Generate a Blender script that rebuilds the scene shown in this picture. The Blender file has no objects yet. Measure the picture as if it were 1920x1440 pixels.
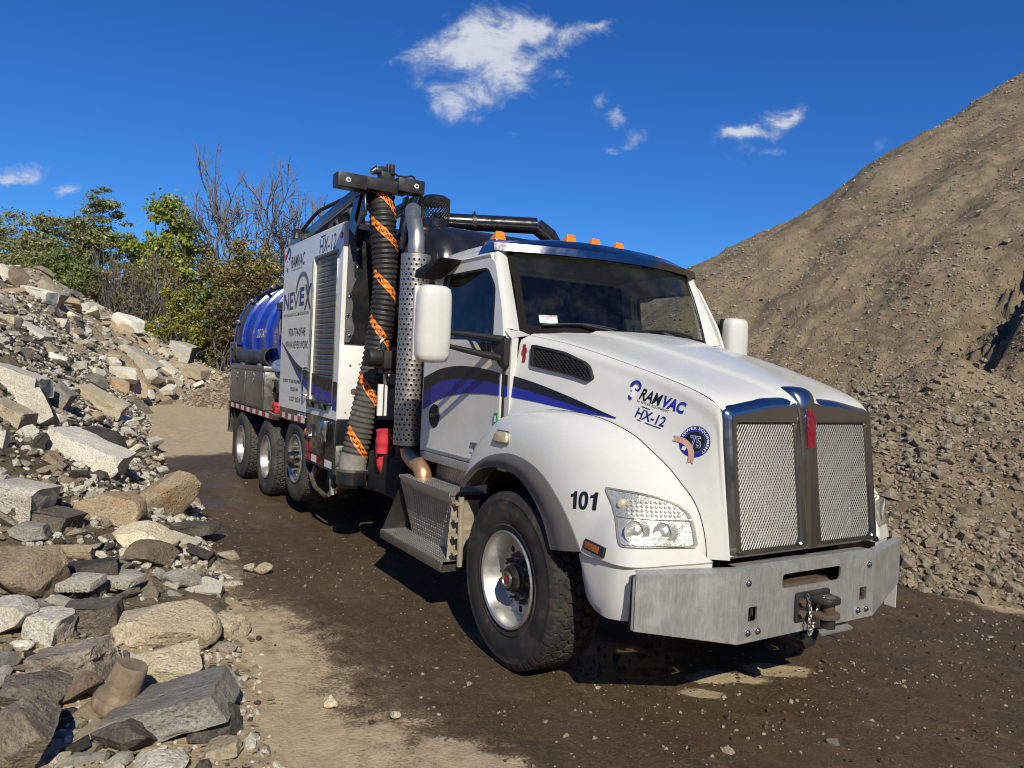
import bpy, bmesh, math, random
import numpy as np
from mathutils import Vector, Matrix, noise as mnoise
from mathutils.bvhtree import BVHTree
from mathutils.geometry import tessellate_polygon, delaunay_2d_cdt

scene = bpy.context.scene
COL = scene.collection
R_ = math.radians

# ------------------------------------------------------------------ camera
CAM_POS = (3.8135, -3.7377, 1.86)
cam_data = bpy.data.cameras.new('camera')
cam = bpy.data.objects.new('camera', cam_data)
COL.objects.link(cam)
cam_data.sensor_width = 36.0
cam_data.lens = 36.0 * 1400.0 / 1920.0
cam_data.clip_start = 0.05
cam_data.clip_end = 2000.0
cam.matrix_world = Matrix(((0.520363, -0.038997, 0.853054, 3.813495), (0.852645, -0.031371, -0.521548, -3.737671), (0.047100, 0.998747, 0.016926, 1.860000), (0.000000, 0.000000, 0.000000, 1.000000)))
scene.camera = cam

# ------------------------------------------------------------------ sun and sky
SUN_TO = Vector((1.27, -0.41, 1.0)).normalized()      # direction towards the sun
SUN_ELEV = math.asin(SUN_TO.z)
SUN_ROT = math.atan2(SUN_TO.x, SUN_TO.y)
sd = bpy.data.lights.new('sun', 'SUN')
sd.energy = 4.8
sd.angle = R_(0.53)
sd.color = (1.0, 0.935, 0.76)
sun = bpy.data.objects.new('sun', sd)
COL.objects.link(sun)
sun.rotation_euler = (-SUN_TO).to_track_quat('-Z', 'Y').to_euler()
sun.location = (20, -8, 30)

world = bpy.data.worlds.new("World")
scene.world = world
world.use_nodes = True
SKY_STRENGTH = 0.075

scene.view_settings.view_transform = 'Standard'
scene.view_settings.look = 'None'
scene.view_settings.exposure = 0.0
scene.view_settings.gamma = 1.0
scene.view_settings.use_curve_mapping = False
scene.cycles.use_denoising = True
scene.cycles.filter_width = 1.1
scene.cycles.max_bounces = 6
scene.cycles.transparent_max_bounces = 12


class NT:
    """small helper for node graphs"""
    def __init__(self, tree):
        self.t = tree; self.n = tree.nodes; self.l = tree.links

    def new(self, kind, **kw):
        nd = self.n.new(kind)
        for k, v in kw.items():
            setattr(nd, k, v)
        return nd

    def put(self, sock, v):
        if v is None:
            return
        if isinstance(v, bpy.types.NodeSocket):
            self.l.new(v, sock)
        elif isinstance(v, (tuple, list)) and sock.type == 'RGBA' and len(v) == 3:
            sock.default_value = (*v, 1.0)
        else:
            sock.default_value = v

    def math(self, op, a, b=None, c=None, clamp=False):
        nd = self.new('ShaderNodeMath', operation=op, use_clamp=clamp)
        self.put(nd.inputs[0], a); self.put(nd.inputs[1], b)
        if c is not None:
            self.put(nd.inputs[2], c)
        return nd.outputs[0]

    def vmath(self, op, a, b=None, out=0):
        nd = self.new('ShaderNodeVectorMath', operation=op)
        self.put(nd.inputs[0], a)
        if b is not None:
            if op == 'SCALE':
                self.put(nd.inputs['Scale'], b)
            else:
                self.put(nd.inputs[1], b)
        return nd.outputs[out]

    def dot(self, a, b):
        return self.vmath('DOT_PRODUCT', a, b, 1)

    def noise(self, vec=None, scale=5.0, detail=4.0, rough=0.55, dist=0.0, lac=2.0):
        nd = self.new('ShaderNodeTexNoise')
        if vec is not None:
            self.l.new(vec, nd.inputs['Vector'])
        nd.inputs['Scale'].default_value = scale
        nd.inputs['Detail'].default_value = detail
        nd.inputs['Roughness'].default_value = rough
        nd.inputs['Distortion'].default_value = dist
        nd.inputs['Lacunarity'].default_value = lac
        return nd.outputs[0]

    def voronoi(self, vec=None, scale=5.0, feature='F1', out=0, rnd=1.0):
        nd = self.new('ShaderNodeTexVoronoi', feature=feature)
        if vec is not None:
            self.l.new(vec, nd.inputs['Vector'])
        nd.inputs['Scale'].default_value = scale
        nd.inputs['Randomness'].default_value = rnd
        return nd.outputs[out]

    def ramp(self, fac, stops, interp='LINEAR'):
        nd = self.new('ShaderNodeValToRGB')
        cr = nd.color_ramp
        cr.interpolation = interp
        while len(cr.elements) < len(stops):
            cr.elements.new(0.5)
        for e, (p, c) in zip(cr.elements, stops):
            e.position = p
            e.color = (*c, 1.0) if isinstance(c, (tuple, list)) else (c, c, c, 1.0)
        self.put(nd.inputs[0], fac)
        return nd.outputs[0]

    def smooth(self, v, a, b, oa=0.0, ob=1.0):
        nd = self.new('ShaderNodeMapRange', interpolation_type='SMOOTHSTEP')
        self.put(nd.inputs['Value'], v)
        self.put(nd.inputs['From Min'], a); self.put(nd.inputs['From Max'], b)
        self.put(nd.inputs['To Min'], oa); self.put(nd.inputs['To Max'], ob)
        return nd.outputs[0]

    def mix(self, fac, a, b, blend='MIX'):
        nd = self.new('ShaderNodeMix', data_type='RGBA', blend_type=blend)
        self.put(nd.inputs[0], fac); self.put(nd.inputs[6], a); self.put(nd.inputs[7], b)
        return nd.outputs[2]

    def mapping(self, vec, scale=(1, 1, 1), rot=(0, 0, 0), loc=(0, 0, 0)):
        nd = self.new('ShaderNodeMapping')
        self.l.new(vec, nd.inputs['Vector'])
        nd.inputs['Scale'].default_value = scale
        nd.inputs['Rotation'].default_value = rot
        nd.inputs['Location'].default_value = loc
        return nd.outputs[0]

    def bump(self, h, strength=0.3, dist=0.01, normal=None):
        nd = self.new('ShaderNodeBump')
        self.put(nd.inputs['Height'], h)
        nd.inputs['Strength'].default_value = strength
        nd.inputs['Distance'].default_value = dist
        if normal is not None:
            self.l.new(normal, nd.inputs['Normal'])
        return nd.outputs[0]


def build_world():
    g = NT(world.node_tree)
    g.n.clear()
    sky = g.new('ShaderNodeTexSky', sky_type='NISHITA')
    sky.sun_disc = False
    sky.sun_elevation = SUN_ELEV
    sky.sun_rotation = SUN_ROT
    sky.altitude = 800.0
    sky.air_density = 1.0
    sky.dust_density = 0.15
    sky.ozone_density = 1.0
    hs = g.new('ShaderNodeHueSaturation')
    hs.inputs['Hue'].default_value = 0.503
    hs.inputs['Saturation'].default_value = 1.22
    hs.inputs['Value'].default_value = 1.0
    g.l.new(sky.outputs[0], hs.inputs['Color'])
    blue = g.mix(1.0, hs.outputs[0], SKY_TINT, 'MULTIPLY')
    d = g.new('ShaderNodeTexCoord').outputs['Generated']
    # clouds: a far flat deck of small cumulus, laid out by compass bearing and height
    F = Vector((-0.8535, 0.5211, 0.0)); S = Vector((0.5211, 0.8535, 0.0))
    df = g.dot(d, tuple(F)); ds = g.dot(d, tuple(S)); dz = g.dot(d, (0, 0, 1))
    dfc = g.math('MAXIMUM', df, 0.05)
    a0 = g.math('DIVIDE', ds, dfc); b0 = g.math('DIVIDE', dz, dfc)
    comb = g.new('ShaderNodeCombineXYZ')
    g.l.new(a0, comb.inputs[0]); g.l.new(b0, comb.inputs[1])
    uv = comb.outputs[0]
    wn = g.new('ShaderNodeTexNoise'); g.l.new(uv, wn.inputs['Vector'])
    wn.inputs['Scale'].default_value = 9.0; wn.inputs['Detail'].default_value = 5.0; wn.inputs['Roughness'].default_value = 0.6
    off = g.vmath('SCALE', g.vmath('SUBTRACT', wn.outputs['Color'], (0.5, 0.5, 0.5)), 0.085)
    uvw = g.vmath('ADD', uv, off)
    total = None
    for (ca, cb, ra, rb, ang, wgt) in CLOUDS:
        rel = g.vmath('SUBTRACT', uvw, (ca, cb, 0.0))
        ca_, sa_ = math.cos(ang), math.sin(ang)
        p = g.math('MULTIPLY', g.dot(rel, (ca_, sa_, 0)), 1.0 / ra)
        q = g.math('MULTIPLY', g.dot(rel, (-sa_, ca_, 0)), 1.0 / rb)
        r2 = g.math('ADD', g.math('MULTIPLY', p, p), g.math('MULTIPLY', q, q))
        e = g.math('MULTIPLY', g.math('EXPONENT', g.math('MULTIPLY', r2, -1.0)), wgt)
        total = e if total is None else g.math('ADD', total, e)
    n1 = g.noise(g.mapping(uv, (1, 1.5, 1), (0, 0, -.25)), 15.0, 10.0, 0.66, 0.5)
    n2 = g.noise(uv, 60.0, 6.0, 0.65, 0.6)
    dens = g.math('ADD', total, g.math('MULTIPLY', g.math('SUBTRACT', n1, 0.52), 3.4))
    dens = g.math('ADD', dens, g.math('MULTIPLY', g.math('SUBTRACT', n2, 0.5), 0.6))
    cover = g.math('MULTIPLY', g.smooth(dens, 0.25, 1.75), g.smooth(df, 0.12, 0.3))
    cover = g.math('MULTIPLY', cover, g.smooth(total, 0.04, 0.25))
    core = g.smooth(g.math('ADD', dens, g.math('MULTIPLY', g.math('SUBTRACT', n1, 0.5), 0.9)), 0.55, 1.5)
    ccol = g.mix(core, (CLOUD_V[0], CLOUD_V[1], CLOUD_V[2]), (CLOUD_B[0], CLOUD_B[1], CLOUD_B[2]))
    cover = g.math('MULTIPLY', cover, 0.86)
    out = g.mix(cover, blue, ccol)
    bg = g.new('ShaderNodeBackground')
    g.l.new(out, bg.inputs['Color'])
    bg.inputs['Strength'].default_value = SKY_STRENGTH
    wo = g.new('ShaderNodeOutputWorld')
    g.l.new(bg.outputs[0], wo.inputs['Surface'])


SKY_TINT = (0.37, 0.87, 1.52)
CLOUD_V = (6.0, 6.9, 8.4)
CLOUD_B = (9.6, 10.0, 10.6)
CLOUDS = [
    (-0.0597, 0.4345, 0.0851, 0.034, 0.047, 1.09),
    (-0.0982, 0.4221, 0.0603, 0.0298, 0.222, 0.66),
    (-0.0174, 0.44, 0.0638, 0.039, 0.047, 0.66),
    (0.0496, 0.4481, 0.0567, 0.0184, 0.256, 0.81),
    (0.0983, 0.4687, 0.0425, 0.0092, 0.291, 0.71),
    (-0.0743, 0.3668, 0.0511, 0.0256, 0.222, 0.95),
    (-0.0184, 0.3871, 0.0426, 0.0298, 0.571, 0.76),
    (-0.1316, 0.3761, 0.0248, 0.0142, -0.127, 0.57),
    (-0.0946, 0.3447, 0.0199, 0.0156, 0.047, 0.47),
    (-0.065, 0.473, 0.0425, 0.0184, 0.047, 0.57),
    (0.3073, 0.3389, 0.048, 0.0192, 0.222, 1.52),
    (0.3197, 0.3062, 0.0369, 0.0105, 0.222, 0.96),
    (0.2759, 0.3289, 0.0231, 0.0086, 0.047, 0.72),
    (0.3599, 0.3541, 0.0259, 0.0096, 0.483, 0.64),
    (0.1549, 0.3296, 0.0259, 0.0134, 0.396, 0.96),
    (0.1277, 0.3488, 0.0221, 0.0086, 0.396, 0.88),
    (0.1206, 0.3053, 0.0129, 0.0058, 0.047, 0.64),
    (0.1019, 0.3659, 0.0185, 0.0077, 0.745, 0.64),
    (-0.0143, 0.3294, 0.0185, 0.0086, -0.127, 0.72),
    (0.042, 0.3864, 0.0203, 0.0134, 0.571, 0.72),
    (-0.6731, 0.229, 0.0416, 0.0135, 0.134, 0.96),
    (-0.6014, 0.2146, 0.0351, 0.0124, 0.257, 1.04),
    (-0.6798, 0.218, 0.0277, 0.0077, 0.047, 0.64),
    (0.4283, 0.2738, 0.0203, 0.0115, 0.309, 0.88),
    (0.475, 0.3291, 0.0166, 0.0068, 0.047, 0.56)]
build_world()
# ------------------------------------------------------------------ numeric noise and land forms (numpy only)
def _hash(ix, iy, iz, seed):
    h = (ix.astype(np.int64) * 374761393 + iy.astype(np.int64) * 668265263 + iz.astype(np.int64) * 2147483647 + seed * 1274126177) & 0xFFFFFFFF
    h = ((h ^ (h >> 13)) * 1274126177) & 0xFFFFFFFF
    h = ((h ^ (h >> 16)) * 2246822519) & 0xFFFFFFFF
    return ((h ^ (h >> 15)) & 0xFFFFFF).astype(np.float64) / float(0xFFFFFF)


def vnoise(p, seed=0):
    """value noise in -1..1, p is (n,3)"""
    f = np.floor(p)
    t = p - f
    t = t * t * t * (t * (t * 6 - 15) + 10)
    i = f.astype(np.int64)
    r = 0
    for dx in (0, 1):
        wx = t[:, 0] if dx else 1 - t[:, 0]
        for dy in (0, 1):
            wy = t[:, 1] if dy else 1 - t[:, 1]
            for dz in (0, 1):
                wz = t[:, 2] if dz else 1 - t[:, 2]
                r = r + wx * wy * wz * _hash(i[:, 0] + dx, i[:, 1] + dy, i[:, 2] + dz, seed)
    return r * 2 - 1


ROTM = np.array([[0.36, 0.48, -0.8], [-0.8, 0.6, 0.0], [0.48, 0.64, 0.6]])


def fbm(p, octaves=4, gain=0.5, seed=0, ridged=False):
    p = np.array(p, float)
    amp, tot, s = 1.0, 0.0, 0.0
    for k in range(octaves):
        v = vnoise(p, seed + k * 17)
        if ridged:
            v = 1 - 2 * np.abs(v)
        tot = tot + amp * v
        s += amp
        amp *= gain
        p = (p @ ROTM.T) * 2.03
    return tot / s


def sstep(v, a, b):
    t = np.clip((v - a) / (b - a), 0, 1)
    return t * t * (3 - 2 * t)


def smin(a, b, k):
    h = np.clip(0.5 + 0.5 * (b - a) / k, 0, 1)
    return b * (1 - h) + a * h - k * h * (1 - h)


def xyz(x, y, s=1.0, z=0.0):
    return np.stack([np.asarray(x, float) * s, np.asarray(y, float) * s, np.full(np.shape(x), z)], -1)


def rubble_toe(x):
    return np.interp(x, [-40, -34, -30, -26, -22, -17, -12, -9.4, -7, -4.5, -1.4, 0.0, 1.5, 4],
                    [5.5, 4.6, 2.0, -0.9, -1.5, -1.75, -2.0, -2.15, -2.3, -2.35, -2.65, -2.95, -3.3, -3.6])


def rubble_base(x, y):
    """smooth height of the rubble bank, without lumps; negative outside its toe"""
    d = rubble_toe(x) - y
    ref = np.interp(x, [-60, -44, -36, -32, -26, -20, -15, -10, -6, -3.5, -2, 0, 2, 4],
                    [5.6, 5.6, 5.3, 4.8, 3.9, 2.95, 2.4, 1.85, 1.25, 0.72, 0.42, 0.16, 0.04, -0.05])
    span = rubble_toe(x) + 4.5
    lin = d / span
    h = ref * np.where(lin < 1, lin, 1 + 0.35 * (lin - 1))
    # the crest: the bank stops rising a few metres past the reference line
    top = ref * 1.35 + 0.6
    far = np.interp(x, [-60, -30, -24, -10], [1, 1, 0.0, 0.0])
    h = smin(h, top, 0.8 + 0 * x)
    # the far arm closes the yard; its ridge comes down towards the road
    r = 4.9 - y
    h2 = smin(0.48 * r, 6.4 - 0.05 * r, 1.2) - np.abs(np.minimum(x + 33.0, 0)) * 0.12 - np.maximum(x + 31.5, 0) * 0.75
    h = np.where(far > 0, np.maximum(h * (1 - 0.0 * far), np.where(x < -22, h2, -9)), h)
    return h


def hill_base(x, y):
    t = y - 3.5 - 0.16 * np.sin(x * 0.9 + 0.6) - 0.1 * np.sin(x * 2.3)
    xe = np.interp(y, [3.5, 10.0, 11.2, 12.6, 13.9, 15.2, 17.6, 22.3, 30], [-13.6, -11.9, -11.5, -10.95, -9.75, -9.65, -9.3, -8.4, -6.5])
    L = (y - 3.5) + 0.75 * (x - xe)
    B = 20.6 + 0 * x
    h = smin(smin(t, L, 0.7), B, 2.2)
    h = np.where(y > 26, h - (y - 26) * 0.9, h)
    h = 0.65 * h
    # dug-back face: the main slope is steeper above a fresh fan of stones at its foot
    return h


def hill_height(x, y):
    x = np.asarray(x, float); y = np.asarray(y, float)
    n1 = fbm(xyz(x, y, 0.23), 3, 0.5, 5)
    h = hill_base(x + 0.5 * n1, y + 0.35 * fbm(xyz(x, y, 0.4), 2, 0.5, 9))
    up = np.clip(h / 2.5, 0, 1)
    # runnels that follow the fall line
    fall = x + 0.18 * y + 0.35 * n1
    run = fbm(np.stack([fall * 0.9, y * 0.13, 0 * x], -1), 4, 0.55, 21)
    h = h + up * run * 0.10
    run2 = fbm(np.stack([fall * 3.1, y * 0.33, 0 * x + 3], -1), 3, 0.5, 25)
    h = h + up * run2 * 0.035
    h = h + up * 0.20 * fbm(xyz(x, y, 0.62), 4, 0.55, 27)
    # fan of loose stones against the foot
    cx, cy = -1.7 + 0.55 * fbm(xyz(y, y, 0.6), 2, 0.5, 3), 7.0
    fan = 2.40 - 0.62 * np.hypot((x - cx) * 0.78, np.maximum(cy - y, 0) * 0.98 + np.maximum(y - cy, 0) * 1.6)
    rec = sstep(y, 5.6, 6.8) * sstep(x, -5.2, -2.5)                # dug back behind the fan
    h = h - rec * 0.75 * sstep(12.5 - y, 0.5, 5.0)
    h = np.where(fan > h, fan + 0.06 * fbm(xyz(x, y, 1.1), 3, 0.5, 31), h)
    # a fresh dig into the face: a notch whose right wall stands almost upright
    nz = fbm(xyz(x, y, 0.9), 4, 0.6, 41)
    nq = fbm(xyz(x, y, 3.1), 4, 0.6, 45)
    xr = -1.78 + 0.26 * nz + 0.22 * nq - 0.10 * (y - 8.4)
    xl = -2.95 + 0.40 * nz
    dig = sstep(x - xl, 0.0, 0.55) * (1 - sstep(x - xr, -0.05, 0.14)) * sstep(y - 0.25 * nq, 7.5, 8.0) * (1 - sstep(y + 0.3 * nq, 9.6, 10.6))
    nr = fbm(xyz(x, y, 2.6), 4, 0.6, 47, ridged=True)
    h = h - dig * (0.55 + 0.70 * nq - 0.45 * nr)
    rim = sstep(x - xr, -0.04, 0.16) * (1 - sstep(x - xr, 1.2, 2.4)) * sstep(y, 7.3, 8.0) * (1 - sstep(y, 9.8, 11.4))
    h = h + rim * (0.32 + 0.55 * nq + 0.18 * nr)
    # lumps and clods
    h = h + 0.16 * fbm(xyz(x, y, 1.1), 5, 0.6, 51) * sstep(h, 0.0, 0.6)
    ch = fbm(np.stack([(x + 0.55 * y) * 0.42, y * 0.10, 0 * x + 7], -1), 3, 0.5, 57, ridged=True)
    h = h - 0.07 * sstep(ch, 0.35, 0.75) * up
    h = h + 0.05 * fbm(xyz(x, y, 5.0), 4, 0.65, 61) * sstep(h, -0.02, 0.15)
    return h


def rubble_height(x, y):
    x = np.asarray(x, float); y = np.asarray(y, float)
    h = rubble_base(x, y + 0.25 * fbm(xyz(x, y, 0.5), 3, 0.5, 71))
    up = sstep(h, 0.0, 0.5)
    amp = np.interp(x, [-18, -7], [0.22, 0.08])
    h = h + up * amp * fbm(xyz(x, y, 0.9), 4, 0.55, 73)
    h = h + sstep(h, -0.02, 0.2) * 0.05 * fbm(xyz(x, y, 3.2), 4, 0.6, 77)
    return h


def gravel_mound_height(x, y):
    x = np.asarray(x, float); y = np.asarray(y, float)
    r = np.hypot((x + 28.5) * 0.8, (y - 6.4))
    h = 3.3 - 0.56 * r
    h = smin(h, 2.8 + 0 * x, 0.3)
    return h + 0.10 * fbm(xyz(x, y, 1.1), 4, 0.55, 81) + 0.03 * fbm(xyz(x, y, 6.0), 3, 0.6, 83)


def ground_height(x, y):
    x = np.asarray(x, float); y = np.asarray(y, float)
    h = 0.030 * fbm(xyz(x, y, 0.55), 3, 0.5, 91) + 0.012 * fbm(xyz(x, y, 3.0), 3, 0.55, 93) + 0.006 * fbm(xyz(x, y, 14.0), 3, 0.6, 95)
    wheel = np.minimum(np.hypot(x + 0.27, y + 1.05), np.hypot(x + 0.27, y - 1.05))
    rear = np.where((x > -9.3) & (x < -6.0) & (np.abs(y) < 1.5), 1.0, 0.0)
    k = np.maximum(1 - sstep(wheel, 0.35, 0.9), rear)
    h = h + 0.013 * fbm(np.stack([x * 0.3, y * 3.2, 0 * x], -1), 3, 0.5, 97)
    return h * (1 - k) - 0.004 - 0.05 * (1 - sstep(wheel, 0.45, 1.5))
# ------------------------------------------------------------------ object helpers
def tag(o, label=None, cat=None, group=None, kind=None):
    if label: o['label'] = label
    if cat: o['category'] = cat
    if group: o['group'] = group
    if kind: o['kind'] = kind
    return o


def empty(name, loc=(0, 0, 0), label=None, cat=None, group=None):
    o = bpy.data.objects.new(name, None)
    o.empty_display_size = 0.3
    o.location = loc
    COL.objects.link(o)
    return tag(o, label, cat, group)


def finish(me, smooth=35.0):
    if smooth is not None and len(me.polygons):
        me.polygons.foreach_set('use_smooth', np.ones(len(me.polygons), bool))
        if smooth < 179:
            me.set_sharp_from_angle(angle=R_(smooth))
    return me


def np_mesh(name, V, F, mats=(), smooth=35.0):
    """mesh from arrays; F is (n,3) or (n,4)"""
    me = bpy.data.meshes.new(name)
    V = np.ascontiguousarray(V, np.float32); F = np.ascontiguousarray(F, np.int32)
    k = F.shape[1]
    me.vertices.add(len(V)); me.vertices.foreach_set('co', V.ravel())
    me.loops.add(F.size); me.loops.foreach_set('vertex_index', F.ravel())
    me.polygons.add(len(F)); me.polygons.foreach_set('loop_start', np.arange(0, F.size, k, dtype=np.int32))
    me.update(calc_edges=True)
    for m in mats:
        me.materials.append(m)
    return finish(me, smooth)


def obj(name, me, parent=None, loc=None):
    o = bpy.data.objects.new(name, me)
    COL.objects.link(o)
    if parent is not None:
        o.parent = parent
    if loc is not None:
        o.location = loc
    return o


class MB:
    """collects shapes, then becomes one mesh object"""
    def __init__(self):
        self.v = []; self.f = []; self.mi = []; self.cur = 0

    def add(self, V, F):
        b = len(self.v)
        self.v.extend([tuple(map(float, p)) for p in V])
        for f in F:
            self.f.append([b + int(i) for i in f]); self.mi.append(self.cur)
        return self

    def box(self, c, s, rot=None):
        sx, sy, sz = s[0] / 2, s[1] / 2, s[2] / 2
        P = [Vector((x, y, z)) for x in (-sx, sx) for y in (-sy, sy) for z in (-sz, sz)]
        if rot is not None:
            P = [rot @ p for p in P]
        P = [p + Vector(c) for p in P]
        return self.add(P, [(0, 1, 3, 2), (4, 6, 7, 5), (0, 4, 5, 1), (2, 3, 7, 6), (0, 2, 6, 4), (1, 5, 7, 3)])

    def box2(self, a, b):
        c = [(a[i] + b[i]) / 2 for i in range(3)]; s = [abs(a[i] - b[i]) for i in range(3)]
        return self.box(c, s)

    def prism(self, poly, axis, a, b):
        """closed outline swept along an axis (0,1,2) from a to b"""
        n = len(poly)
        def put(p, w):
            q = list(p); q.insert(axis, w); return q
        V = [put(p, a) for p in poly] + [put(p, b) for p in poly]
        F = [[i, (i + 1) % n, n + (i + 1) % n, n + i] for i in range(n)]
        F += [list(range(n))[::-1], list(range(n, 2 * n))]
        return self.add(V, F)

    def tube(self, pts, rad, n=12, caps=True, closed=False):
        P = [Vector(p) for p in pts]
        m = len(P)
        rr = rad if isinstance(rad, (list, tuple, np.ndarray)) else [rad] * m
        T = []
        for i in range(m):
            if closed:
                t = P[(i + 1) % m] - P[i - 1]
            else:
                t = P[min(i + 1, m - 1)] - P[max(i - 1, 0)]
            T.append(t.normalized())
        ref = Vector((0, 0, 1)) if abs(T[0].z) < 0.9 else Vector((1, 0, 0))
        u = T[0].cross(ref).normalized()
        V = []
        for i in range(m):
            u = (u - T[i] * u.dot(T[i])).normalized()
            w = T[i].cross(u)
            for k in range(n):
                a = 2 * math.pi * k / n
                V.append(P[i] + (u * math.cos(a) + w * math.sin(a)) * rr[i])
        F = []
        for i in range(m if closed else m - 1):
            for k in range(n):
                a, b = i * n, ((i + 1) % m) * n
                F.append((a + k, a + (k + 1) % n, b + (k + 1) % n, b + k))
        if caps and not closed:
            F.append(list(range(n))[::-1]); F.append(list(range((m - 1) * n, m * n)))
        return self.add(V, F)

    def cyl(self, a, b, r, n=20, r2=None):
        return self.tube([a, b], [r, r if r2 is None else r2], n)

    def lathe(self, prof, org, axis=(0, 1, 0), n=40, closed=False):
        """prof: list of (radius, along)"""
        ax = Vector(axis).normalized(); org = Vector(org)
        ref = Vector((0, 0, 1)) if abs(ax.z) < 0.9 else Vector((1, 0, 0))
        u = ax.cross(ref).normalized(); w = ax.cross(u)
        V = []
        for r, h in prof:
            for k in range(n):
                a = 2 * math.pi * k / n
                V.append(org + ax * h + (u * math.cos(a) + w * math.sin(a)) * r)
        F = []
        m = len(prof)
        for i in range(m if closed else m - 1):
            j = (i + 1) % m
            for k in range(n):
                F.append((i * n + k, i * n + (k + 1) % n, j * n + (k + 1) % n, j * n + k))
        return self.add(V, F)

    def grid(self, P):
        """P: array (a,b,3) of points"""
        P = np.asarray(P, float); a, b = P.shape[:2]
        F = [(i * b + j, i * b + j + 1, (i + 1) * b + j + 1, (i + 1) * b + j) for i in range(a - 1) for j in range(b - 1)]
        return self.add(P.reshape(-1, 3), F)

    def panel(self, outer, holes, fn, thick=None):
        """flat outline (2d) with holes, carried into space by fn(u,v) ; thick = offset vector for a returned edge"""
        loops = [[Vector((p[0], p[1], 0)) for p in outer]] + [[Vector((p[0], p[1], 0)) for p in h] for h in holes]
        tri = tessellate_polygon(loops)
        flat = [p for l in loops for p in l]
        V = [fn(p.x, p.y) for p in flat]
        b = self.add(V, tri)
        if thick is not None:
            t = Vector(thick)
            V2 = [Vector(p) + t for p in V]
            n0 = len(self.v)
            self.add(V2, [f[::-1] for f in tri])
            o = n0 - len(V); s = 0
            for l in loops:
                k = len(l)
                for i in range(k):
                    self.f.append([o + s + i, o + s + (i + 1) % k, n0 + s + (i + 1) % k, n0 + s + i]); self.mi.append(self.cur)
                s += k
        return self

    def mesh(self, name, mats, smooth=35.0, fix=True, bevel=None, seg=2):
        me = bpy.data.meshes.new(name)
        me.from_pydata(self.v, [], self.f)
        for m in (mats if isinstance(mats, (list, tuple)) else [mats]):
            me.materials.append(m)
        me.polygons.foreach_set('material_index', np.array(self.mi, np.int32))
        if fix or bevel:
            bm = bmesh.new(); bm.from_mesh(me)
            if fix:
                bmesh.ops.recalc_face_normals(bm, faces=bm.faces)
            if bevel:
                es = [e for e in bm.edges if len(e.link_faces) == 2 and e.calc_face_angle(0) > R_(28)]
                bmesh.ops.bevel(bm, geom=es, offset=bevel, segments=seg, profile=0.5, affect='EDGES', clamp_overlap=True)
            bm.to_mesh(me); bm.free()
        me.update()
        return finish(me, smooth)

    def build(self, name, mats, parent=None, smooth=35.0, fix=True, bevel=None, seg=2, label=None, loc=None):
        o = obj(name, self.mesh(name, mats, smooth, fix, bevel, seg), parent, loc)
        if label: o['label'] = label
        return o


def cr(pts, n):
    """Catmull-Rom through points, n samples, evenly spread along the chord length"""
    P = np.array(pts, float)
    if len(P) < 3:
        t = np.linspace(0, 1, n)[:, None]
        return P[0] * (1 - t) + P[-1] * t
    d = np.r_[0, np.cumsum(np.linalg.norm(np.diff(P, axis=0), axis=1))]
    s = np.linspace(0, d[-1], n)
    M = np.zeros_like(P)
    M[1:-1] = (P[2:] - P[:-2]) / (d[2:] - d[:-2])[:, None]
    M[0] = (P[1] - P[0]) / (d[1] - d[0]); M[-1] = (P[-1] - P[-2]) / (d[-1] - d[-2])
    k = np.clip(np.searchsorted(d, s, 'right') - 1, 0, len(P) - 2)
    h = (d[k + 1] - d[k])[:, None]; t = ((s - d[k])[:, None]) / h
    return ((2 * t**3 - 3 * t**2 + 1) * P[k] + (t**3 - 2 * t**2 + t) * h * M[k]
            + (-2 * t**3 + 3 * t**2) * P[k + 1] + (t**3 - t**2) * h * M[k + 1])


def rounded(poly, r, n=4):
    """round the corners of a 2d outline"""
    out = []
    m = len(poly)
    for i in range(m):
        p = Vector(poly[i]); a = Vector(poly[i - 1]) - p; b = Vector(poly[(i + 1) % m]) - p
        rr = min(r, a.length * 0.49, b.length * 0.49)
        s, e = p + a.normalized() * rr, p + b.normalized() * rr
        for k in range(n + 1):
            t = k / n
            q = s * (1 - t)**2 + p * 2 * t * (1 - t) + e * t * t
            out.append((q.x, q.y))
    return out


def circle2(cx, cy, r, n=16, rev=False):
    pts = [(cx + r * math.cos(2 * math.pi * k / n), cy + r * math.sin(2 * math.pi * k / n)) for k in range(n)]
    return pts[::-1] if rev else pts


def copy_as(o, parent=None, loc=None, rot=None):
    c = o.copy(); COL.objects.link(c)
    c.parent = parent
    if loc is not None: c.location = loc
    if rot is not None: c.rotation_euler = rot
    return c


# ------------------------------------------------------------------ materials
def new_mat(name):
    m = bpy.data.materials.new(name); m.use_nodes = True
    g = NT(m.node_tree)
    b = g.n['Principled BSDF']
    return m, g, b


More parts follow.
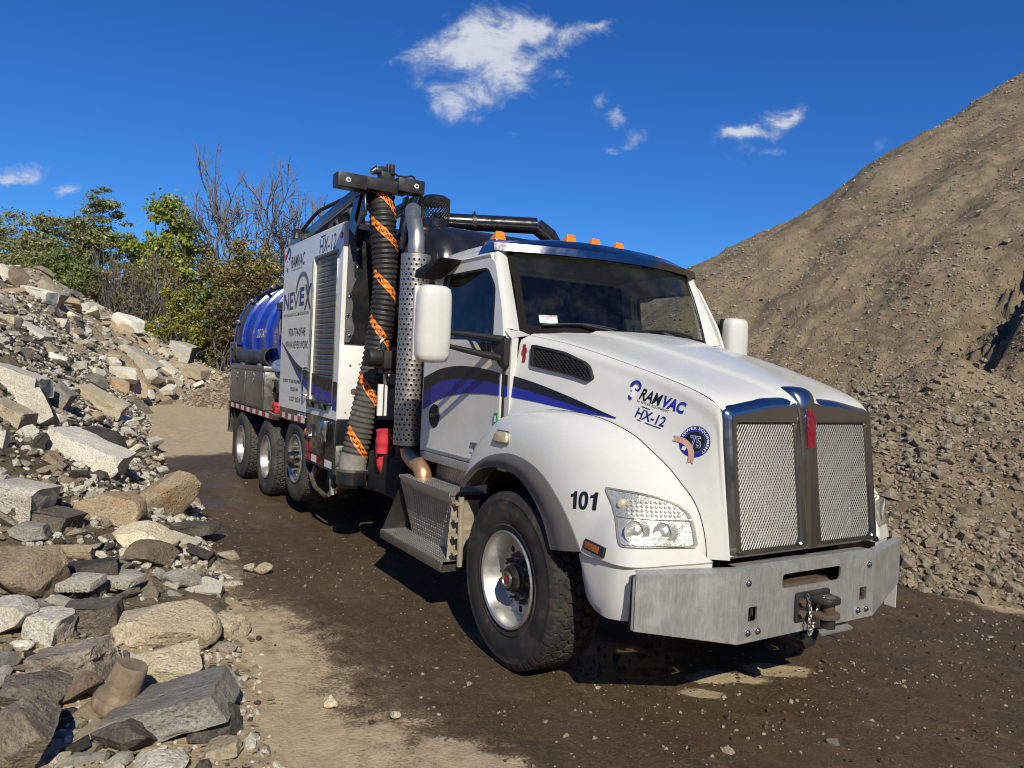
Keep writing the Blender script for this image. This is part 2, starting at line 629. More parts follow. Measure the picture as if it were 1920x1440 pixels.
def mat(name, color, rough=0.5, metal=0.0, var=0.12, vscale=6.0, rvar=0.12, bump=0.0, bscale=40.0, bdist=0.004,
        coat=0.0, spec=0.5, dirt=None, dirt_amt=0.3, dscale=2.0, emit=None):
    m, g, b = new_mat(name)
    P = g.new('ShaderNodeTexCoord').outputs['Object']
    n = g.noise(P, vscale, 6.0, 0.6)
    c2 = tuple(min(1, c * (1 + var)) for c in color); c1 = tuple(c * (1 - var) for c in color)
    col = g.ramp(n, [(0.3, c1), (0.7, c2)])
    if dirt is not None:
        dn = g.noise(P, dscale, 8.0, 0.68, 0.6)
        f = g.math('MULTIPLY', g.smooth(dn, 0.45, 0.75), dirt_amt)
        col = g.mix(f, col, dirt)
    g.l.new(col, b.inputs['Base Color'])
    g.put(b.inputs['Roughness'], g.smooth(g.noise(P, vscale * 2.3, 5.0, 0.6), 0.3, 0.7, max(0.02, rough - rvar), min(1, rough + rvar)))
    b.inputs['Metallic'].default_value = metal
    b.inputs['Specular IOR Level'].default_value = spec
    if coat:
        b.inputs['Coat Weight'].default_value = coat; b.inputs['Coat Roughness'].default_value = 0.06
    if bump:
        h = g.noise(P, bscale, 6.0, 0.6)
        g.l.new(g.bump(h, bump, bdist), b.inputs['Normal'])
    return m


def rock_mat(name, c_main, c_alt, c_dust, alt_at=(0.42, 0.62), bump=0.7, fine=1.0, speck=None, banded=False):
    """broken stone: mottled colour in object space, dust in patches, pitted surface"""
    m, g, b = new_mat(name)
    tc = g.new('ShaderNodeTexCoord').outputs['Object']
    inf = g.new('ShaderNodeObjectInfo')
    P = g.vmath('ADD', tc, g.vmath('SCALE', inf.outputs['Location'], 1.7))
    n1 = g.noise(P, 3.2 * fine, 8.0, 0.62, 0.4)
    n2 = g.noise(P, 14.0 * fine, 8.0, 0.7, 0.2)
    n3 = g.noise(P, 70.0 * fine, 4.0, 0.6)
    col = g.mix(g.smooth(n1, *alt_at), c_main, c_alt)
    col = g.mix(g.math('MULTIPLY', g.smooth(n2, 0.5, 0.68), 0.65), col, c_dust)
    col = g.mix(g.smooth(n3, 0.32, 0.62, 0.6, 0.0), col, tuple(c * 0.42 for c in c_main))
    if speck is not None:
        sp = g.voronoi(P, 38.0 * fine)
        col = g.mix(g.smooth(sp, 0.16, 0.1), col, speck)
    if banded:
        bn = g.noise(g.mapping(P, (0.6, 0.6, 9.0)), 2.0, 5.0, 0.6, 0.3)
        col = g.mix(g.math('MULTIPLY', g.smooth(bn, 0.5, 0.6), 0.5), col, c_dust)
    rv = g.smooth(inf.outputs['Random'], 0.0, 1.0, 0.78, 1.18)
    col = g.vmath('SCALE', col, rv)
    g.l.new(col, b.inputs['Base Color'])
    b.inputs['Roughness'].default_value = 0.92
    b.inputs['Specular IOR Level'].default_value = 0.25
    h = g.math('ADD', g.math('MULTIPLY', n2, 0.6), g.math('MULTIPLY', n3, 0.35))
    vv = g.voronoi(P, 22.0 * fine)
    h = g.math('ADD', h, g.math('MULTIPLY', g.smooth(vv, 0.0, 0.35), 0.25))
    h = g.math('ADD', h, g.math('MULTIPLY', n1, 1.2))
    g.l.new(g.bump(h, min(1.0, bump * 1.35), 0.035 / fine), b.inputs['Normal'])
    return m
# ------------------------------------------------------------------ setting: ground, banks, heaps
def ico(sub):
    bm = bmesh.new(); bmesh.ops.create_icosphere(bm, subdivisions=sub, radius=1.0)
    bm.verts.ensure_lookup_table()
    V = np.array([v.co[:] for v in bm.verts]); F = np.array([[v.index for v in f.verts] for f in bm.faces])
    bm.free()
    return V, F


ICO = {k: ico(k) for k in (1, 2, 3, 4, 5)}
_o = (1 + 5 ** 0.5) / 2


def stone(seed, sub=1, facets=9, dims=(1, 1, 1), rough=0.05, slab=0.0, chip=0.0, fine=2.2, dmin=0.5, dmax=0.92):
    """a broken stone: a ball cut by random planes, then roughened. slab>0 blends in six box faces"""
    rs = np.random.RandomState(seed)
    V, F = ICO[sub]
    V = V.copy()
    N = rs.normal(size=(facets, 3)); N /= np.linalg.norm(N, axis=1)[:, None]
    D = rs.uniform(dmin, dmax, facets)
    if slab > 0:
        B = np.array([[1, 0, 0], [-1, 0, 0], [0, 1, 0], [0, -1, 0], [0, 0, 1], [0, 0, -1]], float)
        B += rs.normal(size=B.shape) * (1 - slab) * 0.5
        B /= np.linalg.norm(B, axis=1)[:, None]
        N = np.r_[B, N]; D = np.r_[rs.uniform(0.44, 0.56, 6), np.maximum(D, 0.70)]
    for n, d in zip(N, D):
        k = V @ n - d
        V = V - np.maximum(k, 0)[:, None] * n[None]
    nv = V / np.maximum(np.linalg.norm(V, axis=1), 1e-6)[:, None]
    ext = V.max(0) - V.min(0)
    V = (V - (V.max(0) + V.min(0)) / 2) / ext * 2        # -1..1 box
    if rough > 0:
        p = V * fine + seed * 3.17
        a = fbm(p, 5 if sub >= 4 else 3, 0.58, seed % 97) * rough
        if chip > 0:
            c = fbm(p * 0.7 + 9, 3, 0.5, seed % 89 + 3)
            a = a - chip * sstep(c, 0.15, 0.45) * 0.5
            a = a + fbm(p * 1.6, 3, 0.6, seed % 83 + 7, ridged=True) * rough * 0.45
        V = V + nv * a[:, None]
    V = V * np.array(dims) / 2
    return V, F


def scatter_mesh(name, bases, P, S, mats, seed=0, squash=0.75, smooth=25.0, tilt=1.0):
    """thousands of small stones joined into one mesh"""
    rs = np.random.RandomState(seed)
    n = len(P)
    kind = rs.randint(0, len(bases), n)
    VV, FF, off = [], [], 0
    for b, (V, F) in enumerate(bases):
        idx = np.nonzero(kind == b)[0]
        if not len(idx): continue
        m = len(idx)
        a, c, e = rs.uniform(0, 2 * np.pi, (3, m))
        c = c * 0 + rs.uniform(-0.6, 0.6, m) * tilt; e = rs.uniform(-0.6, 0.6, m) * tilt
        ca, sa, cb, sb, cc, sc = np.cos(a), np.sin(a), np.cos(c), np.sin(c), np.cos(e), np.sin(e)
        Rz = np.zeros((m, 3, 3)); Rz[:, 0, 0] = ca; Rz[:, 0, 1] = -sa; Rz[:, 1, 0] = sa; Rz[:, 1, 1] = ca; Rz[:, 2, 2] = 1
        Rx = np.zeros((m, 3, 3)); Rx[:, 0, 0] = 1; Rx[:, 1, 1] = cb; Rx[:, 1, 2] = -sb; Rx[:, 2, 1] = sb; Rx[:, 2, 2] = cb
        Ry = np.zeros((m, 3, 3)); Ry[:, 1, 1] = 1; Ry[:, 0, 0] = cc; Ry[:, 0, 2] = sc; Ry[:, 2, 0] = -sc; Ry[:, 2, 2] = cc
        M = Rx @ Ry @ Rz
        sc3 = S[idx][:, None] * np.stack([rs.uniform(0.8, 1.3, m), rs.uniform(0.7, 1.1, m), rs.uniform(0.5, 0.9, m) * squash / 0.75], -1)
        W = np.einsum('mij,mvj->mvi', M, V[None] * sc3[:, None, :]) + P[idx][:, None, :]
        VV.append(W.reshape(-1, 3))
        FF.append((F[None] + (np.arange(m) * len(V))[:, None, None] + off).reshape(-1, 3))
        off += m * len(V)
    return np_mesh(name, np.concatenate(VV), np.concatenate(FF), mats, smooth)


def spaced(segments):
    out = []
    for a, b, n in segments:
        out.append(np.linspace(a, b, n, endpoint=False))
    out.append([segments[-1][1]])
    return np.concatenate(out)


def height_sheet(name, xs, ys, fn, mats, drop=None, smooth=180.0, cull=None):
    X, Y = np.meshgrid(xs, ys, indexing='ij')
    Z = fn(X.ravel(), Y.ravel()).reshape(X.shape)
    if drop is not None:
        Z = np.maximum(Z, drop)
    V = np.stack([X, Y, Z], -1).reshape(-1, 3)
    a, b = X.shape
    i = np.arange(a - 1)[:, None] * b + np.arange(b - 1)[None]
    F = np.stack([i, i + b, i + b + 1, i + 1], -1).reshape(-1, 4)
    if drop is not None:                       # leave out what lies wholly under the ground
        keep = (V[F][:, :, 2] > drop + 1e-6).any(1)
        F = F[keep]
        used = np.zeros(len(V), bool); used[F.ravel()] = True
        remap = np.cumsum(used) - 1
        V, F = V[used], remap[F]
    return np_mesh(name, V, F, mats, smooth), V


def add_attr(me, name, vals):
    a = me.attributes.new(name, 'FLOAT', 'POINT')
    a.data.foreach_set('value', np.ascontiguousarray(vals, np.float32))


def dry_mask(x, y):
    """where the yard's dirt has dried to tan (1) or is still wet and dark (0)"""
    edge = np.interp(x, [-6, -4, -3, -2, -1.3, -0.4, 0.2, 0.9, 3], [-2.75, -2.55, -2.4, -2.3, -2.2, -2.15, -2.1, -1.95, -1.7])
    n = fbm(xyz(x, y, 0.9), 5, 0.6, 101)
    n2 = fbm(xyz(x, y, 3.5), 4, 0.6, 103)
    d = sstep(edge - y + 0.26 * n + 0.30 * n2 - 0.02, -0.62, 0.66) * sstep(x, -5.5, -3.6)
    yard = sstep(-10.9 - x + 0.9 * n + 0.12 * n2, -0.2, 0.9)
    yard = yard * (1 - 0.3 * sstep(fbm(xyz(x * 0.35, y, 0.8), 3, 0.5, 105), 0.25, 0.6))
    d = np.maximum(d, yard)
    for cx, cy, rx, ry, rot in ((0.62, -0.36, 0.16, 0.07, 0.7), (0.52, -0.05, 0.24, 0.08, 0.95), (0.63, 0.42, 0.26, 0.12, 0.9), (0.75, -2.05, 0.3, 0.25, 0.0)):
        u = (x - cx) * math.cos(rot) + (y - cy) * math.sin(rot); v = -(x - cx) * math.sin(rot) + (y - cy) * math.cos(rot)
        q = np.hypot(u / rx, v / ry) + 0.9 * n2 + 0.4 * n
        d = np.maximum(d, 0.8 * (1 - sstep(q, 0.6, 1.3)))
    # a dusty margin along the foot of the heap on the right
    d = np.maximum(d, 0.85 * sstep(y - 3.1 + 0.25 * n + 0.12 * n2, -0.1, 0.35))
    return np.clip(d, 0, 1)


def ground_material():
    m, g, b = new_mat('yard dirt')
    P = g.new('ShaderNodeTexCoord').outputs['Object']
    at = g.new('ShaderNodeAttribute', attribute_name='dry').outputs['Fac']
    n1 = g.noise(g.mapping(P, (.45, 1.5, 1)), 1.1, 8.0, 0.62, 0.5)
    n2 = g.noise(P, 9.0, 8.0, 0.66, 0.3)
    n3 = g.noise(P, 60.0, 6.0, 0.68)
    dry = g.math('ADD', at, g.math('ADD', g.math('MULTIPLY', g.math('SUBTRACT', n2, 0.5), 0.8), g.math('MULTIPLY', g.math('SUBTRACT', n3, 0.5), 1.1)), clamp=True)
    dry = g.smooth(dry, 0.08, 0.85)
    mid = (0.155, 0.112, 0.066)
    tan = g.ramp(n2, [(0.25, (0.36, 0.272, 0.165)), (0.55, (0.48, 0.375, 0.235)), (0.8, (0.55, 0.44, 0.285))])
    wet = g.ramp(n1, [(0.25, (0.046, 0.029, 0.015)), (0.5, (0.074, 0.048, 0.0255)), (0.75, (0.112, 0.076, 0.041))])
    wet = g.mix(g.math('MULTIPLY', g.smooth(n3, 0.45, 0.7), 0.6), wet, (0.155, 0.115, 0.073))
    wet = g.mix(g.math('MULTIPLY', g.smooth(n2, 0.52, 0.66), 0.5), wet, (0.15, 0.108, 0.064))
    wet = g.mix(g.math('MULTIPLY', g.smooth(n2, 0.44, 0.32), 0.5), wet, (0.034, 0.022, 0.012))
    col = g.mix(g.smooth(dry, 0.0, 0.45), wet, mid)
    col = g.mix(g.smooth(dry, 0.35, 1.0), col, tan)
    # sprinkled grit: small pale stones pressed into the surface
    vo = g.new('ShaderNodeTexVoronoi'); g.l.new(P, vo.inputs['Vector']); vo.inputs['Scale'].default_value = 55.0
    pick = g.math('GREATER_THAN', g.dot(vo.outputs['Color'], (1, 0, 0)), 0.86)
    grit = g.math('MULTIPLY', g.smooth(vo.outputs['Distance'], 0.22, 0.12), pick)
    col = g.mix(g.math('MULTIPLY', grit, 0.6), col, (0.36, 0.31, 0.24))
    vo2 = g.new('ShaderNodeTexVoronoi'); g.l.new(P, vo2.inputs['Vector']); vo2.inputs['Scale'].default_value = 140.0
    pick2 = g.math('GREATER_THAN', g.dot(vo2.outputs['Color'], (0, 1, 0)), 0.72)
    grit2 = g.math('MULTIPLY', g.smooth(vo2.outputs['Distance'], 0.3, 0.15), pick2)
    col = g.mix(g.math('MULTIPLY', grit2, 0.35), col, (0.25, 0.20, 0.15))
    g.l.new(col, b.inputs['Base Color'])
    pool = g.smooth(g.noise(P, 0.75, 4.0, 0.5), 0.50, 0.62)
    wr = g.math('SUBTRACT', 0.60, g.math('MULTIPLY', pool, 0.28))
    ro = g.mix(dry, wr, (0.95, 0.95, 0.95))
    g.l.new(ro, b.inputs['Roughness'])
    b.inputs['Specular IOR Level'].default_value = 0.35
    h = g.math('ADD', g.math('MULTIPLY', n2, 1.0), g.math('MULTIPLY', n3, 0.55))
    h = g.math('ADD', h, g.math('MULTIPLY', grit, 0.7))
    h = g.math('ADD', h, g.math('MULTIPLY', grit2, 0.35))
    flat = g.math('SUBTRACT', 1.0, g.math('MULTIPLY', g.math('MULTIPLY', pool, g.math('SUBTRACT', 1.0, dry)), 0.6))
    bp = g.new('ShaderNodeBump'); g.l.new(h, bp.inputs['Height']); bp.inputs['Distance'].default_value = 0.022
    g.l.new(g.math('MULTIPLY', flat, 0.85), bp.inputs['Strength'])
    g.l.new(bp.outputs[0], b.inputs['Normal'])
    return m


def soil_material(name, c1, c2, c3, stony=0.5, bump=0.9, scale=1.0, attr=False):
    """loose earth full of small stones"""
    m, g, b = new_mat(name)
    P = g.new('ShaderNodeTexCoord').outputs['Object']
    n1 = g.noise(P, 0.55 * scale, 8.0, 0.6, 0.5)
    n2 = g.noise(P, 5.0 * scale, 9.0, 0.68, 0.2)
    n3 = g.noise(P, 45.0 * scale, 5.0, 0.65)
    col = g.mix(g.smooth(n1, 0.36, 0.64), c1, c2)
    col = g.mix(g.math('MULTIPLY', g.smooth(n2, 0.45, 0.72), 0.7), col, c3)
    vo = g.new('ShaderNodeTexVoronoi'); g.l.new(P, vo.inputs['Vector']); vo.inputs['Scale'].default_value = 17.0 * scale
    sel = g.math('GREATER_THAN', g.dot(vo.outputs['Color'], (1, 0, 0)), 1.0 - stony * 0.6)
    st = g.math('MULTIPLY', g.smooth(vo.outputs['Distance'], 0.42, 0.22), sel)
    stc = g.mix(g.dot(vo.outputs['Color'], (0, 1, 0)), tuple(0.75 * c for c in c3), tuple(min(1, 1.35 * c) for c in c3))
    col = g.mix(g.math('MULTIPLY', st, 0.75), col, stc)
    col = g.mix(g.smooth(n3, 0.3, 0.6, 0.35, 0.0), col, tuple(0.5 * c for c in c1))
    if attr:
        at = g.new('ShaderNodeAttribute', attribute_name='dry').outputs['Fac']
        dr = g.smooth(g.math('ADD', at, g.math('MULTIPLY', g.math('SUBTRACT', n2, 0.5), 0.9)), 0.25, 0.75)
        col = g.mix(dr, col, g.mix(n2, (0.30, 0.225, 0.135), (0.50, 0.395, 0.255)))
    g.l.new(col, b.inputs['Base Color'])
    b.inputs['Roughness'].default_value = 0.97
    b.inputs['Specular IOR Level'].default_value = 0.15
    h = g.math('ADD', g.math('MULTIPLY', n2, 1.1), g.math('MULTIPLY', n3, 0.4))
    h = g.math('ADD', h, g.math('MULTIPLY', st, 0.8))
    g.l.new(g.bump(h, bump, 0.035), b.inputs['Normal'])
    return m


M_GROUND = ground_material()
M_HILL = soil_material('heap earth', (0.165, 0.126, 0.080), (0.275, 0.213, 0.135), (0.36, 0.288, 0.195), 0.75, bump=1.0)
M_MOUND = soil_material('rubble earth', (0.085, 0.064, 0.042), (0.20, 0.155, 0.10), (0.30, 0.24, 0.165), 0.6, attr=True)
M_GRAVEL = soil_material('gravel earth', (0.155, 0.118, 0.076), (0.20, 0.155, 0.10), (0.25, 0.20, 0.14), 0.8)

# rock materials
M_CONCRETE = rock_mat('pale concrete', (0.59, 0.54, 0.445), (0.71, 0.665, 0.57), (0.43, 0.365, 0.27))
M_CONCRETE_WHITE = rock_mat('white concrete', (0.80, 0.745, 0.62), (0.86, 0.815, 0.70), (0.60, 0.52, 0.39))
M_GREYROCK = rock_mat('grey stone', (0.27, 0.25, 0.215), (0.40, 0.37, 0.32), (0.17, 0.15, 0.125), banded=True)
M_ASPHALT = rock_mat('broken asphalt', (0.066, 0.059, 0.051), (0.115, 0.102, 0.087), (0.20, 0.172, 0.138), fine=1.4, speck=(0.16, 0.15, 0.13))
M_TAN = rock_mat('tan boulder stone', (0.46, 0.375, 0.255), (0.56, 0.48, 0.35), (0.36, 0.275, 0.17))
M_ORANGE = rock_mat('ochre boulder stone', (0.45, 0.35, 0.225), (0.48, 0.29, 0.14), (0.60, 0.53, 0.41), (0.5, 0.62))
M_CREAM = rock_mat('cream boulder stone', (0.68, 0.57, 0.375), (0.76, 0.66, 0.48), (0.54, 0.42, 0.25))
M_BROWN = rock_mat('brown stone', (0.255, 0.19, 0.132), (0.37, 0.285, 0.20), (0.17, 0.128, 0.092))
M_LAYER = rock_mat('weathered grey brown stone', (0.24, 0.20, 0.155), (0.37, 0.305, 0.225), (0.42, 0.355, 0.265), banded=True)
M_BROWNASPHALT = rock_mat('earthy broken asphalt', (0.12, 0.102, 0.082), (0.19, 0.16, 0.127), (0.26, 0.22, 0.17), fine=1.2, speck=(0.22, 0.2, 0.17))
M_RUST = mat('rusty cast iron', (0.20, 0.145, 0.095), 0.9, 0.0, 0.35, 9, bump=0.8, bscale=60, bdist=0.006, dirt=(0.34, 0.27, 0.18), dirt_amt=0.8, dscale=12)


def build_land():
    # yard: one sheet out to the horizon, finest where it is seen from close by
    xs = spaced([(-420, -60, 14), (-60, -24, 40), (-24, -9, 110), (-9, 4.5, 300), (4.5, 12, 24), (12, 300, 14)])
    ys = spaced([(-300, -30, 12), (-30, -5, 26), (-5, 4.4, 215), (4.4, 12, 26), (12, 340, 16)])
    me, V = height_sheet('ground', xs, ys, ground_height, [M_GROUND])
    add_attr(me, 'dry', dry_mask(V[:, 0], V[:, 1]))
    tag(obj('ground', me), kind='structure')

    xs = spaced([(-17, -6, 90), (-6, 3.5, 190), (3.5, 13, 70)])
    ys = spaced([(2.6, 8, 150), (8, 14, 120), (14, 24, 110), (24, 42, 24)])
    me, V = height_sheet('dirt_hill', xs, ys, hill_height, [M_HILL], drop=-0.06)
    tag(obj('dirt_hill', me), kind='structure')

    xs = spaced([(-62, -38, 40), (-38, -20, 110), (-20, -6, 130), (-6, 4, 130)])
    ys = spaced([(-34, -8, 40), (-8, -1.2, 110), (-1.2, 5.4, 60)])
    me, V = height_sheet('rubble_mound', xs, ys, rubble_height, [M_MOUND], drop=-0.06)
    V2 = np.array([v.co[:] for v in me.vertices])
    add_attr(me, 'dry', np.clip(np.maximum(sstep(V2[:, 0], -2.6, -0.3), 0.8 * sstep(V2[:, 0], -16, -20)) * 0.9, 0, 1))
    tag(obj('rubble_mound', me), kind='structure')

    xs = spaced([(-37, -20, 120)]); ys = spaced([(-.5, 13, 95)])
    me, V = height_sheet('gravel_mound', xs, ys, gravel_mound_height, [M_GRAVEL], drop=-0.06)
    tag(obj('gravel_mound', me), kind='structure')


build_land()


def unseen_heap_height(x, y):  # unseen heap behind the camera, added to darken reflections in the chrome
    x = np.asarray(x, float); y = np.asarray(y, float)
    d = np.hypot(x - 3, (y + 4) * 1.0)
    h = 0.62 * (d - 15.0 - 2.0 * fbm(xyz(x, y, 0.09), 3, 0.5, 401))
    h = smin(h, 10.5 + 2.4 * fbm(xyz(x, y, 0.06), 3, 0.5, 403), 1.5)
    side = np.maximum(sstep(x, 2.0, 7.0), 0)                        # only on the near side of the yard
    h = h * side - 0.2 * (1 - side)
    return h + 0.2 * fbm(xyz(x, y, 0.7), 3, 0.55, 405) * sstep(h, 0, 1)


xs = spaced([(1, 60, 80)]); ys = spaced([(-48, 40, 100)])
me, V = height_sheet('unseen_heap', xs, ys, unseen_heap_height, [M_HILL], drop=-0.06)
tag(obj('unseen_heap', me), kind='structure')


# ---- loose small stones nobody could count
M_PEBBLE = rock_mat('small pale stones', (0.29, 0.235, 0.165), (0.40, 0.335, 0.25), (0.22, 0.17, 0.115), fine=2)
M_PEBBLE_ROAD = rock_mat('road grit stones', (0.27, 0.225, 0.165), (0.42, 0.365, 0.29), (0.18, 0.145, 0.10), fine=3)
M_CLOD = rock_mat('clods of wet earth', (0.07, 0.05, 0.032), (0.11, 0.08, 0.055), (0.15, 0.115, 0.08), fine=2)


def ico0():
    t = (1 + 5 ** 0.5) / 2
    V = np.array([[-1, t, 0], [1, t, 0], [-1, -t, 0], [1, -t, 0], [0, -1, t], [0, 1, t], [0, -1, -t], [0, 1, -t], [t, 0, -1], [t, 0, 1], [-t, 0, -1], [-t, 0, 1]], float)
    F = np.array([[0, 11, 5], [0, 5, 1], [0, 1, 7], [0, 7, 10], [0, 10, 11], [1, 5, 9], [5, 11, 4], [11, 10, 2], [10, 7, 6], [7, 1, 8], [3, 9, 4], [3, 4, 2], [3, 2, 6], [3, 6, 8], [3, 8, 9], [4, 9, 5], [2, 4, 11], [6, 2, 10], [8, 6, 7], [9, 8, 1]])
    return V / np.linalg.norm(V[0]), F


def crumbs(n, seed):
    out = []
    V0, F0 = ico0()
    for k in range(n):
        rs = np.random.RandomState(seed + k)
        V = V0 * rs.uniform(0.72, 1.2, (12, 1)) + rs.normal(size=(12, 3)) * 0.06
        out.append((V, F0))
    return out


def build_small_stones():
    rs = np.random.RandomState(4)
    CR = crumbs(9, 50)
    # eight-sided chips for what is only a few pixels across
    OV = np.array([[1, 0, 0], [-1, 0, 0], [0, 1, 0], [0, -1, 0], [0, 0, 1], [0, 0, -1]], float); OF = np.array([[0, 2, 4], [2, 1, 4], [1, 3, 4], [3, 0, 4], [2, 0, 5], [1, 2, 5], [3, 1, 5], [0, 3, 5]])
    CO = [(OV * np.random.RandomState(70 + k).uniform(.7, 1.25, (6, 1)) + np.random.RandomState(80 + k).normal(size=(6, 3)) * .12, OF) for k in range(9)]
    # on the heap at the right: gathered in bands and at the foot
    n = 170000
    x = rs.uniform(-12, 5.5, n); y = 3.2 + (22 - 3.2) * rs.uniform(0, 1, n) ** 1.7
    h = hill_height(x, y)
    band = fbm(np.stack([(x + y * 0.55) * 0.55, (y - 0.3 * x) * 0.55, h * 0.0], -1), 4, 0.55, 201)
    foot = np.clip(1.0 - h / 3.4, 0, 1)
    keep = (rs.uniform(0, 1, n) < np.clip(0.20 + 0.9 * sstep(band, -0.02, 0.30) + 0.5 * foot, 0, 1)) & (h > -0.02)
    x, y, h, foot = x[keep], y[keep], h[keep], foot[keep]
    s = (0.008 + 0.017 * rs.gamma(0.95, 0.75, len(x))) * (0.75 + 0.55 * foot)
    s = np.clip(s, 0.009, 0.10)
    dist = np.hypot(x - 3.8, y + 3.7)
    k2 = s * 700 / dist > 0.72
    x, y, h, s, dist = x[k2], y[k2], h[k2], s[k2], dist[k2]
    big = s * 700 / dist > 3.2
    for nm, mk, lib, lim in (('heap_stones', big, CR, 7000), ('heap_chips', ~big, CO, 40000)):
        P_ = np.stack([x, y, h + s * 0.15], -1)[mk][:lim]
        me = scatter_mesh(nm, lib, P_, s[mk][:lim], [M_PEBBLE], 1)
        tag(obj(nm, me), kind='stuff')

    # on the yard
    n = 30000
    x = rs.uniform(-9, 3.0, n); y = rs.uniform(-3.6, 3.4, n)
    dens = 0.10 + 0.9 * sstep(fbm(xyz(x, y, 0.8), 4, 0.6, 301), 0.0, 0.5)
    dens = dens * (1 - 0.8 * sstep(dry_mask(x, y), 0.5, 1.0))
    dens = np.where(y > 2.5, np.maximum(dens, sstep(y, 2.5, 3.3)), dens)
    keep = rs.uniform(0, 1, n) < dens
    x, y = x[keep], y[keep]
    s = np.clip(0.0024 + 0.0030 * rs.gamma(0.9, 0.9, len(x)), 0.0024, 0.020)
    dist = np.hypot(x - 3.8, y + 3.7)
    k2 = s * 700 / dist > 0.42
    x, y, s = x[k2][:9000], y[k2][:9000], s[k2][:9000]
    dark = rs.uniform(0, 1, len(x)) < 0.38
    z = ground_height(x, y) + s * 0.2
    for nm, mk, mm in (('road_grit', ~dark, M_PEBBLE_ROAD), ('mud_crumbs', dark, M_CLOD)):
        me = scatter_mesh(nm, CR, np.stack([x, y, z], -1)[mk], s[mk] * (1.5 if nm == 'mud_crumbs' else 1.0), [mm], 2)
        tag(obj(nm, me), kind='stuff')

    # stones and clods pressed into the mud before the truck
    n = 5200
    x = rs.uniform(-0.6, 3.0, n); y = rs.uniform(-2.0, 3.2, n)
    dn = 0.25 + 0.75 * sstep(fbm(xyz(x, y, 1.3), 4, 0.6, 321), -0.1, 0.4)
    keep = (rs.uniform(0, 1, n) < dn) & ((np.abs(y) < 0.0) | (x > 0.2) | (y < -1.6))
    x, y = x[keep], y[keep]
    s = np.clip(0.0045 + 0.0055 * rs.gamma(0.9, 0.9, len(x)), 0.0045, 0.028)
    q = rs.uniform(0, 1, len(x)); z = ground_height(x, y) + s * 0.12
    for nm, mk, mm in (('mud_clods', q < 0.62, M_CLOD), ('mud_stones', q >= 0.62, M_PEBBLE_ROAD)):
        me = scatter_mesh(nm, CR, np.stack([x, y, z], -1)[mk], s[mk], [mm], 12)
        tag(obj(nm, me), kind='stuff')

    # crumbs among the blocks of the rubble bank
    n = 26000
    x = -38 + 41 * rs.uniform(0, 1, n) ** 0.62; y = rubble_toe(x) + 0.25 - rs.exponential(2.0, n) * np.where(x < -20, 2.6, 1.0)
    h = rubble_height(x, y)
    keep = (h > -0.03) & (y > -14)
    patch = fbm(xyz(x, y, 0.5), 3, 0.5, 311)
    keep &= rs.uniform(0, 1, n) < np.clip(0.75 - 0.9 * sstep(patch, 0.1, 0.35), 0.12, 1)
    x, y, h = x[keep], y[keep], h[keep]
    dist = np.hypot(x - 3.8, y + 3.7)
    s = 0.012 + 0.03 * rs.gamma(1.0, 0.55, len(x)) + 0.0012 * dist
    s = np.clip(s, 0.010, 0.13) * np.where(dist < 6, 0.55, 1.0)
    k = rs.uniform(0, 1, len(x))
    B2 = [stone(900 + i, 1, 7, (2, 1.6, 1.1), 0.05, slab=0.5 * (i % 2)) for i in range(6)] 
    for nm, lo, hi, mm in (('pale_rubble_crumbs', 0.0, 0.50, M_CONCRETE), ('brown_rubble_crumbs', 0.50, 0.80, M_LAYER), ('dark_rubble_crumbs', 0.80, 1.01, M_ASPHALT)):
        q = (k >= lo) & (k < hi)
        big = q & (s > 0.075); sm = q & ~big
        if big.any():
            me = scatter_mesh(nm, B2, np.stack([x, y, h + s * 0.25], -1)[big], s[big], [mm], 3, tilt=1.2)
            tag(obj(nm, me), kind='stuff')
        me = scatter_mesh(nm, CR, np.stack([x, y, h + s * 0.25], -1)[sm], s[sm], [mm], 5)
        tag(obj(nm, me), kind='stuff')

    # on the gravel heap at the end of the yard
    n = 6000
    x = rs.uniform(-33, -21, n); y = rs.uniform(0, 7, n); h = gravel_mound_height(x, y)
    keep = (h > -0.02) & (rs.uniform(0, 1, n) < np.clip(0.25 + sstep(1.2 - h, 0, 1.0), 0, 1))
    x, y, h = x[keep][:3000], y[keep][:3000], h[keep][:3000]
    s = np.clip(0.025 + 0.04 * rs.gamma(1.2, 0.6, len(x)), 0.02, 0.16)
    me = scatter_mesh('gravel_stones', CR, np.stack([x, y, h + s * 0.2], -1), s, [M_PEBBLE], 4)
    tag(obj('gravel_stones', me), kind='stuff')


build_small_stones()
# ------------------------------------------------------------------ the vacuum truck: paint and metals
M_WHITE = mat('white truck paint', (0.635, 0.635, 0.605), 0.28, 0.0, 0.015, 3, 0.05, coat=0.35, dirt=(0.50, 0.45, 0.37), dirt_amt=0.20, dscale=1.9)
M_BOXWHITE = mat('white body panel', (0.76, 0.76, 0.74), 0.33, 0.0, 0.03, 2.2, 0.08, coat=0.2, dirt=(0.52, 0.49, 0.44), dirt_amt=0.3, dscale=1.4, bump=0.12, bscale=1.8, bdist=0.03)
M_VISOR = mat('dark polished visor steel', (0.26, 0.27, 0.28), 0.16, 1.0, 0.05, 4, 0.05, dirt=(0.16, 0.15, 0.13), dirt_amt=0.3, dscale=3)
M_CHROME = mat('polished steel', (0.46, 0.46, 0.455), 0.19, 1.0, 0.05, 4, 0.05, dirt=(0.30, 0.27, 0.22), dirt_amt=0.28, dscale=3)
M_ALU, _g, _b = new_mat('brushed aluminium')
_P = _g.new('ShaderNodeTexCoord').outputs['Object']
_st = _g.noise(_g.mapping(_P, (14, 14, 1.6)), 6.0, 6.0, 0.65)
_bl = _g.noise(_P, 7.0, 8.0, 0.7, 0.4)
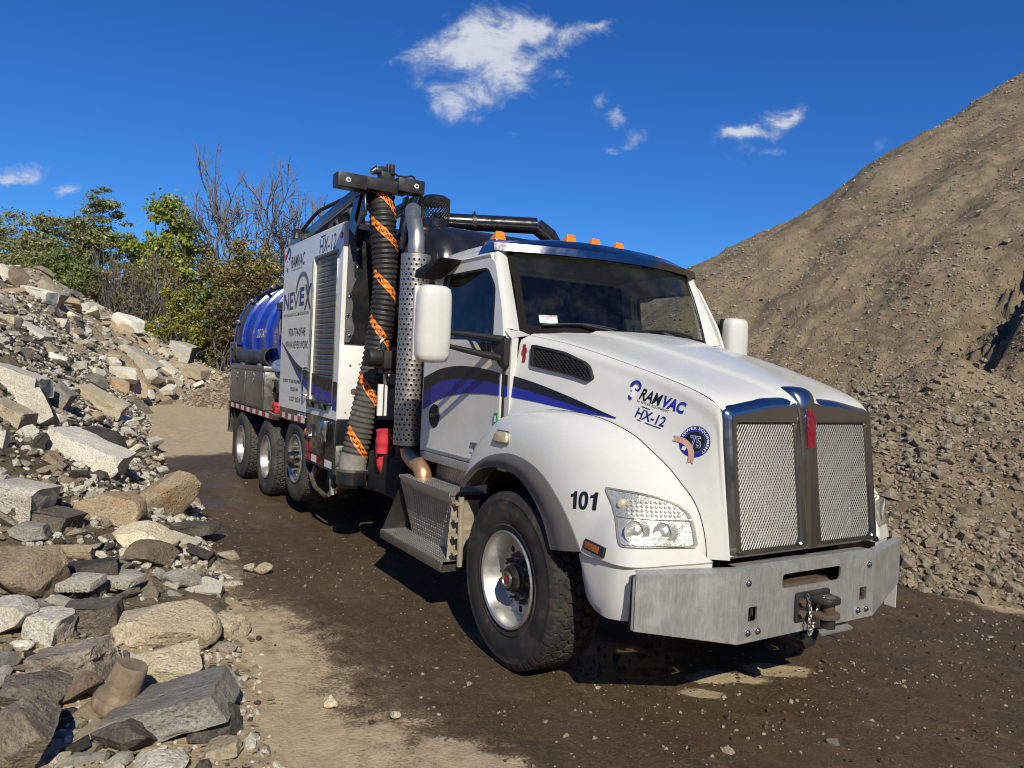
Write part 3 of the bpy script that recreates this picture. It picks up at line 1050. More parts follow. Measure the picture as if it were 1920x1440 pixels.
_sc = _g.noise(_g.mapping(_P, (3, 3, 60), (.3, 0, .2)), 5.0, 3.0, 0.5)
_c = _g.mix(_g.smooth(_st, 0.3, 0.7), (0.35, 0.35, 0.34), (0.46, 0.46, 0.45))
_c = _g.mix(_g.math('MULTIPLY', _g.smooth(_bl, 0.48, 0.68), 0.45), _c, (0.56, 0.56, 0.545))
_c = _g.mix(_g.math('MULTIPLY', _g.smooth(_bl, 0.46, 0.30), 0.45), _c, (0.26, 0.255, 0.24))
_c = _g.mix(_g.math('MULTIPLY', _g.smooth(_sc, 0.66, 0.72), 0.35), _c, (0.66, 0.66, 0.65))
_g.l.new(_c, _b.inputs['Base Color']); _b.inputs['Metallic'].default_value = 0.6
_g.put(_b.inputs['Roughness'], _g.smooth(_bl, 0.3, 0.7, 0.40, 0.56))
_g.l.new(_g.bump(_st, 0.08, 0.003), _b.inputs['Normal'])
M_MESHMETAL = mat('bright mesh wire', (0.14, 0.14, 0.138), 0.40, 1.0, 0.05, 20)
M_STEEL = mat('weathered stainless steel', (0.36, 0.345, 0.315), 0.36, 0.9, 0.12, 5, 0.1, dirt=(0.23, 0.20, 0.155), dirt_amt=0.55, dscale=2.5)
M_STACK = mat('stainless heat shield', (0.48, 0.455, 0.415), 0.40, 0.85, 0.10, 6, 0.08, dirt=(0.26, 0.22, 0.17), dirt_amt=0.35, dscale=4)
M_COPPER = mat('heat tinted exhaust elbow', (0.62, 0.36, 0.19), 0.42, 0.75, 0.10, 8, dirt=(0.45, 0.30, 0.18), dirt_amt=0.5, dscale=5)
M_BLACKPAINT = mat('black gloss paint', (0.012, 0.013, 0.016), 0.22, 0.0, 0.2, 5, 0.1, coat=0.3, dirt=(0.10, 0.085, 0.065), dirt_amt=0.22, dscale=2.5)
M_BLACKSTEEL = mat('black steel', (0.022, 0.022, 0.024), 0.45, 0.0, 0.25, 6, dirt=(0.12, 0.10, 0.08), dirt_amt=0.35, dscale=3)
M_PLASTIC = mat('black plastic', (0.014, 0.0135, 0.013), 0.62, 0.0, 0.15, 10, bump=0.1, bscale=300, bdist=0.001)
M_SEAL = mat('black rubber seal', (0.010, 0.009, 0.008), 0.8, 0.0, 0.1, 10, 0.05, spec=0.15)
M_FLARE = mat('grey rubber flare', (0.095, 0.093, 0.09), 0.62, 0.0, 0.12, 5, bump=0.1, bscale=200, bdist=0.001, dirt=(0.20, 0.175, 0.14), dirt_amt=0.3, dscale=3)
M_TYRE = mat('tyre rubber', (0.026, 0.025, 0.024), 0.78, 0.0, 0.2, 8, 0.08, bump=0.2, bscale=90, bdist=0.002, dirt=(0.115, 0.092, 0.064), dirt_amt=0.75, dscale=5, spec=0.35)
M_DUSTYTYRE = mat('dusty tyre rubber', (0.055, 0.053, 0.05), 0.85, 0.0, 0.2, 8, 0.08, bump=0.2, bscale=90, bdist=0.002, dirt=(0.13, 0.115, 0.09), dirt_amt=0.6, dscale=4, spec=0.3)
M_DARK = mat('dark underbody', (0.012, 0.011, 0.010), 0.85, 0.0, 0.3, 4)
M_INTERIOR = mat('dark cab trim', (0.055, 0.056, 0.055), 0.7, 0.0, 0.15, 6)
M_SEAT = mat('grey seat cloth', (0.11, 0.11, 0.108), 0.9, 0.0, 0.2, 20)
M_AMBER = mat('amber lens', (0.85, 0.22, 0.015), 0.18, 0.0, 0.08, 30, coat=0.4)
M_AMBERDARK = mat('dull amber lens', (0.28, 0.08, 0.02), 0.25, 0.0, 0.3, 60, coat=0.3)
M_REDLENS = mat('red lens', (0.35, 0.01, 0.012), 0.2, coat=0.4)
M_CREAMLENS = mat('yellowed lens', (0.52, 0.45, 0.28), 0.25, 0.0, 0.05, 20, coat=0.3)
M_BADGERED = mat('red enamel', (0.22, 0.006, 0.02), 0.2, 0.0, 0.1, 20, coat=0.5)
M_BLUEINK = mat('blue print', (0.016, 0.022, 0.27), 0.35, 0.0, 0.04, 10)
M_NAVYINK = mat('navy print', (0.012, 0.016, 0.14), 0.35, 0.0, 0.04, 10)
M_BLACKINK = mat('black print', (0.010, 0.010, 0.012), 0.35, 0.0, 0.1, 10)
M_GREYINK = mat('grey print', (0.12, 0.12, 0.13), 0.4, 0.0, 0.1, 10)
M_WHITEINK = mat('white print', (0.78, 0.78, 0.78), 0.4, 0.0, 0.03, 10)
M_BRONZE = mat('bronze print', (0.50, 0.31, 0.22), 0.4, 0.0, 0.15, 14)
M_GREENINK = mat('green print', (0.01, 0.33, 0.09), 0.4, 0.0, 0.1, 10)
M_REDINK = mat('red print', (0.45, 0.02, 0.03), 0.4, 0.0, 0.15, 10)
M_ORANGEINK = mat('orange hose print', (0.85, 0.235, 0.025), 0.55, 0.0, 0.12, 9, dirt=(0.40, 0.2, 0.08), dirt_amt=0.5, dscale=6)
M_HOSE = mat('black rubber hose', (0.020, 0.020, 0.020), 0.55, 0.0, 0.2, 6, dirt=(0.17, 0.16, 0.14), dirt_amt=0.25, dscale=3)
M_HOSEDUST = mat('dusty rubber hose', (0.075, 0.072, 0.063), 0.85, 0.0, 0.2, 6, dirt=(0.24, 0.22, 0.18), dirt_amt=0.5, dscale=6)
M_BLUETANK = mat('blue tank paint', (0.008, 0.036, 0.34), 0.24, 0.0, 0.04, 3, 0.05, coat=0.5, dirt=(0.05, 0.06, 0.16), dirt_amt=0.1, dscale=2)
M_LOUVRE = mat('grey roller slats', (0.115, 0.12, 0.125), 0.4, 0.5, 0.08, 3, dirt=(0.2, 0.18, 0.15), dirt_amt=0.25, dscale=2)
M_LAMPBACK = mat('lamp reflector', (0.66, 0.66, 0.63), 0.34, 0.55, 0.12, 30, 0.12, bump=0.6, bscale=35, bdist=0.01)
M_REDCLOTH = mat('red webbing', (0.55, 0.03, 0.05), 0.8, 0.0, 0.15, 15)
M_RUSTYSTEEL = mat('rusty steel', (0.10, 0.068, 0.05), 0.75, 0.2, 0.35, 12, bump=0.4, bscale=80, bdist=0.003, dirt=(0.28, 0.22, 0.16), dirt_amt=0.5, dscale=8)
M_DUSTYGUARD = mat('dust caked guard', (0.30, 0.255, 0.185), 0.95, 0.0, 0.15, 9, bump=0.4, bscale=60, bdist=0.004)


def tread_plate():
    m, g, b = new_mat('diamond tread plate')
    P = g.new('ShaderNodeTexCoord').outputs['Object']
    s = g.new('ShaderNodeSeparateXYZ'); g.l.new(P, s.inputs[0])
    u = g.math('MULTIPLY', s.outputs[0], 1 / 0.034)
    v = g.math('MULTIPLY', g.math('ADD', s.outputs[2], s.outputs[1]), 1 / 0.034)
    def lozenge(off, sgn):
        a = g.math('SUBTRACT', g.math('FRACT', g.math('ADD', u, off)), 0.5)
        c = g.math('SUBTRACT', g.math('FRACT', g.math('ADD', v, off)), 0.5)
        p = g.math('MULTIPLY', g.math('ADD', a, g.math('MULTIPLY', c, sgn)), 1.6)
        q = g.math('MULTIPLY', g.math('SUBTRACT', a, g.math('MULTIPLY', c, sgn)), 4.6)
        r = g.math('ADD', g.math('MULTIPLY', p, p), g.math('MULTIPLY', q, q))
        return g.smooth(r, 0.55, 0.2)
    h = g.math('MAXIMUM', lozenge(0.0, 1.0), lozenge(0.5, -1.0))
    n = g.noise(P, 5.0, 8.0, 0.65)
    base = g.mix(g.smooth(n, 0.4, 0.7), (0.30, 0.28, 0.24), (0.44, 0.42, 0.38))
    g.l.new(g.mix(h, base, (0.70, 0.68, 0.63)), b.inputs['Base Color'])
    b.inputs['Metallic'].default_value = 0.7
    g.put(b.inputs['Roughness'], g.smooth(h, 0, 1, 0.52, 0.32))
    g.l.new(g.bump(h, 0.9, 0.006), b.inputs['Normal'])
    return m


M_TREADPLATE = tread_plate()


def glass_material(name, tint, gloss=1.0):
    m = bpy.data.materials.new(name); m.use_nodes = True
    g = NT(m.node_tree); g.n.clear()
    tr = g.new('ShaderNodeBsdfTransparent'); tr.inputs[0].default_value = (*tint, 1)
    gl = g.new('ShaderNodeBsdfGlossy'); gl.inputs['Roughness'].default_value = 0.015
    gl.inputs['Color'].default_value = (0.95, 0.97, 1, 1)
    geo = g.new('ShaderNodeNewGeometry')
    cs = g.math('ABSOLUTE', g.dot(geo.outputs['Normal'], geo.outputs['Incoming']))
    fres = g.math('ADD', 0.045, g.math('MULTIPLY', g.math('POWER', g.math('SUBTRACT', 1.0, cs, clamp=True), 5.0), 0.955))
    P = g.new('ShaderNodeTexCoord').outputs['Object']
    dust = g.new('ShaderNodeBsdfDiffuse'); dust.inputs[0].default_value = (0.45, 0.42, 0.36, 1)
    mx = g.new('ShaderNodeMixShader')
    g.l.new(g.math('MULTIPLY', fres, gloss, clamp=True), mx.inputs[0]); g.l.new(tr.outputs[0], mx.inputs[1]); g.l.new(gl.outputs[0], mx.inputs[2])
    m2 = g.new('ShaderNodeMixShader')
    g.l.new(g.math('MULTIPLY', g.smooth(g.noise(P, 3.5, 8.0, 0.7), 0.42, 0.8), 0.05), m2.inputs[0])
    g.l.new(mx.outputs[0], m2.inputs[1]); g.l.new(dust.outputs[0], m2.inputs[2])
    o = g.new('ShaderNodeOutputMaterial'); g.l.new(m2.outputs[0], o.inputs[0])
    return m


M_GLASS = glass_material('tinted windscreen', (0.74, 0.82, 0.77), 0.8)
M_SIDEGLASS = glass_material('dark side glass', (0.66, 0.70, 0.68), 0.8)
M_LENS = glass_material('clear lamp lens', (0.92, 0.92, 0.90), 1.0)

M_LAMPRIM = mat('lamp housing edge', (0.30, 0.285, 0.24), 0.35, 0.2, 0.1, 20)


def dense2(poly, d=.03):
    out = []
    for i, p in enumerate(poly):
        q = poly[(i + 1) % len(poly)]; n = max(1, int(math.dist(p, q) / d))
        for k in range(n): out.append((p[0] + (q[0] - p[0]) * k / n, p[1] + (q[1] - p[1]) * k / n))
    return out


TRUCK = empty('vacuum_truck', (0, 0, 0), 'white vacuum truck with blue tank and hose boom, parked on the wet dirt', 'truck')
T = TRUCK

# ---- lettering: text is turned into flat faces and laid on the panel it belongs to
_dg = None


def text_faces(body, size=1.0, shear=0.0, bold=0.0, spacing=1.0, align='LEFT'):
    cu = bpy.data.curves.new('lettering', 'FONT')
    cu.body = body; cu.size = size; cu.shear = shear; cu.offset = bold; cu.space_character = spacing
    cu.align_x = align; cu.resolution_u = 3
    o = bpy.data.objects.new('lettering', cu); COL.objects.link(o)
    dg = bpy.context.evaluated_depsgraph_get(); dg.update()
    me = bpy.data.meshes.new_from_object(o.evaluated_get(dg))
    V = np.array([v.co[:2] for v in me.vertices]).reshape(-1, 2); F = [list(p.vertices) for p in me.polygons]
    bpy.data.objects.remove(o); bpy.data.curves.remove(cu); bpy.data.meshes.remove(me)
    return V, F


def fit(V, w, h=None):
    """scale a text block to width w (and height h), lower left at the origin"""
    V = V - V.min(0)
    e = V.max(0)
    s = w / e[0]
    return V * np.array([s, s if h is None else h / e[1]])


def lay(name, V, F, org, ux, uy, m, parent, bvh=None, lift=0.003, cast=(0, 1, 0), label=None, subdivide=0):
    """carry flat faces into space; with bvh they are cast on to the surface behind them"""
    org, ux, uy, cast = Vector(org), Vector(ux), Vector(uy), Vector(cast).normalized()
    bm = bmesh.new()
    vs = [bm.verts.new((p[0], p[1], 0)) for p in V]
    for f in F:
        try: bm.faces.new([vs[i] for i in f])
        except ValueError: pass
    if subdivide:
        bmesh.ops.triangulate(bm, faces=bm.faces)
        for _ in range(subdivide):
            bmesh.ops.subdivide_edges(bm, edges=[e for e in bm.edges if e.calc_length() > 0.02], cuts=1)
        bmesh.ops.triangulate(bm, faces=bm.faces)
    for v in bm.verts:
        p = org + ux * v.co.x + uy * v.co.y
        if bvh is not None:
            hit = bvh.ray_cast(p - cast * 1.0, cast, 3.0)
            if hit[0] is not None:
                nn = hit[1] if hit[1].dot(cast) < 0 else -hit[1]
                p = hit[0] + nn * lift
        else:
            p = p - cast * lift
        v.co = p
    me = bpy.data.meshes.new(name); bm.to_mesh(me); bm.free()
    me.materials.append(m)
    o = obj(name, finish(me, None), parent)
    if label: o['label'] = label
    return o


def bvh_of(*objs):
    V, F = [], []
    for o in objs:
        b = len(V)
        V += [v.co.copy() for v in o.data.vertices]; F += [[b + i for i in p.vertices] for p in o.data.polygons]
    return BVHTree.FromPolygons(V, F)


def poly_fill(*loops):
    L = [[Vector((p[0], p[1], 0)) for p in l] for l in loops]
    return np.array([p[:2] for l in L for p in l]), [list(t) for t in tessellate_polygon(L)]


# ---- hood and fenders -------------------------------------------------------
SHOULDER = [(-.57, .925, 2.115), (-.3, .872, 2.075), (-.02, .830, 2.02), (.25, .785, 1.955), (.48, .745, 1.895), (.66, .712, 1.845), (.80, .688, 1.80),
            (.90, .668, 1.755), (.965, .652, 1.70), (.99, .65, 1.5), (1.015, .65, 1.3), (1.045, .65, 1.08), (1.07, .65, .91)]
FEND = [  # inner edge, crest control, outer edge
    ((-.92, 1.06, 1.13), (-.93, 1.17, 1.17), (-.955, 1.21, 1.03)), ((-.84, 1.06, 1.31), (-.86, 1.20, 1.34), (-.80, 1.22, 1.16)),
    ((-.66, 1.07, 1.455), (-.68, 1.20, 1.49), (-.60, 1.225, 1.265)), ((-.555, 1.085, 1.535), (-.49, 1.20, 1.575), (-.38, 1.23, 1.32)),
    ((-.25, 1.03, 1.61), (-.25, 1.20, 1.61), (-.2, 1.23, 1.33)), ((0, .985, 1.627), (0, 1.19, 1.61), (0, 1.23, 1.295)),
    ((.25, .93, 1.605), (.22, 1.18, 1.56), (.17, 1.23, 1.22)), ((.48, .875, 1.535), (.42, 1.165, 1.47), (.31, 1.225, 1.11)),
    ((.64, .84, 1.44), (.57, 1.145, 1.36), (.42, 1.215, .985)), ((.74, .81, 1.365), (.67, 1.14, 1.27), (.50, 1.21, .875)),
    ((.82, .785, 1.285), (.73, 1.135, 1.22), (.68, 1.20, .868)), ((.88, .768, 1.225), (.79, 1.09, 1.18), (.80, 1.175, .866)),
    ((.925, .755, 1.155), (.86, .99, 1.14), (.875, 1.10, .868)), ((.955, .748, 1.08), (.92, .89, 1.06), (.945, .93, .882)),
    ((.975, .742, 1.0), (.97, .82, 1.0), (.995, .82, .892)), ((.985, .737, .905), (1.0, .77, .93), (1.03, .737, .902))]


def crx(rows, n):
    """resample a list of equal-length point tuples by index"""
    A = np.array(rows, float)                      # (m, k, 3)
    m = len(A); t = np.linspace(0, m - 1, n)
    i = np.clip(t.astype(int), 0, m - 2); f = (t - i)[:, None, None]
    D = np.zeros_like(A); D[1:-1] = (A[2:] - A[:-2]) / 2; D[0] = A[1] - A[0]; D[-1] = A[-1] - A[-2]
    return ((2 * f**3 - 3 * f**2 + 1) * A[i] + (f**3 - 2 * f**2 + f) * D[i] + (-2 * f**3 + 3 * f**2) * A[i + 1] + (f**3 - f**2) * D[i + 1])


def hood_top_points():
    S = crx([(p,) for p in SHOULDER[:9]], 40)[:, 0]
    rows = []
    for k, p in enumerate(S):
        x, ys, zs = p
        t = (x + .56) / 1.525
        yc = .47 + (.13 - .47) * t                  # the raised centre narrows to the grille
        row = []
        xr = x
        for s in (-1, 1):
            prof = [(ys, 0.0), (ys - .006, .008), (ys - .02, .014), (ys * .86, .022), ((ys + yc) / 2, .034), (yc + .035, .041), (yc + .012, .047), (yc - .012, .058), (yc - .035, .063), (yc * .5, .070), (0, .074)]
            if s == 1: prof = prof[:-1][::-1]
            for (yy, dz) in prof:
                bow = .17 * (1 - t) ** 2 * (1 - (yy / ys) ** 2)    # rear edge bows forward under the windscreen
                row.append((xr + bow + .03 * t * (1 - (yy / ys) ** 2), s * yy, zs + dz * (1 - .15 * t)))
        rows.append(row)
    return np.array(rows)


def side_points(s):
    rows = list(zip(SHOULDER, [f[0] for f in FEND[3:]]))
    R = crx(rows, 56)
    w = np.linspace(0, 1, 18)
    P = []
    for i_, (a, b) in enumerate(R):
        out = []
        full = max(0.0, 1 - i_ / 22.0)                # near the cowl the side stands almost upright
        for k in w:
            p = a * (1 - k) + b * k
            p[1] = a[1] + (b[1] - a[1]) * k ** (1 - .62 * full)
            roll = .018 * math.exp(-((k - .06) / .10) ** 2) + .030 * math.sin(math.pi * k) * (0.4 - k)
            hh = max(0.15, min(1, (a[2] - b[2]) / .4))
            p = p + np.array([.0, roll * hh, 0])
            out.append((p[0], s * p[1], p[2]))
        P.append(out)
    return np.array(P)


def fender_points(s):
    R = crx(FEND, 72)
    w = np.linspace(0, 1, 22)
    P = []
    for a, c, b in R:
        out = []
        for k in w:
            # a rounder shoulder than a plain parabola
            kk = k
            p = a * (1 - kk) ** 2 + c * 2.0 * kk * (1 - kk) + b * kk ** 2
            q = a * (1 - kk) ** 3 + (c * 2 + a) / 3 * 3 * kk * (1 - kk) ** 2 + (c * 2 + b) / 3 * 3 * kk ** 2 * (1 - kk) + b * kk ** 3
            p = p + (p - (a * (1 - kk) + b * kk)) * 0.22
            out.append((p[0], s * p[1], p[2]))
        P.append(out)
    return np.array(P)


mb = MB(); mb.grid(hood_top_points()); hood_top = mb
for s in (-1, 1):
    mb.grid(side_points(s))
HOOD = mb.build('hood', M_WHITE, T, 40, fix=False)
FENDERS = {}
for s in (-1, 1):
    f = MB(); f.grid(fender_points(s))
    # the turned-in lower lip
    P = fender_points(s)
    lip = P[36:, -1]
    f.grid(np.stack([lip, lip + np.array([-.012, -s * .012, -.012]), lip + np.array([-.05, -s * .05, -.012])], 1))
    FENDERS[s] = f.build('fender', M_WHITE, T, 45, fix=False)
    # seam between fender and hood
    sm = MB(); sm.tube([(p[0], p[1] + s * .001, p[2] + .0005) for p in P[14:, 0]], .0035, 5)
    sm.build('seam', M_PLASTIC, FENDERS[s])
    # rubber flare along the wheel arch
    A = crx([(f_[2],) for f_ in FEND[:10]], 40)[:, 0]
    I = cr([(-.86, 1.02), (-.80, 1.075), (-.64, 1.18), (-.39, 1.225), (-.15, 1.195), (.04, 1.09), (.16, .97), (.24, .83)], 40)
    rows = []
    for (o3, i2) in zip(A, I):
        o3 = np.array([o3[0], o3[1] + .004, o3[2]]); i3 = np.array([i2[0], 1.235, i2[1]])
        row = [o3 - np.array([0, .012, 0])]
        for k in np.linspace(0, 1, 7):
            p = o3 * (1 - k) + i3 * k; p[1] += .022 * math.sin(math.pi * min(1, k * 1.15)) + .004
            row.append(p)
        row += [i3 + np.array([.0, -.03, .0]), i3 + np.array([0, -.14, .012])]
        rows.append([(q[0], s * q[1], q[2]) for q in row])
    fl = MB(); fl.grid(rows); fl.f.append(list(range(len(rows[0]) * 39, len(rows[0]) * 40))); fl.mi.append(0)
    fl.build('wheel_arch_flare', M_FLARE, FENDERS[s], 50)
    # dark inner arch
    ia = MB()
    ia.grid([[(p[0], s * 1.09, p[1] + .012), (p[0] * .97, s * .62, p[1] + .05)] for p in I])
    ia.box2((-.93, s * .60, .5), (.5, s * .62, 1.6))
    ia.build('inner_arch', M_DARK, FENDERS[s])
    # small lamp on the fender crest, amber marker below it
    fb = bvh_of(FENDERS[s])
    def on_fender(x, z, d=.004):
        h = fb.ray_cast(Vector((x, s * 2.5, z)), Vector((0, -s, 0)), 3)
        return h[0], (h[1] if h[1].y * s > 0 else -h[1])
    p, n = on_fender(-.40, 1.425)
    if p is not None:
        q = n.to_track_quat('Z', 'X').to_matrix(); base = Vector(p)
        up = Vector((0, 0, 1)); tx = Vector((1, 0, 0)); tx = (tx - n * tx.dot(n)).normalized(); ty = n.cross(tx)
        rot = Matrix((tx, ty, n)).transposed()
        a = MB(); a.prism(rounded([(-.095, -.035), (.095, -.035), (.075, .035), (-.075, .035)], .02), 2, -.01, .022)
        a.v = [tuple(base + rot @ Vector(v)) for v in a.v]
        lam = a.build('side_lamp', M_CREAMLENS, FENDERS[s], bevel=.006)
        a = MB(); a.prism(rounded([(-.105, -.045), (.105, -.045), (.083, .045), (-.083, .045)], .02), 2, -.01, .006)
        a.v = [tuple(base + rot @ Vector(v)) for v in a.v]; a.build('lamp_bezel', M_STEEL, lam)
    p, n = on_fender(.61, .918)
    if p is not None:
        tx = Vector((1, 0, -.09)); tx = (tx - n * tx.dot(n)).normalized(); ty = n.cross(tx); rot = Matrix((tx, ty, n)).transposed()
        a = MB(); a.box((0, 0, .004), (.17, .056, .02)); a.v = [tuple(Vector(p) + rot @ Vector(v)) for v in a.v]
        hs_ = a.build('side_marker', M_PLASTIC, FENDERS[s], bevel=.004)
        a = MB(); a.box((-.012, 0, .014), (.115, .036, .012)); a.v = [tuple(Vector(p) + rot @ Vector(v)) for v in a.v]
        a.build('marker_lens', M_AMBERDARK, hs_, bevel=.003)

HB = bvh_of(HOOD); FB = bvh_of(FENDERS[-1])


def on_side(px, pz, bvh=HB, s=-1):
    h = bvh.ray_cast(Vector((px, s * 3, pz)), Vector((0, -s, 0)), 6)
    return h[0]


# side vents
for s in (-1, 1):
    out2 = rounded([(-.415, 1.903), (-.445, 2.05), (-.16, 2.004), (.03, 1.942), (.078, 1.91), (.128, 1.838), (.105, 1.818), (-.10, 1.860)], .025)
    def vy(x, z, d=0.0):
        h = HB.ray_cast(Vector((x, s * 3, z)), Vector((0, -s, 0)), 6)
        return (x, (h[0].y if h[0] is not None else s * .9) + s * d, z)
    c = np.mean(out2, 0)
    inn = [(c[0] + (p[0] - c[0]) * .93, c[1] + (p[1] - c[1]) * .84) for p in out2]
    v = MB(); v.panel(out2, [inn], lambda x, z: vy(x, z, .024), (0, -s * .035, 0))
    vent = v.build('side_vent', M_PLASTIC, HOOD, 30)
    v = MB(); v.panel(inn, [], lambda x, z: vy(x, z, .013)); v.build('vent_backing', M_DARK, vent)
    v = MB()
    xs_ = np.arange(-.6, .2, .024)
    pin = [Vector(p) for p in inn]
    def inside(x, z):
        c_ = False; j = len(inn) - 1
        for i in range(len(inn)):
            if (inn[i][1] > z) != (inn[j][1] > z) and x < (inn[j][0] - inn[i][0]) * (z - inn[i][1]) / (inn[j][1] - inn[i][1]) + inn[i][0]: c_ = not c_
            j = i
        return c_
    for sl in (-1, 1):
        for x0 in np.arange(-1.2, 1.2, .03):
            seg = []
            for t in np.linspace(0, 1, 40):
                z = 1.78 + .3 * t; x = x0 + sl * (z - 1.9) * 1.3
                if inside(x, z): seg.append(vy(x, z, .018))
            if len(seg) > 2: v.tube([seg[0], seg[len(seg) // 2], seg[-1]], .0028, 4)
    o = v.build('vent_mesh', M_PLASTIC, vent, None); o['kind'] = 'stuff'
    # small red badge behind the vent
    sy = lambda x, z, d: tuple(vy(x, z, d))
    for poly, d, nm in (([(math.cos(a) * .020 - .512, 2.0 + math.sin(a) * .030) for a in np.linspace(0, 2 * math.pi, 20, endpoint=False)], .008, 'side_badge'),
                        (rounded([(-.512, 1.925), (-.488, 1.925), (-.490, 1.974), (-.516, 1.974)], .006), .006, 'badge_tail'), (rounded([(-.534, 2.028), (-.508, 2.028), (-.512, 2.05), (-.532, 2.05)], .004), .006, 'badge_crown')):
        b0 = MB(); b0.panel(poly, [], lambda x, z: sy(x, z, d), (0, -s * .012, 0)); b0.build(nm, M_BADGERED, HOOD, 30)

# ---- grille -----------------------------------------------------------------
def gx(z): return .985 + (1.72 - z) * .117


def grille_outline(inset, n=10):
    hw = .665 - inset
    zt, zb = 1.735 - inset, .905 + inset * .9
    pts = [(-hw, zb), (hw, zb)]
    pts = rounded([(-hw, zb), (hw, zb), (hw, zt - .005), (hw * .5, zt + .045), (0, zt + .062), (-hw * .5, zt + .045), (-hw, zt - .005)], .055 - min(.03, inset * .4), 4)
    return pts


def opening(sg, grow=0.0):
    a, b = sg * (.095 - grow), sg * (.575 + grow)
    lo, hi = min(a, b), max(a, b)
    return rounded([(lo, .955 - grow), (hi, .955 - grow), (hi, 1.635 + grow), (lo, 1.635 + grow)], .03, 4)


g_ = MB()
IN = .058
g_.panel(grille_outline(IN), [opening(-1, .016)[::-1], opening(1, .016)[::-1]], lambda y, z: (gx(z) + .012, y, z))
rings = []
for th in np.linspace(0, math.pi / 2, 7):
    ins = IN * (1 - math.sin(th)); back = .085 * (1 - math.cos(th))
    rings.append([(gx(z) + .012 - back, y, z) for (y, z) in grille_outline(ins)])
rings.append([(x - .12, y, z) for (x, y, z) in rings[-1]])
n_ = len(rings[0])
for a, b in zip(rings[:-1], rings[1:]):
    g_.grid([[p, q] for p, q in zip(a + a[:1], b + b[:1])])
for sg in (-1, 1):
    rr = []
    for th in np.linspace(0, math.pi / 2, 5):
        rr.append([(gx(z) + .012 - .03 * (1 - math.cos(th)), y, z) for (y, z) in opening(sg, .016 * (1 - math.sin(th)))])
    for a, b in zip(rr[:-1], rr[1:]):
        g_.grid([[p, q] for p, q in zip(a + a[:1], b + b[:1])])
GRILLE = g_.build('grille_surround', M_CHROME, T, 50)
# centre bar that rolls over the nose
path = [(gx(.93) + .006, .93, .048, .010), (gx(1.2) + .008, 1.2, .050, .013), (gx(1.5) + .010, 1.5, .055, .018), (gx(1.66) + .010, 1.66, .064, .028), (gx(1.735) - .002, 1.752, .078, .036), (.950, 1.805, .088, .034), (.90, 1.826, .090, .024), (.84, 1.838, .085, .010)]
rows = []
pp = crx([((a, b, 0), (c, d, 0)) for a, b, c, d in path], 36)
for i in range(36):
    (x, z, _), (hw, pr, _) = pp[i]
    i0, i1 = max(0, i - 1), min(35, i + 1)
    d = (pp[i1][0] - pp[i0][0])[:2]; d /= np.linalg.norm(d); nrm = np.array([d[1], -d[0]])
    row = []
    for th in np.linspace(-math.pi / 2, math.pi / 2, 15):
        k = max(0, math.cos(th)) ** .75
        row.append((x + nrm[0] * pr * k, math.sin(th) * hw, z + nrm[1] * pr * k))
    rows.append(row)
c_ = MB(); c_.grid(rows); BAR = c_.build('centre_bar', M_CHROME, GRILLE, 60, fix=False); BARB = bvh_of(BAR)
# woven mesh in each opening: bright strands over darker cross strands
for sg in (-1, 1):
    w_ = MB()
    y0, y1 = sorted((sg * .087, sg * .583)); z0, z1 = .947, 1.643
    for sl, dx in ((1, .004), (-1, -.002)):
        k = 0
        for c in np.arange(z0 - .9, z1 + .9, .0305):
            # z = c + sl*1.45*(y-y0)
            pts = []
            for yy in (y0, y1): pts.append((yy, c + sl * 1.45 * (yy - y0)))
            (ya, za), (yb, zb) = pts
            t0, t1 = 0.0, 1.0
            dz = zb - za
            for lim, sgn in ((z0, 1), (z1, -1)):
                va, vb = (za - lim) * sgn, (zb - lim) * sgn
                if va < 0 and vb < 0: t0, t1 = 1, 0; break
                if va < 0: t0 = max(t0, va / (va - vb))
                if vb < 0: t1 = min(t1, va / (va - vb))
            if t1 - t0 < .02: continue
            A = (ya + (yb - ya) * t0, za + dz * t0); B = (ya + (yb - ya) * t1, za + dz * t1)
            nseg = max(2, int(abs(B[1] - A[1]) / .0305) + 1)
            P = []
            for q in np.linspace(0, 1, nseg * 2 + 1):
                y, z = A[0] + (B[0] - A[0]) * q, A[1] + (B[1] - A[1]) * q
                P.append((gx(z) - .018 + dx, y, z))
            w_.tube([P[0], P[-1]], .0031 if sl == 1 else .0029, 4)
    o = w_.build('mesh_screen', M_MESHMETAL, GRILLE, None)
    o['kind'] = 'stuff'
    bk = MB(); bk.box2((gx(1.64) - .09, y0, .93), (gx(.95) - .16, y1, 1.66)); bk.build('radiator_core', M_DARK, GRILLE)
# red badge on the bar
def bar_x(z, d):
    zz = min(z, 1.70); h = BARB.ray_cast(Vector((3, 0, zz)), Vector((-1, 0, 0)), 5)
    return h[0].x + d - (z - zz) * .25
b_ = MB()
oval = [(math.cos(a) * .042, 1.645 + math.sin(a) * .05) for a in np.linspace(0, 2 * math.pi, 28, endpoint=False)]
ban = rounded([(-.03, 1.50), (.03, 1.50), (.033, 1.605), (-.033, 1.605)], .012)
top = rounded([(-.03, 1.685), (.03, 1.685), (.026, 1.718), (-.026, 1.718)], .008)
def plate(poly, d0, d1):
    m_ = MB(); n = len(poly)
    m_.add([(bar_x(z, d0), y, z) for y, z in poly] + [(bar_x(z, d1), y, z) for y, z in poly],
           [[i, (i + 1) % n, n + (i + 1) % n, n + i] for i in range(n)] + [list(range(n, 2 * n))])
    return m_
def grow(poly, k):
    c = np.mean(poly, 0); return [tuple(c + (np.array(p) - c) * k) for p in poly]
bdg = plate(grow(oval, 1.14), -.02, .006)
for q in (ban, top):
    m2 = plate(grow(q, 1.14), -.02, .005); bdg.add(m2.v, m2.f)
BADGE = bdg.build('nose_badge', M_CHROME, T, 40)
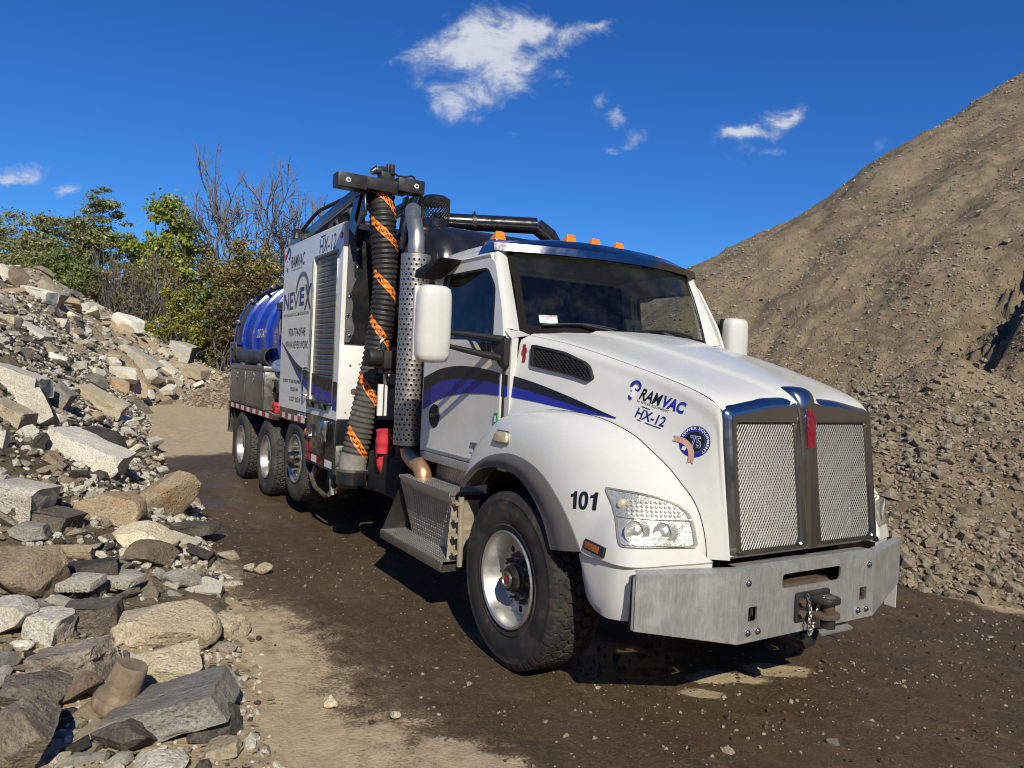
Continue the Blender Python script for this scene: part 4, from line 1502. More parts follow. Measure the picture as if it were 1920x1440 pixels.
m1 = plate(oval, 0, .009)
for q in (ban, top):
    m2 = plate(q, 0, .008); m1.add(m2.v, m2.f)
m1.build('enamel', M_BADGERED, BADGE, 40)
st = MB()
for k in (-.018, 0, .018):
    st.tube([(bar_x(1.50, .009), k, 1.505), (bar_x(1.585, .009), k, 1.588)], .0025, 5)
    st.tube([(bar_x(1.692, .009), k * .8, 1.692), (bar_x(1.713, .009), k * .8, 1.713)], .002, 5)
st.tube([(bar_x(z, .009), y, z) for y, z in [(math.cos(a) * .030, 1.645 + math.sin(a) * .038) for a in np.linspace(0, 2 * math.pi, 24)]], .0022, 5)
st.build('chrome_lines', M_CHROME, BADGE)
V, F = text_faces('K W', .03, bold=.001)
V = fit(V, .034); lay('lettering', V, F, (bar_x(1.645, .0), -.017, 1.635), (0, 1, 0), (-.117, 0, 1), M_CHROME, BADGE, lift=.0105, cast=(-1, 0, 0))

# ---- bumper -----------------------------------------------------------------
bp_ = MB()
def slot(y0, y1, z0, z1, r=.02): return rounded([(y0, z0), (y1, z0), (y1, z1), (y0, z1)], r)[::-1]
bp_.panel([(-.60, .462), (.60, .462), (.60, .85), (-.60, .85)], [slot(-.26, .26, .722, .805, .03), slot(-.525, -.455, .572, .652, .012), slot(.455, .525, .572, .652, .012)],
          lambda y, z: (1.10, y, z), (-.012, 0, 0))
for s in (-1, 1):
    e = [(1.10, s * .60, .462), (1.10, s * .60, .85), (.918, s * 1.165, .845), (.918, s * 1.165, .555)]
    e2 = [(x - .012, y, z) for x, y, z in e]
    bp_.add(e + e2, [(0, 1, 2, 3), (7, 6, 5, 4), (3, 2, 6, 7), (0, 3, 7, 4), (1, 2, 6, 5)])
    # folded top edge
    bp_.add([(1.10, s * .60, .85), (.918, s * 1.165, .845), (1.06, s * .585, .868), (.885, s * 1.15, .862)], [(0, 1, 3, 2)])
    # outer return
    xr_ = .90 if s == -1 else .80
    bp_.add([(.918, s * 1.165, .845), (.918, s * 1.165, .555), (xr_, s * 1.172, .835), (xr_, s * 1.172, .56)], [(0, 1, 3, 2)])
bp_.add([(1.10, -.60, .85), (1.10, .60, .85), (1.06, .585, .868), (1.06, -.585, .868)], [(0, 1, 2, 3)])
bp_.add([(1.10, -.60, .462), (1.10, .60, .462), (1.0, .60, .455), (1.0, -.60, .455)], [(0, 1, 2, 3)])
bp_.add([(1.06, -.585, .868), (1.06, .585, .868), (.99, .585, .866), (.99, -.585, .866)], [(0, 1, 2, 3)])
BUMPER = bp_.build('front_bumper', M_ALU, T, 20, fix=False)
for s in (-1, 1):
    for (y, z) in ((.535, .785), (.525, .515), (.445, .515)):
        r = MB(); r.lathe([(0, .016), (.010, .015), (.017, .009), (.020, 0), (.020, -.004)], (1.10, s * y, z), (1, 0, 0), 14)
        r.build('bolt', M_CHROME, BUMPER, 40)
    b = MB(); b.box2((1.04, s * .46, .56), (1.06, s * .52, .66)); b.tube([(1.075, s * .475, .655), (1.082, s * .475, .60), (1.082, s * .505, .59), (1.075, s * .505, .655)], .007, 6)
    b.build('tow_eye', M_BLACKSTEEL, BUMPER)
b = MB(); b.box2((.98, -.55, .56), (.99, .55, .84)); b.build('bumper_backing', M_DARK, BUMPER)
b = MB(); b.prism([(-.26, .70), (.15, .70), (.19, .722), (.15, .742), (.02, .748), (-.26, .735)], 0, 1.0, 1.085); b.build('cross_member', M_RUSTYSTEEL, BUMPER)
# plate on the far end of the bumper
pl = MB(); pl.box2((.82, 1.176, .38), (.90, 1.180, .55)); PLATE = pl.build('licence_plate', M_WHITEINK, BUMPER)
pl = MB(); pl.box2((.825, 1.1802, .515), (.895, 1.182, .535)); pl.build('plate_band', M_BLUEINK, PLATE)
# tow coupling
h = MB(); h.prism(rounded([(-.15, .525), (.145, .525), (.145, .69), (-.15, .69)], .02), 0, 1.101, 1.118); HITCH = h.build('tow_hitch', M_BLACKSTEEL, T, bevel=.004)
for zz in (.655, .57):
    j = MB(); n = 18
    outer = [(1.115, -.075)] + [(1.195 + .062 * math.cos(a), .02 + .075 * math.sin(a)) for a in np.linspace(-math.pi / 2, math.pi / 2, n)] + [(1.115, .115)]
    j.prism(outer, 2, zz - .016, zz + .016); j.build('jaw', M_RUSTYSTEEL if zz < .6 else M_BLACKSTEEL, HITCH, bevel=.007)
j = MB(); j.cyl((1.20, .02, .545), (1.20, .02, .675), .034, 18); j.build('drawbar_pin', M_RUSTYSTEEL, HITCH)
j = MB(); j.cyl((1.20, .02, .50), (1.20, .02, .555), .040, 18); j.build('pin_collar', M_BLACKSTEEL, HITCH)
for z in (.64, .575):
    j = MB(); j.cyl((1.118, -.115, z), (1.14, -.115, z), .022, 6); j.build('hex_bolt', M_RUSTYSTEEL, HITCH)
def chain(name, pts, parent, n=14, r=.0032, lw=.008, ll=.014):
    P = cr(pts, n); m_ = MB()
    for i in range(n - 1):
        a, b = Vector(P[i]), Vector(P[i + 1]); d = (b - a).normalized(); c = (a + b) / 2
        side = d.cross(Vector((1, 0, .3)) if i % 2 else Vector((0, 1, .2))).normalized()
        L = (b - a).length * .72
        ring = [c + d * math.cos(t) * L + side * math.sin(t) * lw for t in np.linspace(0, 2 * math.pi, 8, endpoint=False)]
        m_.tube(ring, r, 4, closed=True)
    return m_.build(name, M_STEEL, parent)
chain('chain', [(1.13, -.075, .68), (1.15, -.07, .60), (1.15, -.075, .52), (1.14, -.06, .45), (1.14, -.03, .48)], HITCH, 15)
chain('chain', [(1.2, .0, .685), (1.17, -.03, .62), (1.16, -.035, .55), (1.14, -.05, .46)], HITCH, 13)
j = MB(); j.prism([(-.06, .40), (.10, .44), (.06, .36), (-.02, .345)], 0, 1.02, 1.10); j.build('cable_plug', M_PLASTIC, HITCH, bevel=.01)
j = MB(); j.box((1.0, .28, .425), (.18, .30, .012), Matrix.Rotation(.25, 3, 'Y')); j.build('step_bracket', M_ALU, HITCH)

# skirt panels beside the bumper, under the fender lips
for s in (-1, 1):
    plan = [(.455, 1.185), (.60, 1.185), (.74, 1.172), (.825, 1.128), (.875, 1.075), (.935, .92), (1.015, .725)]
    P = cr(plan, 30)
    rows = []
    for (x, y) in P:
        zb = np.interp(x, [.455, .49, .53, .60, .68, .80, .9, 1.02], [.80, .68, .60, .56, .548, .562, .58, .60])
        zt = .857 + .03 * sstep(np.array([x]), .85, 1.02)[0]
        rows.append([(x - .045, s * (y - .045), zb - .002)] + [(x - .010 * (1 - k), s * (y - .03 * (1 - k) ** 3), zb * (1 - k) + zt * k) for k in np.linspace(0, 1, 8)])
    sk = MB(); sk.grid(rows)
    sk.grid([[r[-1], (r[-1][0] - .1, r[-1][1] - s * .1, r[-1][2])] for r in rows])
    sk.grid([[rows[0][k], (rows[0][k][0] + .02, rows[0][k][1] - s * .12, rows[0][k][2])] for k in range(len(rows[0]))])
    sk.build('bumper_skirt', M_WHITE, T, 50)
    e = MB(); e.add([(.872, s * 1.158, .835), (.917, s * 1.168, .843), (.917, s * 1.168, .556), (.862, s * 1.158, .565)], [(0, 1, 2, 3)])
    e.build('rubber_edge', M_PLASTIC, BUMPER, fix=False)

# ---- headlamps ----------------------------------------------------------------
# outline in (distance across the slanted nose, height)
LAMP2 = [(-.673, 1.243), (-.635, 1.240), (-.528, 1.234), (-.417, 1.219), (-.310, 1.186), (-.254, 1.144), (-.228, 1.085), (-.214, .990), (-.224, .976), (-.43, .972), (-.612, .966), (-.626, .978), (-.633, 1.022), (-.637, 1.095), (-.650, 1.160), (-.672, 1.205), (-.680, 1.235)]
LE, LN = Vector((.5, -.866)), Vector((.866, .5))
for s in (-1, 1):
    fb = bvh_of(FENDERS[s], HOOD)
    def lamp_pt(w, z, d):
        a = LE * w + LN * 3
        h_ = fb.ray_cast(Vector((a.x, s * a.y, z)), Vector((-LN.x, -s * LN.y, 0)), 6)
        n_ = Vector((LN.x, s * LN.y, 0.05)).normalized()
        return h_[0] + n_ * d
    lout = rounded(LAMP2, .014, 3)
    c = np.mean(lout, 0)
    def shrink(k): return [tuple(c + (np.array(p) - c) * k) for p in lout]
    hb = MB(); hb.panel(dense2(shrink(1.03)), [dense2(shrink(.95))[::-1]], lambda y, z: lamp_pt(y, z, .010))
    for k_, d0, d1 in ((1.03, .010, -.006), (.95, .010, -.02)):
        P2 = dense2(shrink(k_)); hb.grid([[tuple(lamp_pt(*p, d0)), tuple(lamp_pt(*p, d1))] for p in P2 + P2[:1]])
    HEAD = hb.build('headlamp', M_LAMPRIM, T, 30, fix=False)
    def fill(k, d, name, m, nz=9):
        q = MB(); P2 = dense2(shrink(k))
        q.grid([[tuple(lamp_pt(*(c + (np.array(p) - c) * t), d)) for p in P2 + P2[:1]] for t in np.linspace(.02, 1, nz)]); return q.build(name, m, HEAD, 60, fix=False)
    fill(.985, .003, 'reflector_back', M_LAMPBACK)
    fill(.965, .020, 'lens', M_LENS)
    nx = Vector((LN.x, s * LN.y, .0)).normalized()
    for (ww, zz, r) in ((-.535, 1.045, .070), (-.385, 1.045, .066)):
        p = lamp_pt(ww, zz, .004); q = MB()
        q.lathe([(r, .010), (r * .96, .008), (r * .75, .002), (r * .45, .001), (r * .3, .006), (r * .22, .012), (.001, .014)], p, nx, 24); q.build('reflector_bowl', M_LAMPBACK, HEAD, 50)
        for k_ in range(5):
            q = MB(); e_ = r * (.5 + .1 * k_); q.tube([tuple(Vector(p) + nx * .010 + Vector((LE.x * math.cos(a) * e_, s * LE.y * math.cos(a) * e_, math.sin(a) * e_))) for a in np.linspace(-1.2 + k_ * .2, .9 + k_ * .25, 8)], .0035, 5); q.build('reflector_flute', M_LAMPBACK, HEAD, 50)
    for j_ in range(4):
        for i in range(12):
            ww = -.575 + .0245 * i; zz = 1.128 + .021 * j_
            if zz > 1.222 - max(0, ww + .47) * .33 - max(0, ww + .34) * .5: continue
            p = lamp_pt(ww, zz, .005); q = MB(); q.lathe([(.0115, 0), (.0085, .006), (.0, .009)], p, nx, 6)
            q.build('facet', M_LAMPBACK, HEAD, 40)
    p = lamp_pt(-.60, 1.17, .008); q = MB(); q.lathe([(.03, 0), (.026, .006), (.012, .012), (.001, .014)], p, nx, 16); q.build('turn_bulb', M_CREAMLENS, HEAD, 50)
    q = MB(); q.tube([tuple(lamp_pt(w_, 1.112 - .01 * abs(w_ + .42), .010)) for w_ in np.linspace(-.63, -.24, 12)], .0055, 6); q.build('divider', M_LAMPBACK, HEAD)
# ------------------------------------------------------------------ cab
def cab_y(x, z):
    y = 1.10 - .012 * sstep(np.array([float(x)]), -.75, -.55)[0]
    if z > 2.05: y -= .13 * (z - 2.05)
    return y


DOORWIN = rounded([(-1.74, 2.10), (-1.74, 2.62), (-1.02, 2.62), (-.86, 2.47), (-.775, 2.08), (-.80, 1.95), (-1.02, 1.985), (-1.14, 2.085)], .05, 4)
SIDE_OUT = [(-1.95, 1.165), (-.56, 1.165), (-.56, 2.085), (-.70, 2.165), (-.985, 2.735), (-1.08, 2.775), (-1.90, 2.765), (-1.95, 2.70)]
DOOR_OUT = rounded([(-1.90, 1.20), (-.655, 1.20), (-.645, 2.09), (-.72, 2.30), (-.93, 2.66), (-1.06, 2.71), (-1.84, 2.71), (-1.90, 2.64)], .05, 4)


def grow2(poly, k):
    c = np.mean(poly, 0); return [tuple(c + (np.array(p) - c) * k) for p in poly]


def dense(poly, d=.06):
    out = []
    for i, p in enumerate(poly):
        q = poly[(i + 1) % len(poly)]; n = max(1, int(math.dist(p, q) / d))
        for k in range(n): out.append((p[0] + (q[0] - p[0]) * k / n, p[1] + (q[1] - p[1]) * k / n))
    return out


cb = MB()
for s in (-1, 1):
    cb.panel(dense(SIDE_OUT), [dense(grow2(DOORWIN, 1.05))[::-1]], lambda x, z: (x, s * (cab_y(x, z) - .006), z), (0, -s * .05, 0))
    # windscreen pillar
    rows = []
    for t in np.linspace(0, 1, 10):
        a = np.array([-.70 - .285 * t, cab_y(-.70 - .285 * t, 2.165 + .57 * t) - .006, 2.165 + .57 * t])
        b = np.array([-.715 - .275 * t, .925 - .02 * t, 2.15 + .60 * t])
        m_ = (a + b) / 2 + np.array([.045, .035, .0])
        rows.append([tuple((a * (1 - k)**2 + m_ * 2 * k * (1 - k) + b * k * k) * np.array([1, s, 1])) for k in np.linspace(0, 1, 7)])
    cb.grid(rows)
    # filler between hood corner and pillar foot
    cb.grid([[(-.56, s * 1.085, 2.085), (-.70, s * 1.08, 2.165)], [(-.57, s * .925, 2.118), (-.715, s * .925, 2.152)]])
# back wall, floor, firewall, header
cb.add([(-1.95, -1.09, 1.165), (-1.95, 1.09, 1.165), (-1.95, 1.0, 2.76), (-1.95, -1.0, 2.76)], [(0, 1, 2, 3)])
cb.add([(-1.95, -1.09, 1.165), (-.56, -1.08, 1.165), (-.56, 1.08, 1.165), (-1.95, 1.09, 1.165)], [(0, 1, 2, 3)])
CAB = cb.build('cab', M_WHITE, T, 40, fix=False)
w = MB(); w.box2((-1.93, -1.03, 1.2), (-1.90, 1.03, 2.72)); w.build('cab_back_lining', M_INTERIOR, CAB)
w = MB(); w.box2((-.58, -.98, 1.2), (-.55, .98, 2.08)); w.build('firewall', M_DARK, CAB)

# roof cap
rows = []
for a in np.linspace(-1, 1, 30):
    row = []
    for b in np.linspace(-1, 1, 31):
        y = 1.035 * b
        xf = -1.0 + .22 * (1 - b * b)
        x = -2.03 + (xf + 2.03) * (a + 1) / 2
        e = max(0.0, 1 - abs(b) ** 4.5) ** .5 * max(0.0, 1 - max(0, -a) ** 3.2) ** .5
        z = 2.715 + .178 * e * (1 - .34 * max(0, a) ** 3)
        row.append((x, y, z))
    rows.append(row)
rf = MB(); rf.grid(rows)
per = [r[0] for r in rows] + rows[-1] + [r[-1] for r in rows[::-1]] + rows[0][::-1]
rf.grid([[p, (p[0] + .01, p[1] * .985, p[2] - .045)] for p in per])
ROOF = rf.build('roof_cap', M_WHITE, CAB, 50, fix=False)
RB = bvh_of(ROOF)
sl = MB()
for s in (-1, 1):
    sl.tube([(-1.95, s * 1.012, 2.712), (-1.5, s * 1.018, 2.712), (-1.05, s * 1.012, 2.712)], .008, 5)
sl.build('roof_seam', M_PLASTIC, CAB)

# doors with their glass
for s in (-1, 1):
    d = MB(); d.panel(dense(DOOR_OUT), [dense(DOORWIN)[::-1]], lambda x, z: (x, s * (cab_y(x, z) + .010), z), (0, -s * .028, 0))
    DOOR = d.build('door', M_WHITE, T, 30)
    d = MB()
    oo, ii = dense(grow2(DOORWIN, 1.0)), dense(grow2(DOORWIN, .955))
    d.panel(oo, [ii[::-1]], lambda x, z: (x, s * (cab_y(x, z) + .013), z), (0, -s * .02, 0)); d.build('window_seal', M_PLASTIC, DOOR, 30)
    d = MB(); d.panel(dense(grow2(DOORWIN, .98)), [], lambda x, z: (x, s * (cab_y(x, z) - .002), z)); d.build('window', M_SIDEGLASS, DOOR, None)
    # bowl and handle
    d = MB(); d.lathe([(.098, 0), (.090, .008), (.06, .004), (0.001, .002)], (-1.67, s * 1.108, 1.47), (0, s, 0), 26); HND = d.build('door_handle', M_PLASTIC, DOOR, 50)
    d = MB(); d.box((-1.66, s * 1.122, 1.475), (.13, .02, .035)); d.build('handle_paddle', M_BLACKPAINT, HND, bevel=.006)
    # lower sill strip
    d = MB(); d.box2((-1.92, s * 1.075, 1.095), (-.90, s * 1.104, 1.162)); d.build('door_sill', M_ALU, T, bevel=.006)
    # drip deflector over the window
    d = MB(); d.prism([(-1.93, 2.665), (-1.62, 2.715), (-1.45, 2.72), (-1.52, 2.685), (-1.78, 2.60), (-1.95, 2.60)], 1, s * 1.02, s * 1.22)
    DF = d.build('wind_deflector', M_PLASTIC, DOOR, bevel=.012)
    # cowl strip ahead of the door
    d = MB(); d.box2((-.632, s * 1.058, 1.50), (-.622, s * 1.094, 2.05)); d.build('door_gap', M_DARK, CAB)
V, F = text_faces('T880', .1, bold=.004)
V = fit(V, .27, .065)
lay('lettering', V, F, (-.99, -1.11, 1.235), (1, 0, 0), (0, 0, 1), M_GREYINK, T.children[0] if False else CAB, lift=.016)
e_ = MB()
e_.box2((-1.02, -1.119, 1.305), (-.88, -1.111, 1.325)); e_.build('model_badge_bar', M_GREYINK, CAB)

# windscreen
def ws(u, t):
    """u -1..1 across, t 0..1 up"""
    yb, yt = .925 * u, .905 * u
    b = np.array([-.715 + .265 * (1 - abs(u) ** 2.2), yb, 2.15]); tp = np.array([-.99 + .23 * (1 - abs(u) ** 2.2), yt, 2.775])
    p = b * (1 - t) + tp * t
    return p + np.array([.018, 0, .008]) * math.sin(math.pi * t)
wg = MB(); wg.grid([[ws(u, t) for u in np.linspace(-1, 1, 33)] for t in np.linspace(0, 1, 9)]); WIND = wg.build('windscreen', M_GLASS, CAB, 180, fix=False)
fr = MB()
def band(pts, off):
    fr.grid([[tuple(p), tuple(q)] for p, q in pts])
W = .035
for s in (-1, 1):
    band([(ws(s * 1.005, t) + np.array([.006, 0, .004]), ws(s * (1.0 - .045), t) + np.array([.006, 0, .004])) for t in np.linspace(-.01, 1, 12)], 0)
band([(ws(u, -.03) + np.array([.006, 0, .004]), ws(u, .06) + np.array([.006, 0, .004])) for u in np.linspace(-1, 1, 30)], 0)
band([(ws(u, 1.0) + np.array([.006, 0, .004]), ws(u, .93) + np.array([.006, 0, .004])) for u in np.linspace(-1, 1, 30)], 0)
fr.build('windscreen_seal', M_SEAL, WIND, 180, fix=False)
# cowl under the glass
cw = MB(); cw.grid([[tuple(ws(u, -.03) + np.array([.004, 0, -.003])), tuple(ws(u, -.03) + np.array([.11, 0, -.02])), tuple(ws(u, -.03) + np.array([.2, 0, -.09]))] for u in np.linspace(-1, 1, 30)])
cw.build('cowl', M_PLASTIC, CAB, 60, fix=False)
for (u0, u1, up) in ((-.86, -.28, .05), (-.12, .62, .055)):
    m_ = MB(); m_.tube([tuple(ws(u, .055 + .035 * math.sin(math.pi * k)) + np.array([.03, 0, .012])) for k, u in zip(np.linspace(0, 1, 12), np.linspace(u0, u1, 12))], .009, 6)
    wp = m_.build('wiper', M_PLASTIC, WIND)
    m_ = MB(); um = (u0 + u1) / 2; m_.tube([tuple(ws(um, .08) + np.array([.035, 0, .016])), tuple(ws(um + .2, .03) + np.array([.05, 0, .02])), tuple(ws(um + .34, -.02) + np.array([.06, 0, .01]))], [.010, .012, .018], 6)
    m_.build('wiper_arm', M_PLASTIC, wp)
# inspection sticker on the inside corner
stp = MB(); stp.grid([[tuple(ws(u, t) + np.array([.003, 0, .001])) for u in (-.86, -.73)] for t in (.10, .19)]); STK = stp.build('inspection_sticker', mat('pale teal print', (0.42, 0.62, 0.60), 0.5), WIND, None, fix=False)
stp = MB(); stp.grid([[tuple(ws(u, t) + np.array([.005, 0, .002])) for u in (-.86, -.73)] for t in (.175, .19)]); stp.build('sticker_band', M_REDINK, STK, None, fix=False)
V, F = text_faces('4', .1, bold=.004); V = fit(V, .022, .026)
lay('lettering', V, F, tuple(ws(-.805, .137) + np.array([.006, 0, .002])), (0, 1, 0), (-.4, 0, .9), M_BLACKINK, STK, lift=0, cast=(-1, 0, 0))

# interior
m_ = MB(); m_.grid([[tuple(ws(u, .02) + np.array([-.02, 0, -.03])), tuple(ws(u, .02) + np.array([-.22, 0, -.02])), (-1.12 + .1 * (1 - u * u), .93 * u, 2.10), (-1.13, .92 * u, 1.75)] for u in np.linspace(-1, 1, 16)])
m_.build('dashboard', mat('dark green grey dash', (0.06, 0.065, 0.058), 0.7), CAB, 60, fix=False)
for y in (-.5, .5):
    m_ = MB(); m_.box2((-1.68, y - .25, 1.55), (-1.18, y + .25, 1.70)); m_.box((-1.70, y, 1.98), (.14, .5, .62), Matrix.Rotation(.15, 3, 'Y')); m_.box((-1.75, y, 2.40), (.10, .28, .24))
    m_.build('seat', M_SEAT, CAB, bevel=.04)
m_ = MB(); C0 = Vector((-1.02, .5, 2.08)); ax = Vector((-.75, 0, .66)).normalized(); uu = Vector((0, 1, 0)); vv = ax.cross(uu)
m_.tube([C0 + (uu * math.cos(a) + vv * math.sin(a)) * .22 for a in np.linspace(0, 2 * math.pi, 28, endpoint=False)], .017, 8, closed=True)
m_.tube([C0 - uu * .21, C0, C0 + uu * .21], .014, 6); m_.tube([C0, C0 - vv * .2], .014, 6); m_.tube([C0, C0 - ax * .35], .03, 8)
m_.build('steering_wheel', M_PLASTIC, CAB)
m_ = MB(); m_.box((-.90, .28, 2.26), (.03, .17, .13), Matrix.Rotation(-.3, 3, 'Y')); m_.cyl((-.86, .30, 2.26), (-.88, .30, 2.26), .045, 16); m_.tube([(-.90, .28, 2.2), (-.88, .28, 2.13)], .012, 6); m_.build('dash_screen', M_PLASTIC, CAB)
m_ = MB(); m_.box((-.86, -.18, 2.205), (.06, .11, .05)); m_.build('dash_box', M_PLASTIC, CAB)

# sun visor and roof lamps
def vis(u, k):
    L = np.array([-.97 + .285 * (1 - abs(u) ** 2.0), 1.02 * u, 2.745 - .008 * (1 - u * u)])
    if k == 0: return L
    Mid = L + np.array([-.012, 0, .058])
    if k == 1: return Mid
    U = np.array([-1.19 + .23 * (1 - abs(u) ** 2.0), 1.0 * u, 2.80 + .104 * (1 - abs(u) ** 3.0)])
    if k == 3: return U
    return (Mid + U) / 2 + np.array([.012, 0, .018])
vs_ = MB()
us = np.linspace(-1, 1, 41)
vs_.grid([[tuple(vis(u, k)) for k in (0, 1)] for u in us]); vs_.grid([[tuple(vis(u, k)) for k in (1, 2, 3)] for u in us])
vs_.grid([[tuple(vis(u, 0)), tuple(vis(u, 0) + np.array([-.03, 0, .012])), tuple(vis(u, 3) + np.array([0.02, 0, -.03]))] for u in us])
for s in (-1, 1):
    vs_.add([tuple(vis(s, k)) for k in (0, 1, 2, 3)] + [tuple(vis(s, 3) + np.array([.02, 0, -.03]))], [(0, 1, 2, 3, 4)])
    vs_.add([tuple(vis(s, 0)), tuple(vis(s, 1)), tuple(vis(s, 3)), (-1.22, s * 1.02, 2.735)], [(0, 1, 2, 3)])
VIS = vs_.build('sun_visor', M_VISOR, T, 40, fix=False)
for y in (-.82, -.25, 0.0, .25, .82):
    x = -1.12 if abs(y) < .5 else -1.27
    h_ = RB.ray_cast(Vector((x, y, 4)), Vector((0, 0, -1)), 5); z = (h_[0].z if h_[0] is not None else 2.88) + .022
    m_ = MB()
    m_.add([(x - .10, y - .045, z - .02), (x - .10, y + .045, z - .02), (x + .055, y - .055, z - .03), (x + .055, y + .055, z - .03),
            (x - .07, y - .025, z + .035), (x - .07, y + .025, z + .035), (x + .03, y - .04, z + .072), (x + .03, y + .04, z + .072)],
           [(0, 1, 5, 4), (4, 5, 7, 6), (2, 6, 7, 3), (0, 4, 6, 2), (1, 3, 7, 5)])
    lm = m_.build('roof_lamp', M_AMBER, ROOF, bevel=.012)
    m_ = MB(); m_.prism(rounded([(x - .13, y - .06), (x + .07, y - .065), (x + .07, y + .065), (x - .13, y + .06)], .03), 2, z - .035, z - .002); m_.build('lamp_base', M_CHROME, lm, bevel=.006)

# mirrors
for s in (-1, 1):
    cx, cy = -.945, s * 1.505
    m_ = MB()
    rows = []
    for z, k in ((1.893, .0), (1.897, .62), (1.915, .86), (1.95, .97), (2.05, 1.0), (2.25, 1.0), (2.36, .98), (2.41, .90), (2.430, .66), (2.434, 0.0)):
        row = []
        for a in np.linspace(0, 2 * math.pi, 28, endpoint=False):
            ca, sa = math.cos(a), math.sin(a)
            ex = math.copysign(abs(ca) ** .55, ca) * .085 * max(k, .001); ey = math.copysign(abs(sa) ** .55, sa) * .128 * max(k, .001)
            row.append((cx + ex + (.02 * k if ca > 0 else 0) * (1 - abs(sa)), cy + ey, z))
        rows.append(row + row[:1])
    m_.grid(rows)
    MIR = m_.build('mirror', M_WHITE, T, 60, fix=False)
    m_ = MB(); m_.box2((cx - .088, cy - .115, 1.93), (cx - .082, cy + .115, 2.40)); m_.build('mirror_glass', mat('mirror silver', (.8, .8, .8), .03, 1.0, 0), MIR)
    m_ = MB(); m_.box2((cx - .05, cy - .131, 1.905), (cx - .015, cy + .131, 2.425)); m_.build('housing_seam', M_PLASTIC if s == 1 else M_WHITE, MIR, bevel=.006)
    m_ = MB(); m_.tube([(cx + .0, cy - s * .12, 2.115), (-.82, s * 1.28, 2.105), (-.62, s * 1.10, 2.075)], [.016, .021, .027], 8); m_.build('mirror_arm', M_PLASTIC, MIR)
    m_ = MB(); m_.tube([(cx + .0, cy - s * .12, 2.02), (-.82, s * 1.28, 1.99), (-.62, s * 1.10, 1.945)], [.016, .021, .027], 8); m_.build('mirror_arm', M_PLASTIC, MIR)
    m_ = MB(); m_.prism(rounded([(-.82, 2.10), (-.575, 2.085), (-.575, 1.90), (-.60, 1.87), (-.66, 1.91)], .02), 1, s * 1.06, s * 1.128); m_.build('mirror_mount', M_PLASTIC, MIR, bevel=.012)

# decal stripe across door, cowl and hood
def stripe(name, upper, lower, m, n=60, lift=.004):
    U, L = cr([(p[0], p[1], 0) for p in upper], n)[:, :2], cr([(p[0], p[1], 0) for p in lower], n)[:, :2]
    B = bvh_of(HOOD, CAB, *[o for o in T.children if o.name.startswith('door')])
    xs = np.linspace(upper[0][0], upper[-1][0], n)
    P = []
    for x in xs:
        zu = np.interp(x, U[:, 0], U[:, 1]); zl = np.interp(x, L[:, 0], L[:, 1])
        row = []
        for k in np.linspace(0, 1, 6):
            z = zl + (zu - zl) * k
            h_ = B.ray_cast(Vector((x, -3, z)), Vector((0, 1, 0)), 3)
            row.append((x, (h_[0].y if h_[0] is not None else -1.1) - lift, z))
        P.append(row)
    q = MB(); q.grid(P); return q.build(name, m, T, 180, fix=False)
TOPL = [(-1.89, 1.775), (-1.6, 1.85), (-1.3, 1.882), (-1.0, 1.877), (-.7, 1.848), (-.4, 1.80), (0, 1.712), (.36, 1.615)]
MIDL = [(-1.89, 1.655), (-1.6, 1.745), (-1.3, 1.785), (-1.0, 1.787), (-.7, 1.768), (-.4, 1.733), (0, 1.670), (.36, 1.612)]
LOWL = [(-1.89, 1.505), (-1.6, 1.605), (-1.3, 1.662), (-1.0, 1.685), (-.7, 1.688), (-.4, 1.672), (0, 1.638), (.36, 1.608)]
stripe('black_stripe', TOPL, MIDL, M_BLACKINK)
stripe('blue_stripe', MIDL, LOWL, M_BLUEINK)

# hood lettering
SB = bvh_of(HOOD, FENDERS[-1])
HT = dict(ram=(.463, -.8, 1.733), vac=(.618, -.8, 1.696), by=(.458, -.8, 1.712), hx=(.468, -.8, 1.628), ramhead=(.388, -.8, 1.745), roundel=(.846, -.73, 1.521), roundel_r=.086, num=(.388, -1.1, 1.096))
def emblem_ram(org, ux, uy, k, parent, bvh, cast, lift):
    """a horned ram's head seen from the side, built from curls"""
    def at(p): return (p[0] * k, p[1] * k)
    def curl(cx, cy, r0, r1, a0, a1, w0, w1, n=18):
        A = np.linspace(a0, a1, n); r = np.linspace(r0, r1, n); w = np.linspace(w0, w1, n)
        o_ = [(cx + math.cos(a) * (q + v / 2), cy + math.sin(a) * (q + v / 2)) for a, q, v in zip(A, r, w)]
        i_ = [(cx + math.cos(a) * (q - v / 2), cy + math.sin(a) * (q - v / 2)) for a, q, v in zip(A, r, w)]
        return [at(p) for p in o_ + i_[::-1]]
    face = [at(p) for p in [(.12, .62), (.30, .70), (.48, .60), (.52, .42), (.42, .30), (.44, .12), (.34, .0), (.20, .02), (.14, .2), (.06, .42)]]
    o = lay('emblem_face', *poly_fill(face), org, ux, uy, M_WHITEINK, parent, bvh, lift, cast)
    lay('emblem_horn', *poly_fill(curl(.42, .62, .36, .12, math.pi * 1.05, -math.pi * .75, .22, .07)), org, ux, uy, M_BLUEINK, parent, bvh, lift * 1.5, cast)
    lay('emblem_horn', *poly_fill(curl(.40, .66, .20, .10, math.pi * .95, -math.pi * .2, .05, .03)), org, ux, uy, M_GREYINK, parent, bvh, lift * 1.8, cast)
    lay('emblem_chin', *poly_fill([at(p) for p in [(.06, .10), (.26, .0), (.34, -.10), (.2, -.16), (.05, -.06)]]), org, ux, uy, M_BLUEINK, parent, bvh, lift * 1.4, cast)
    lay('emblem_brow', *poly_fill([at(p) for p in [(.10, .40), (.22, .38), (.20, .30), (.14, .28)]]), org, ux, uy, M_GREYINK, parent, bvh, lift * 1.5, cast)
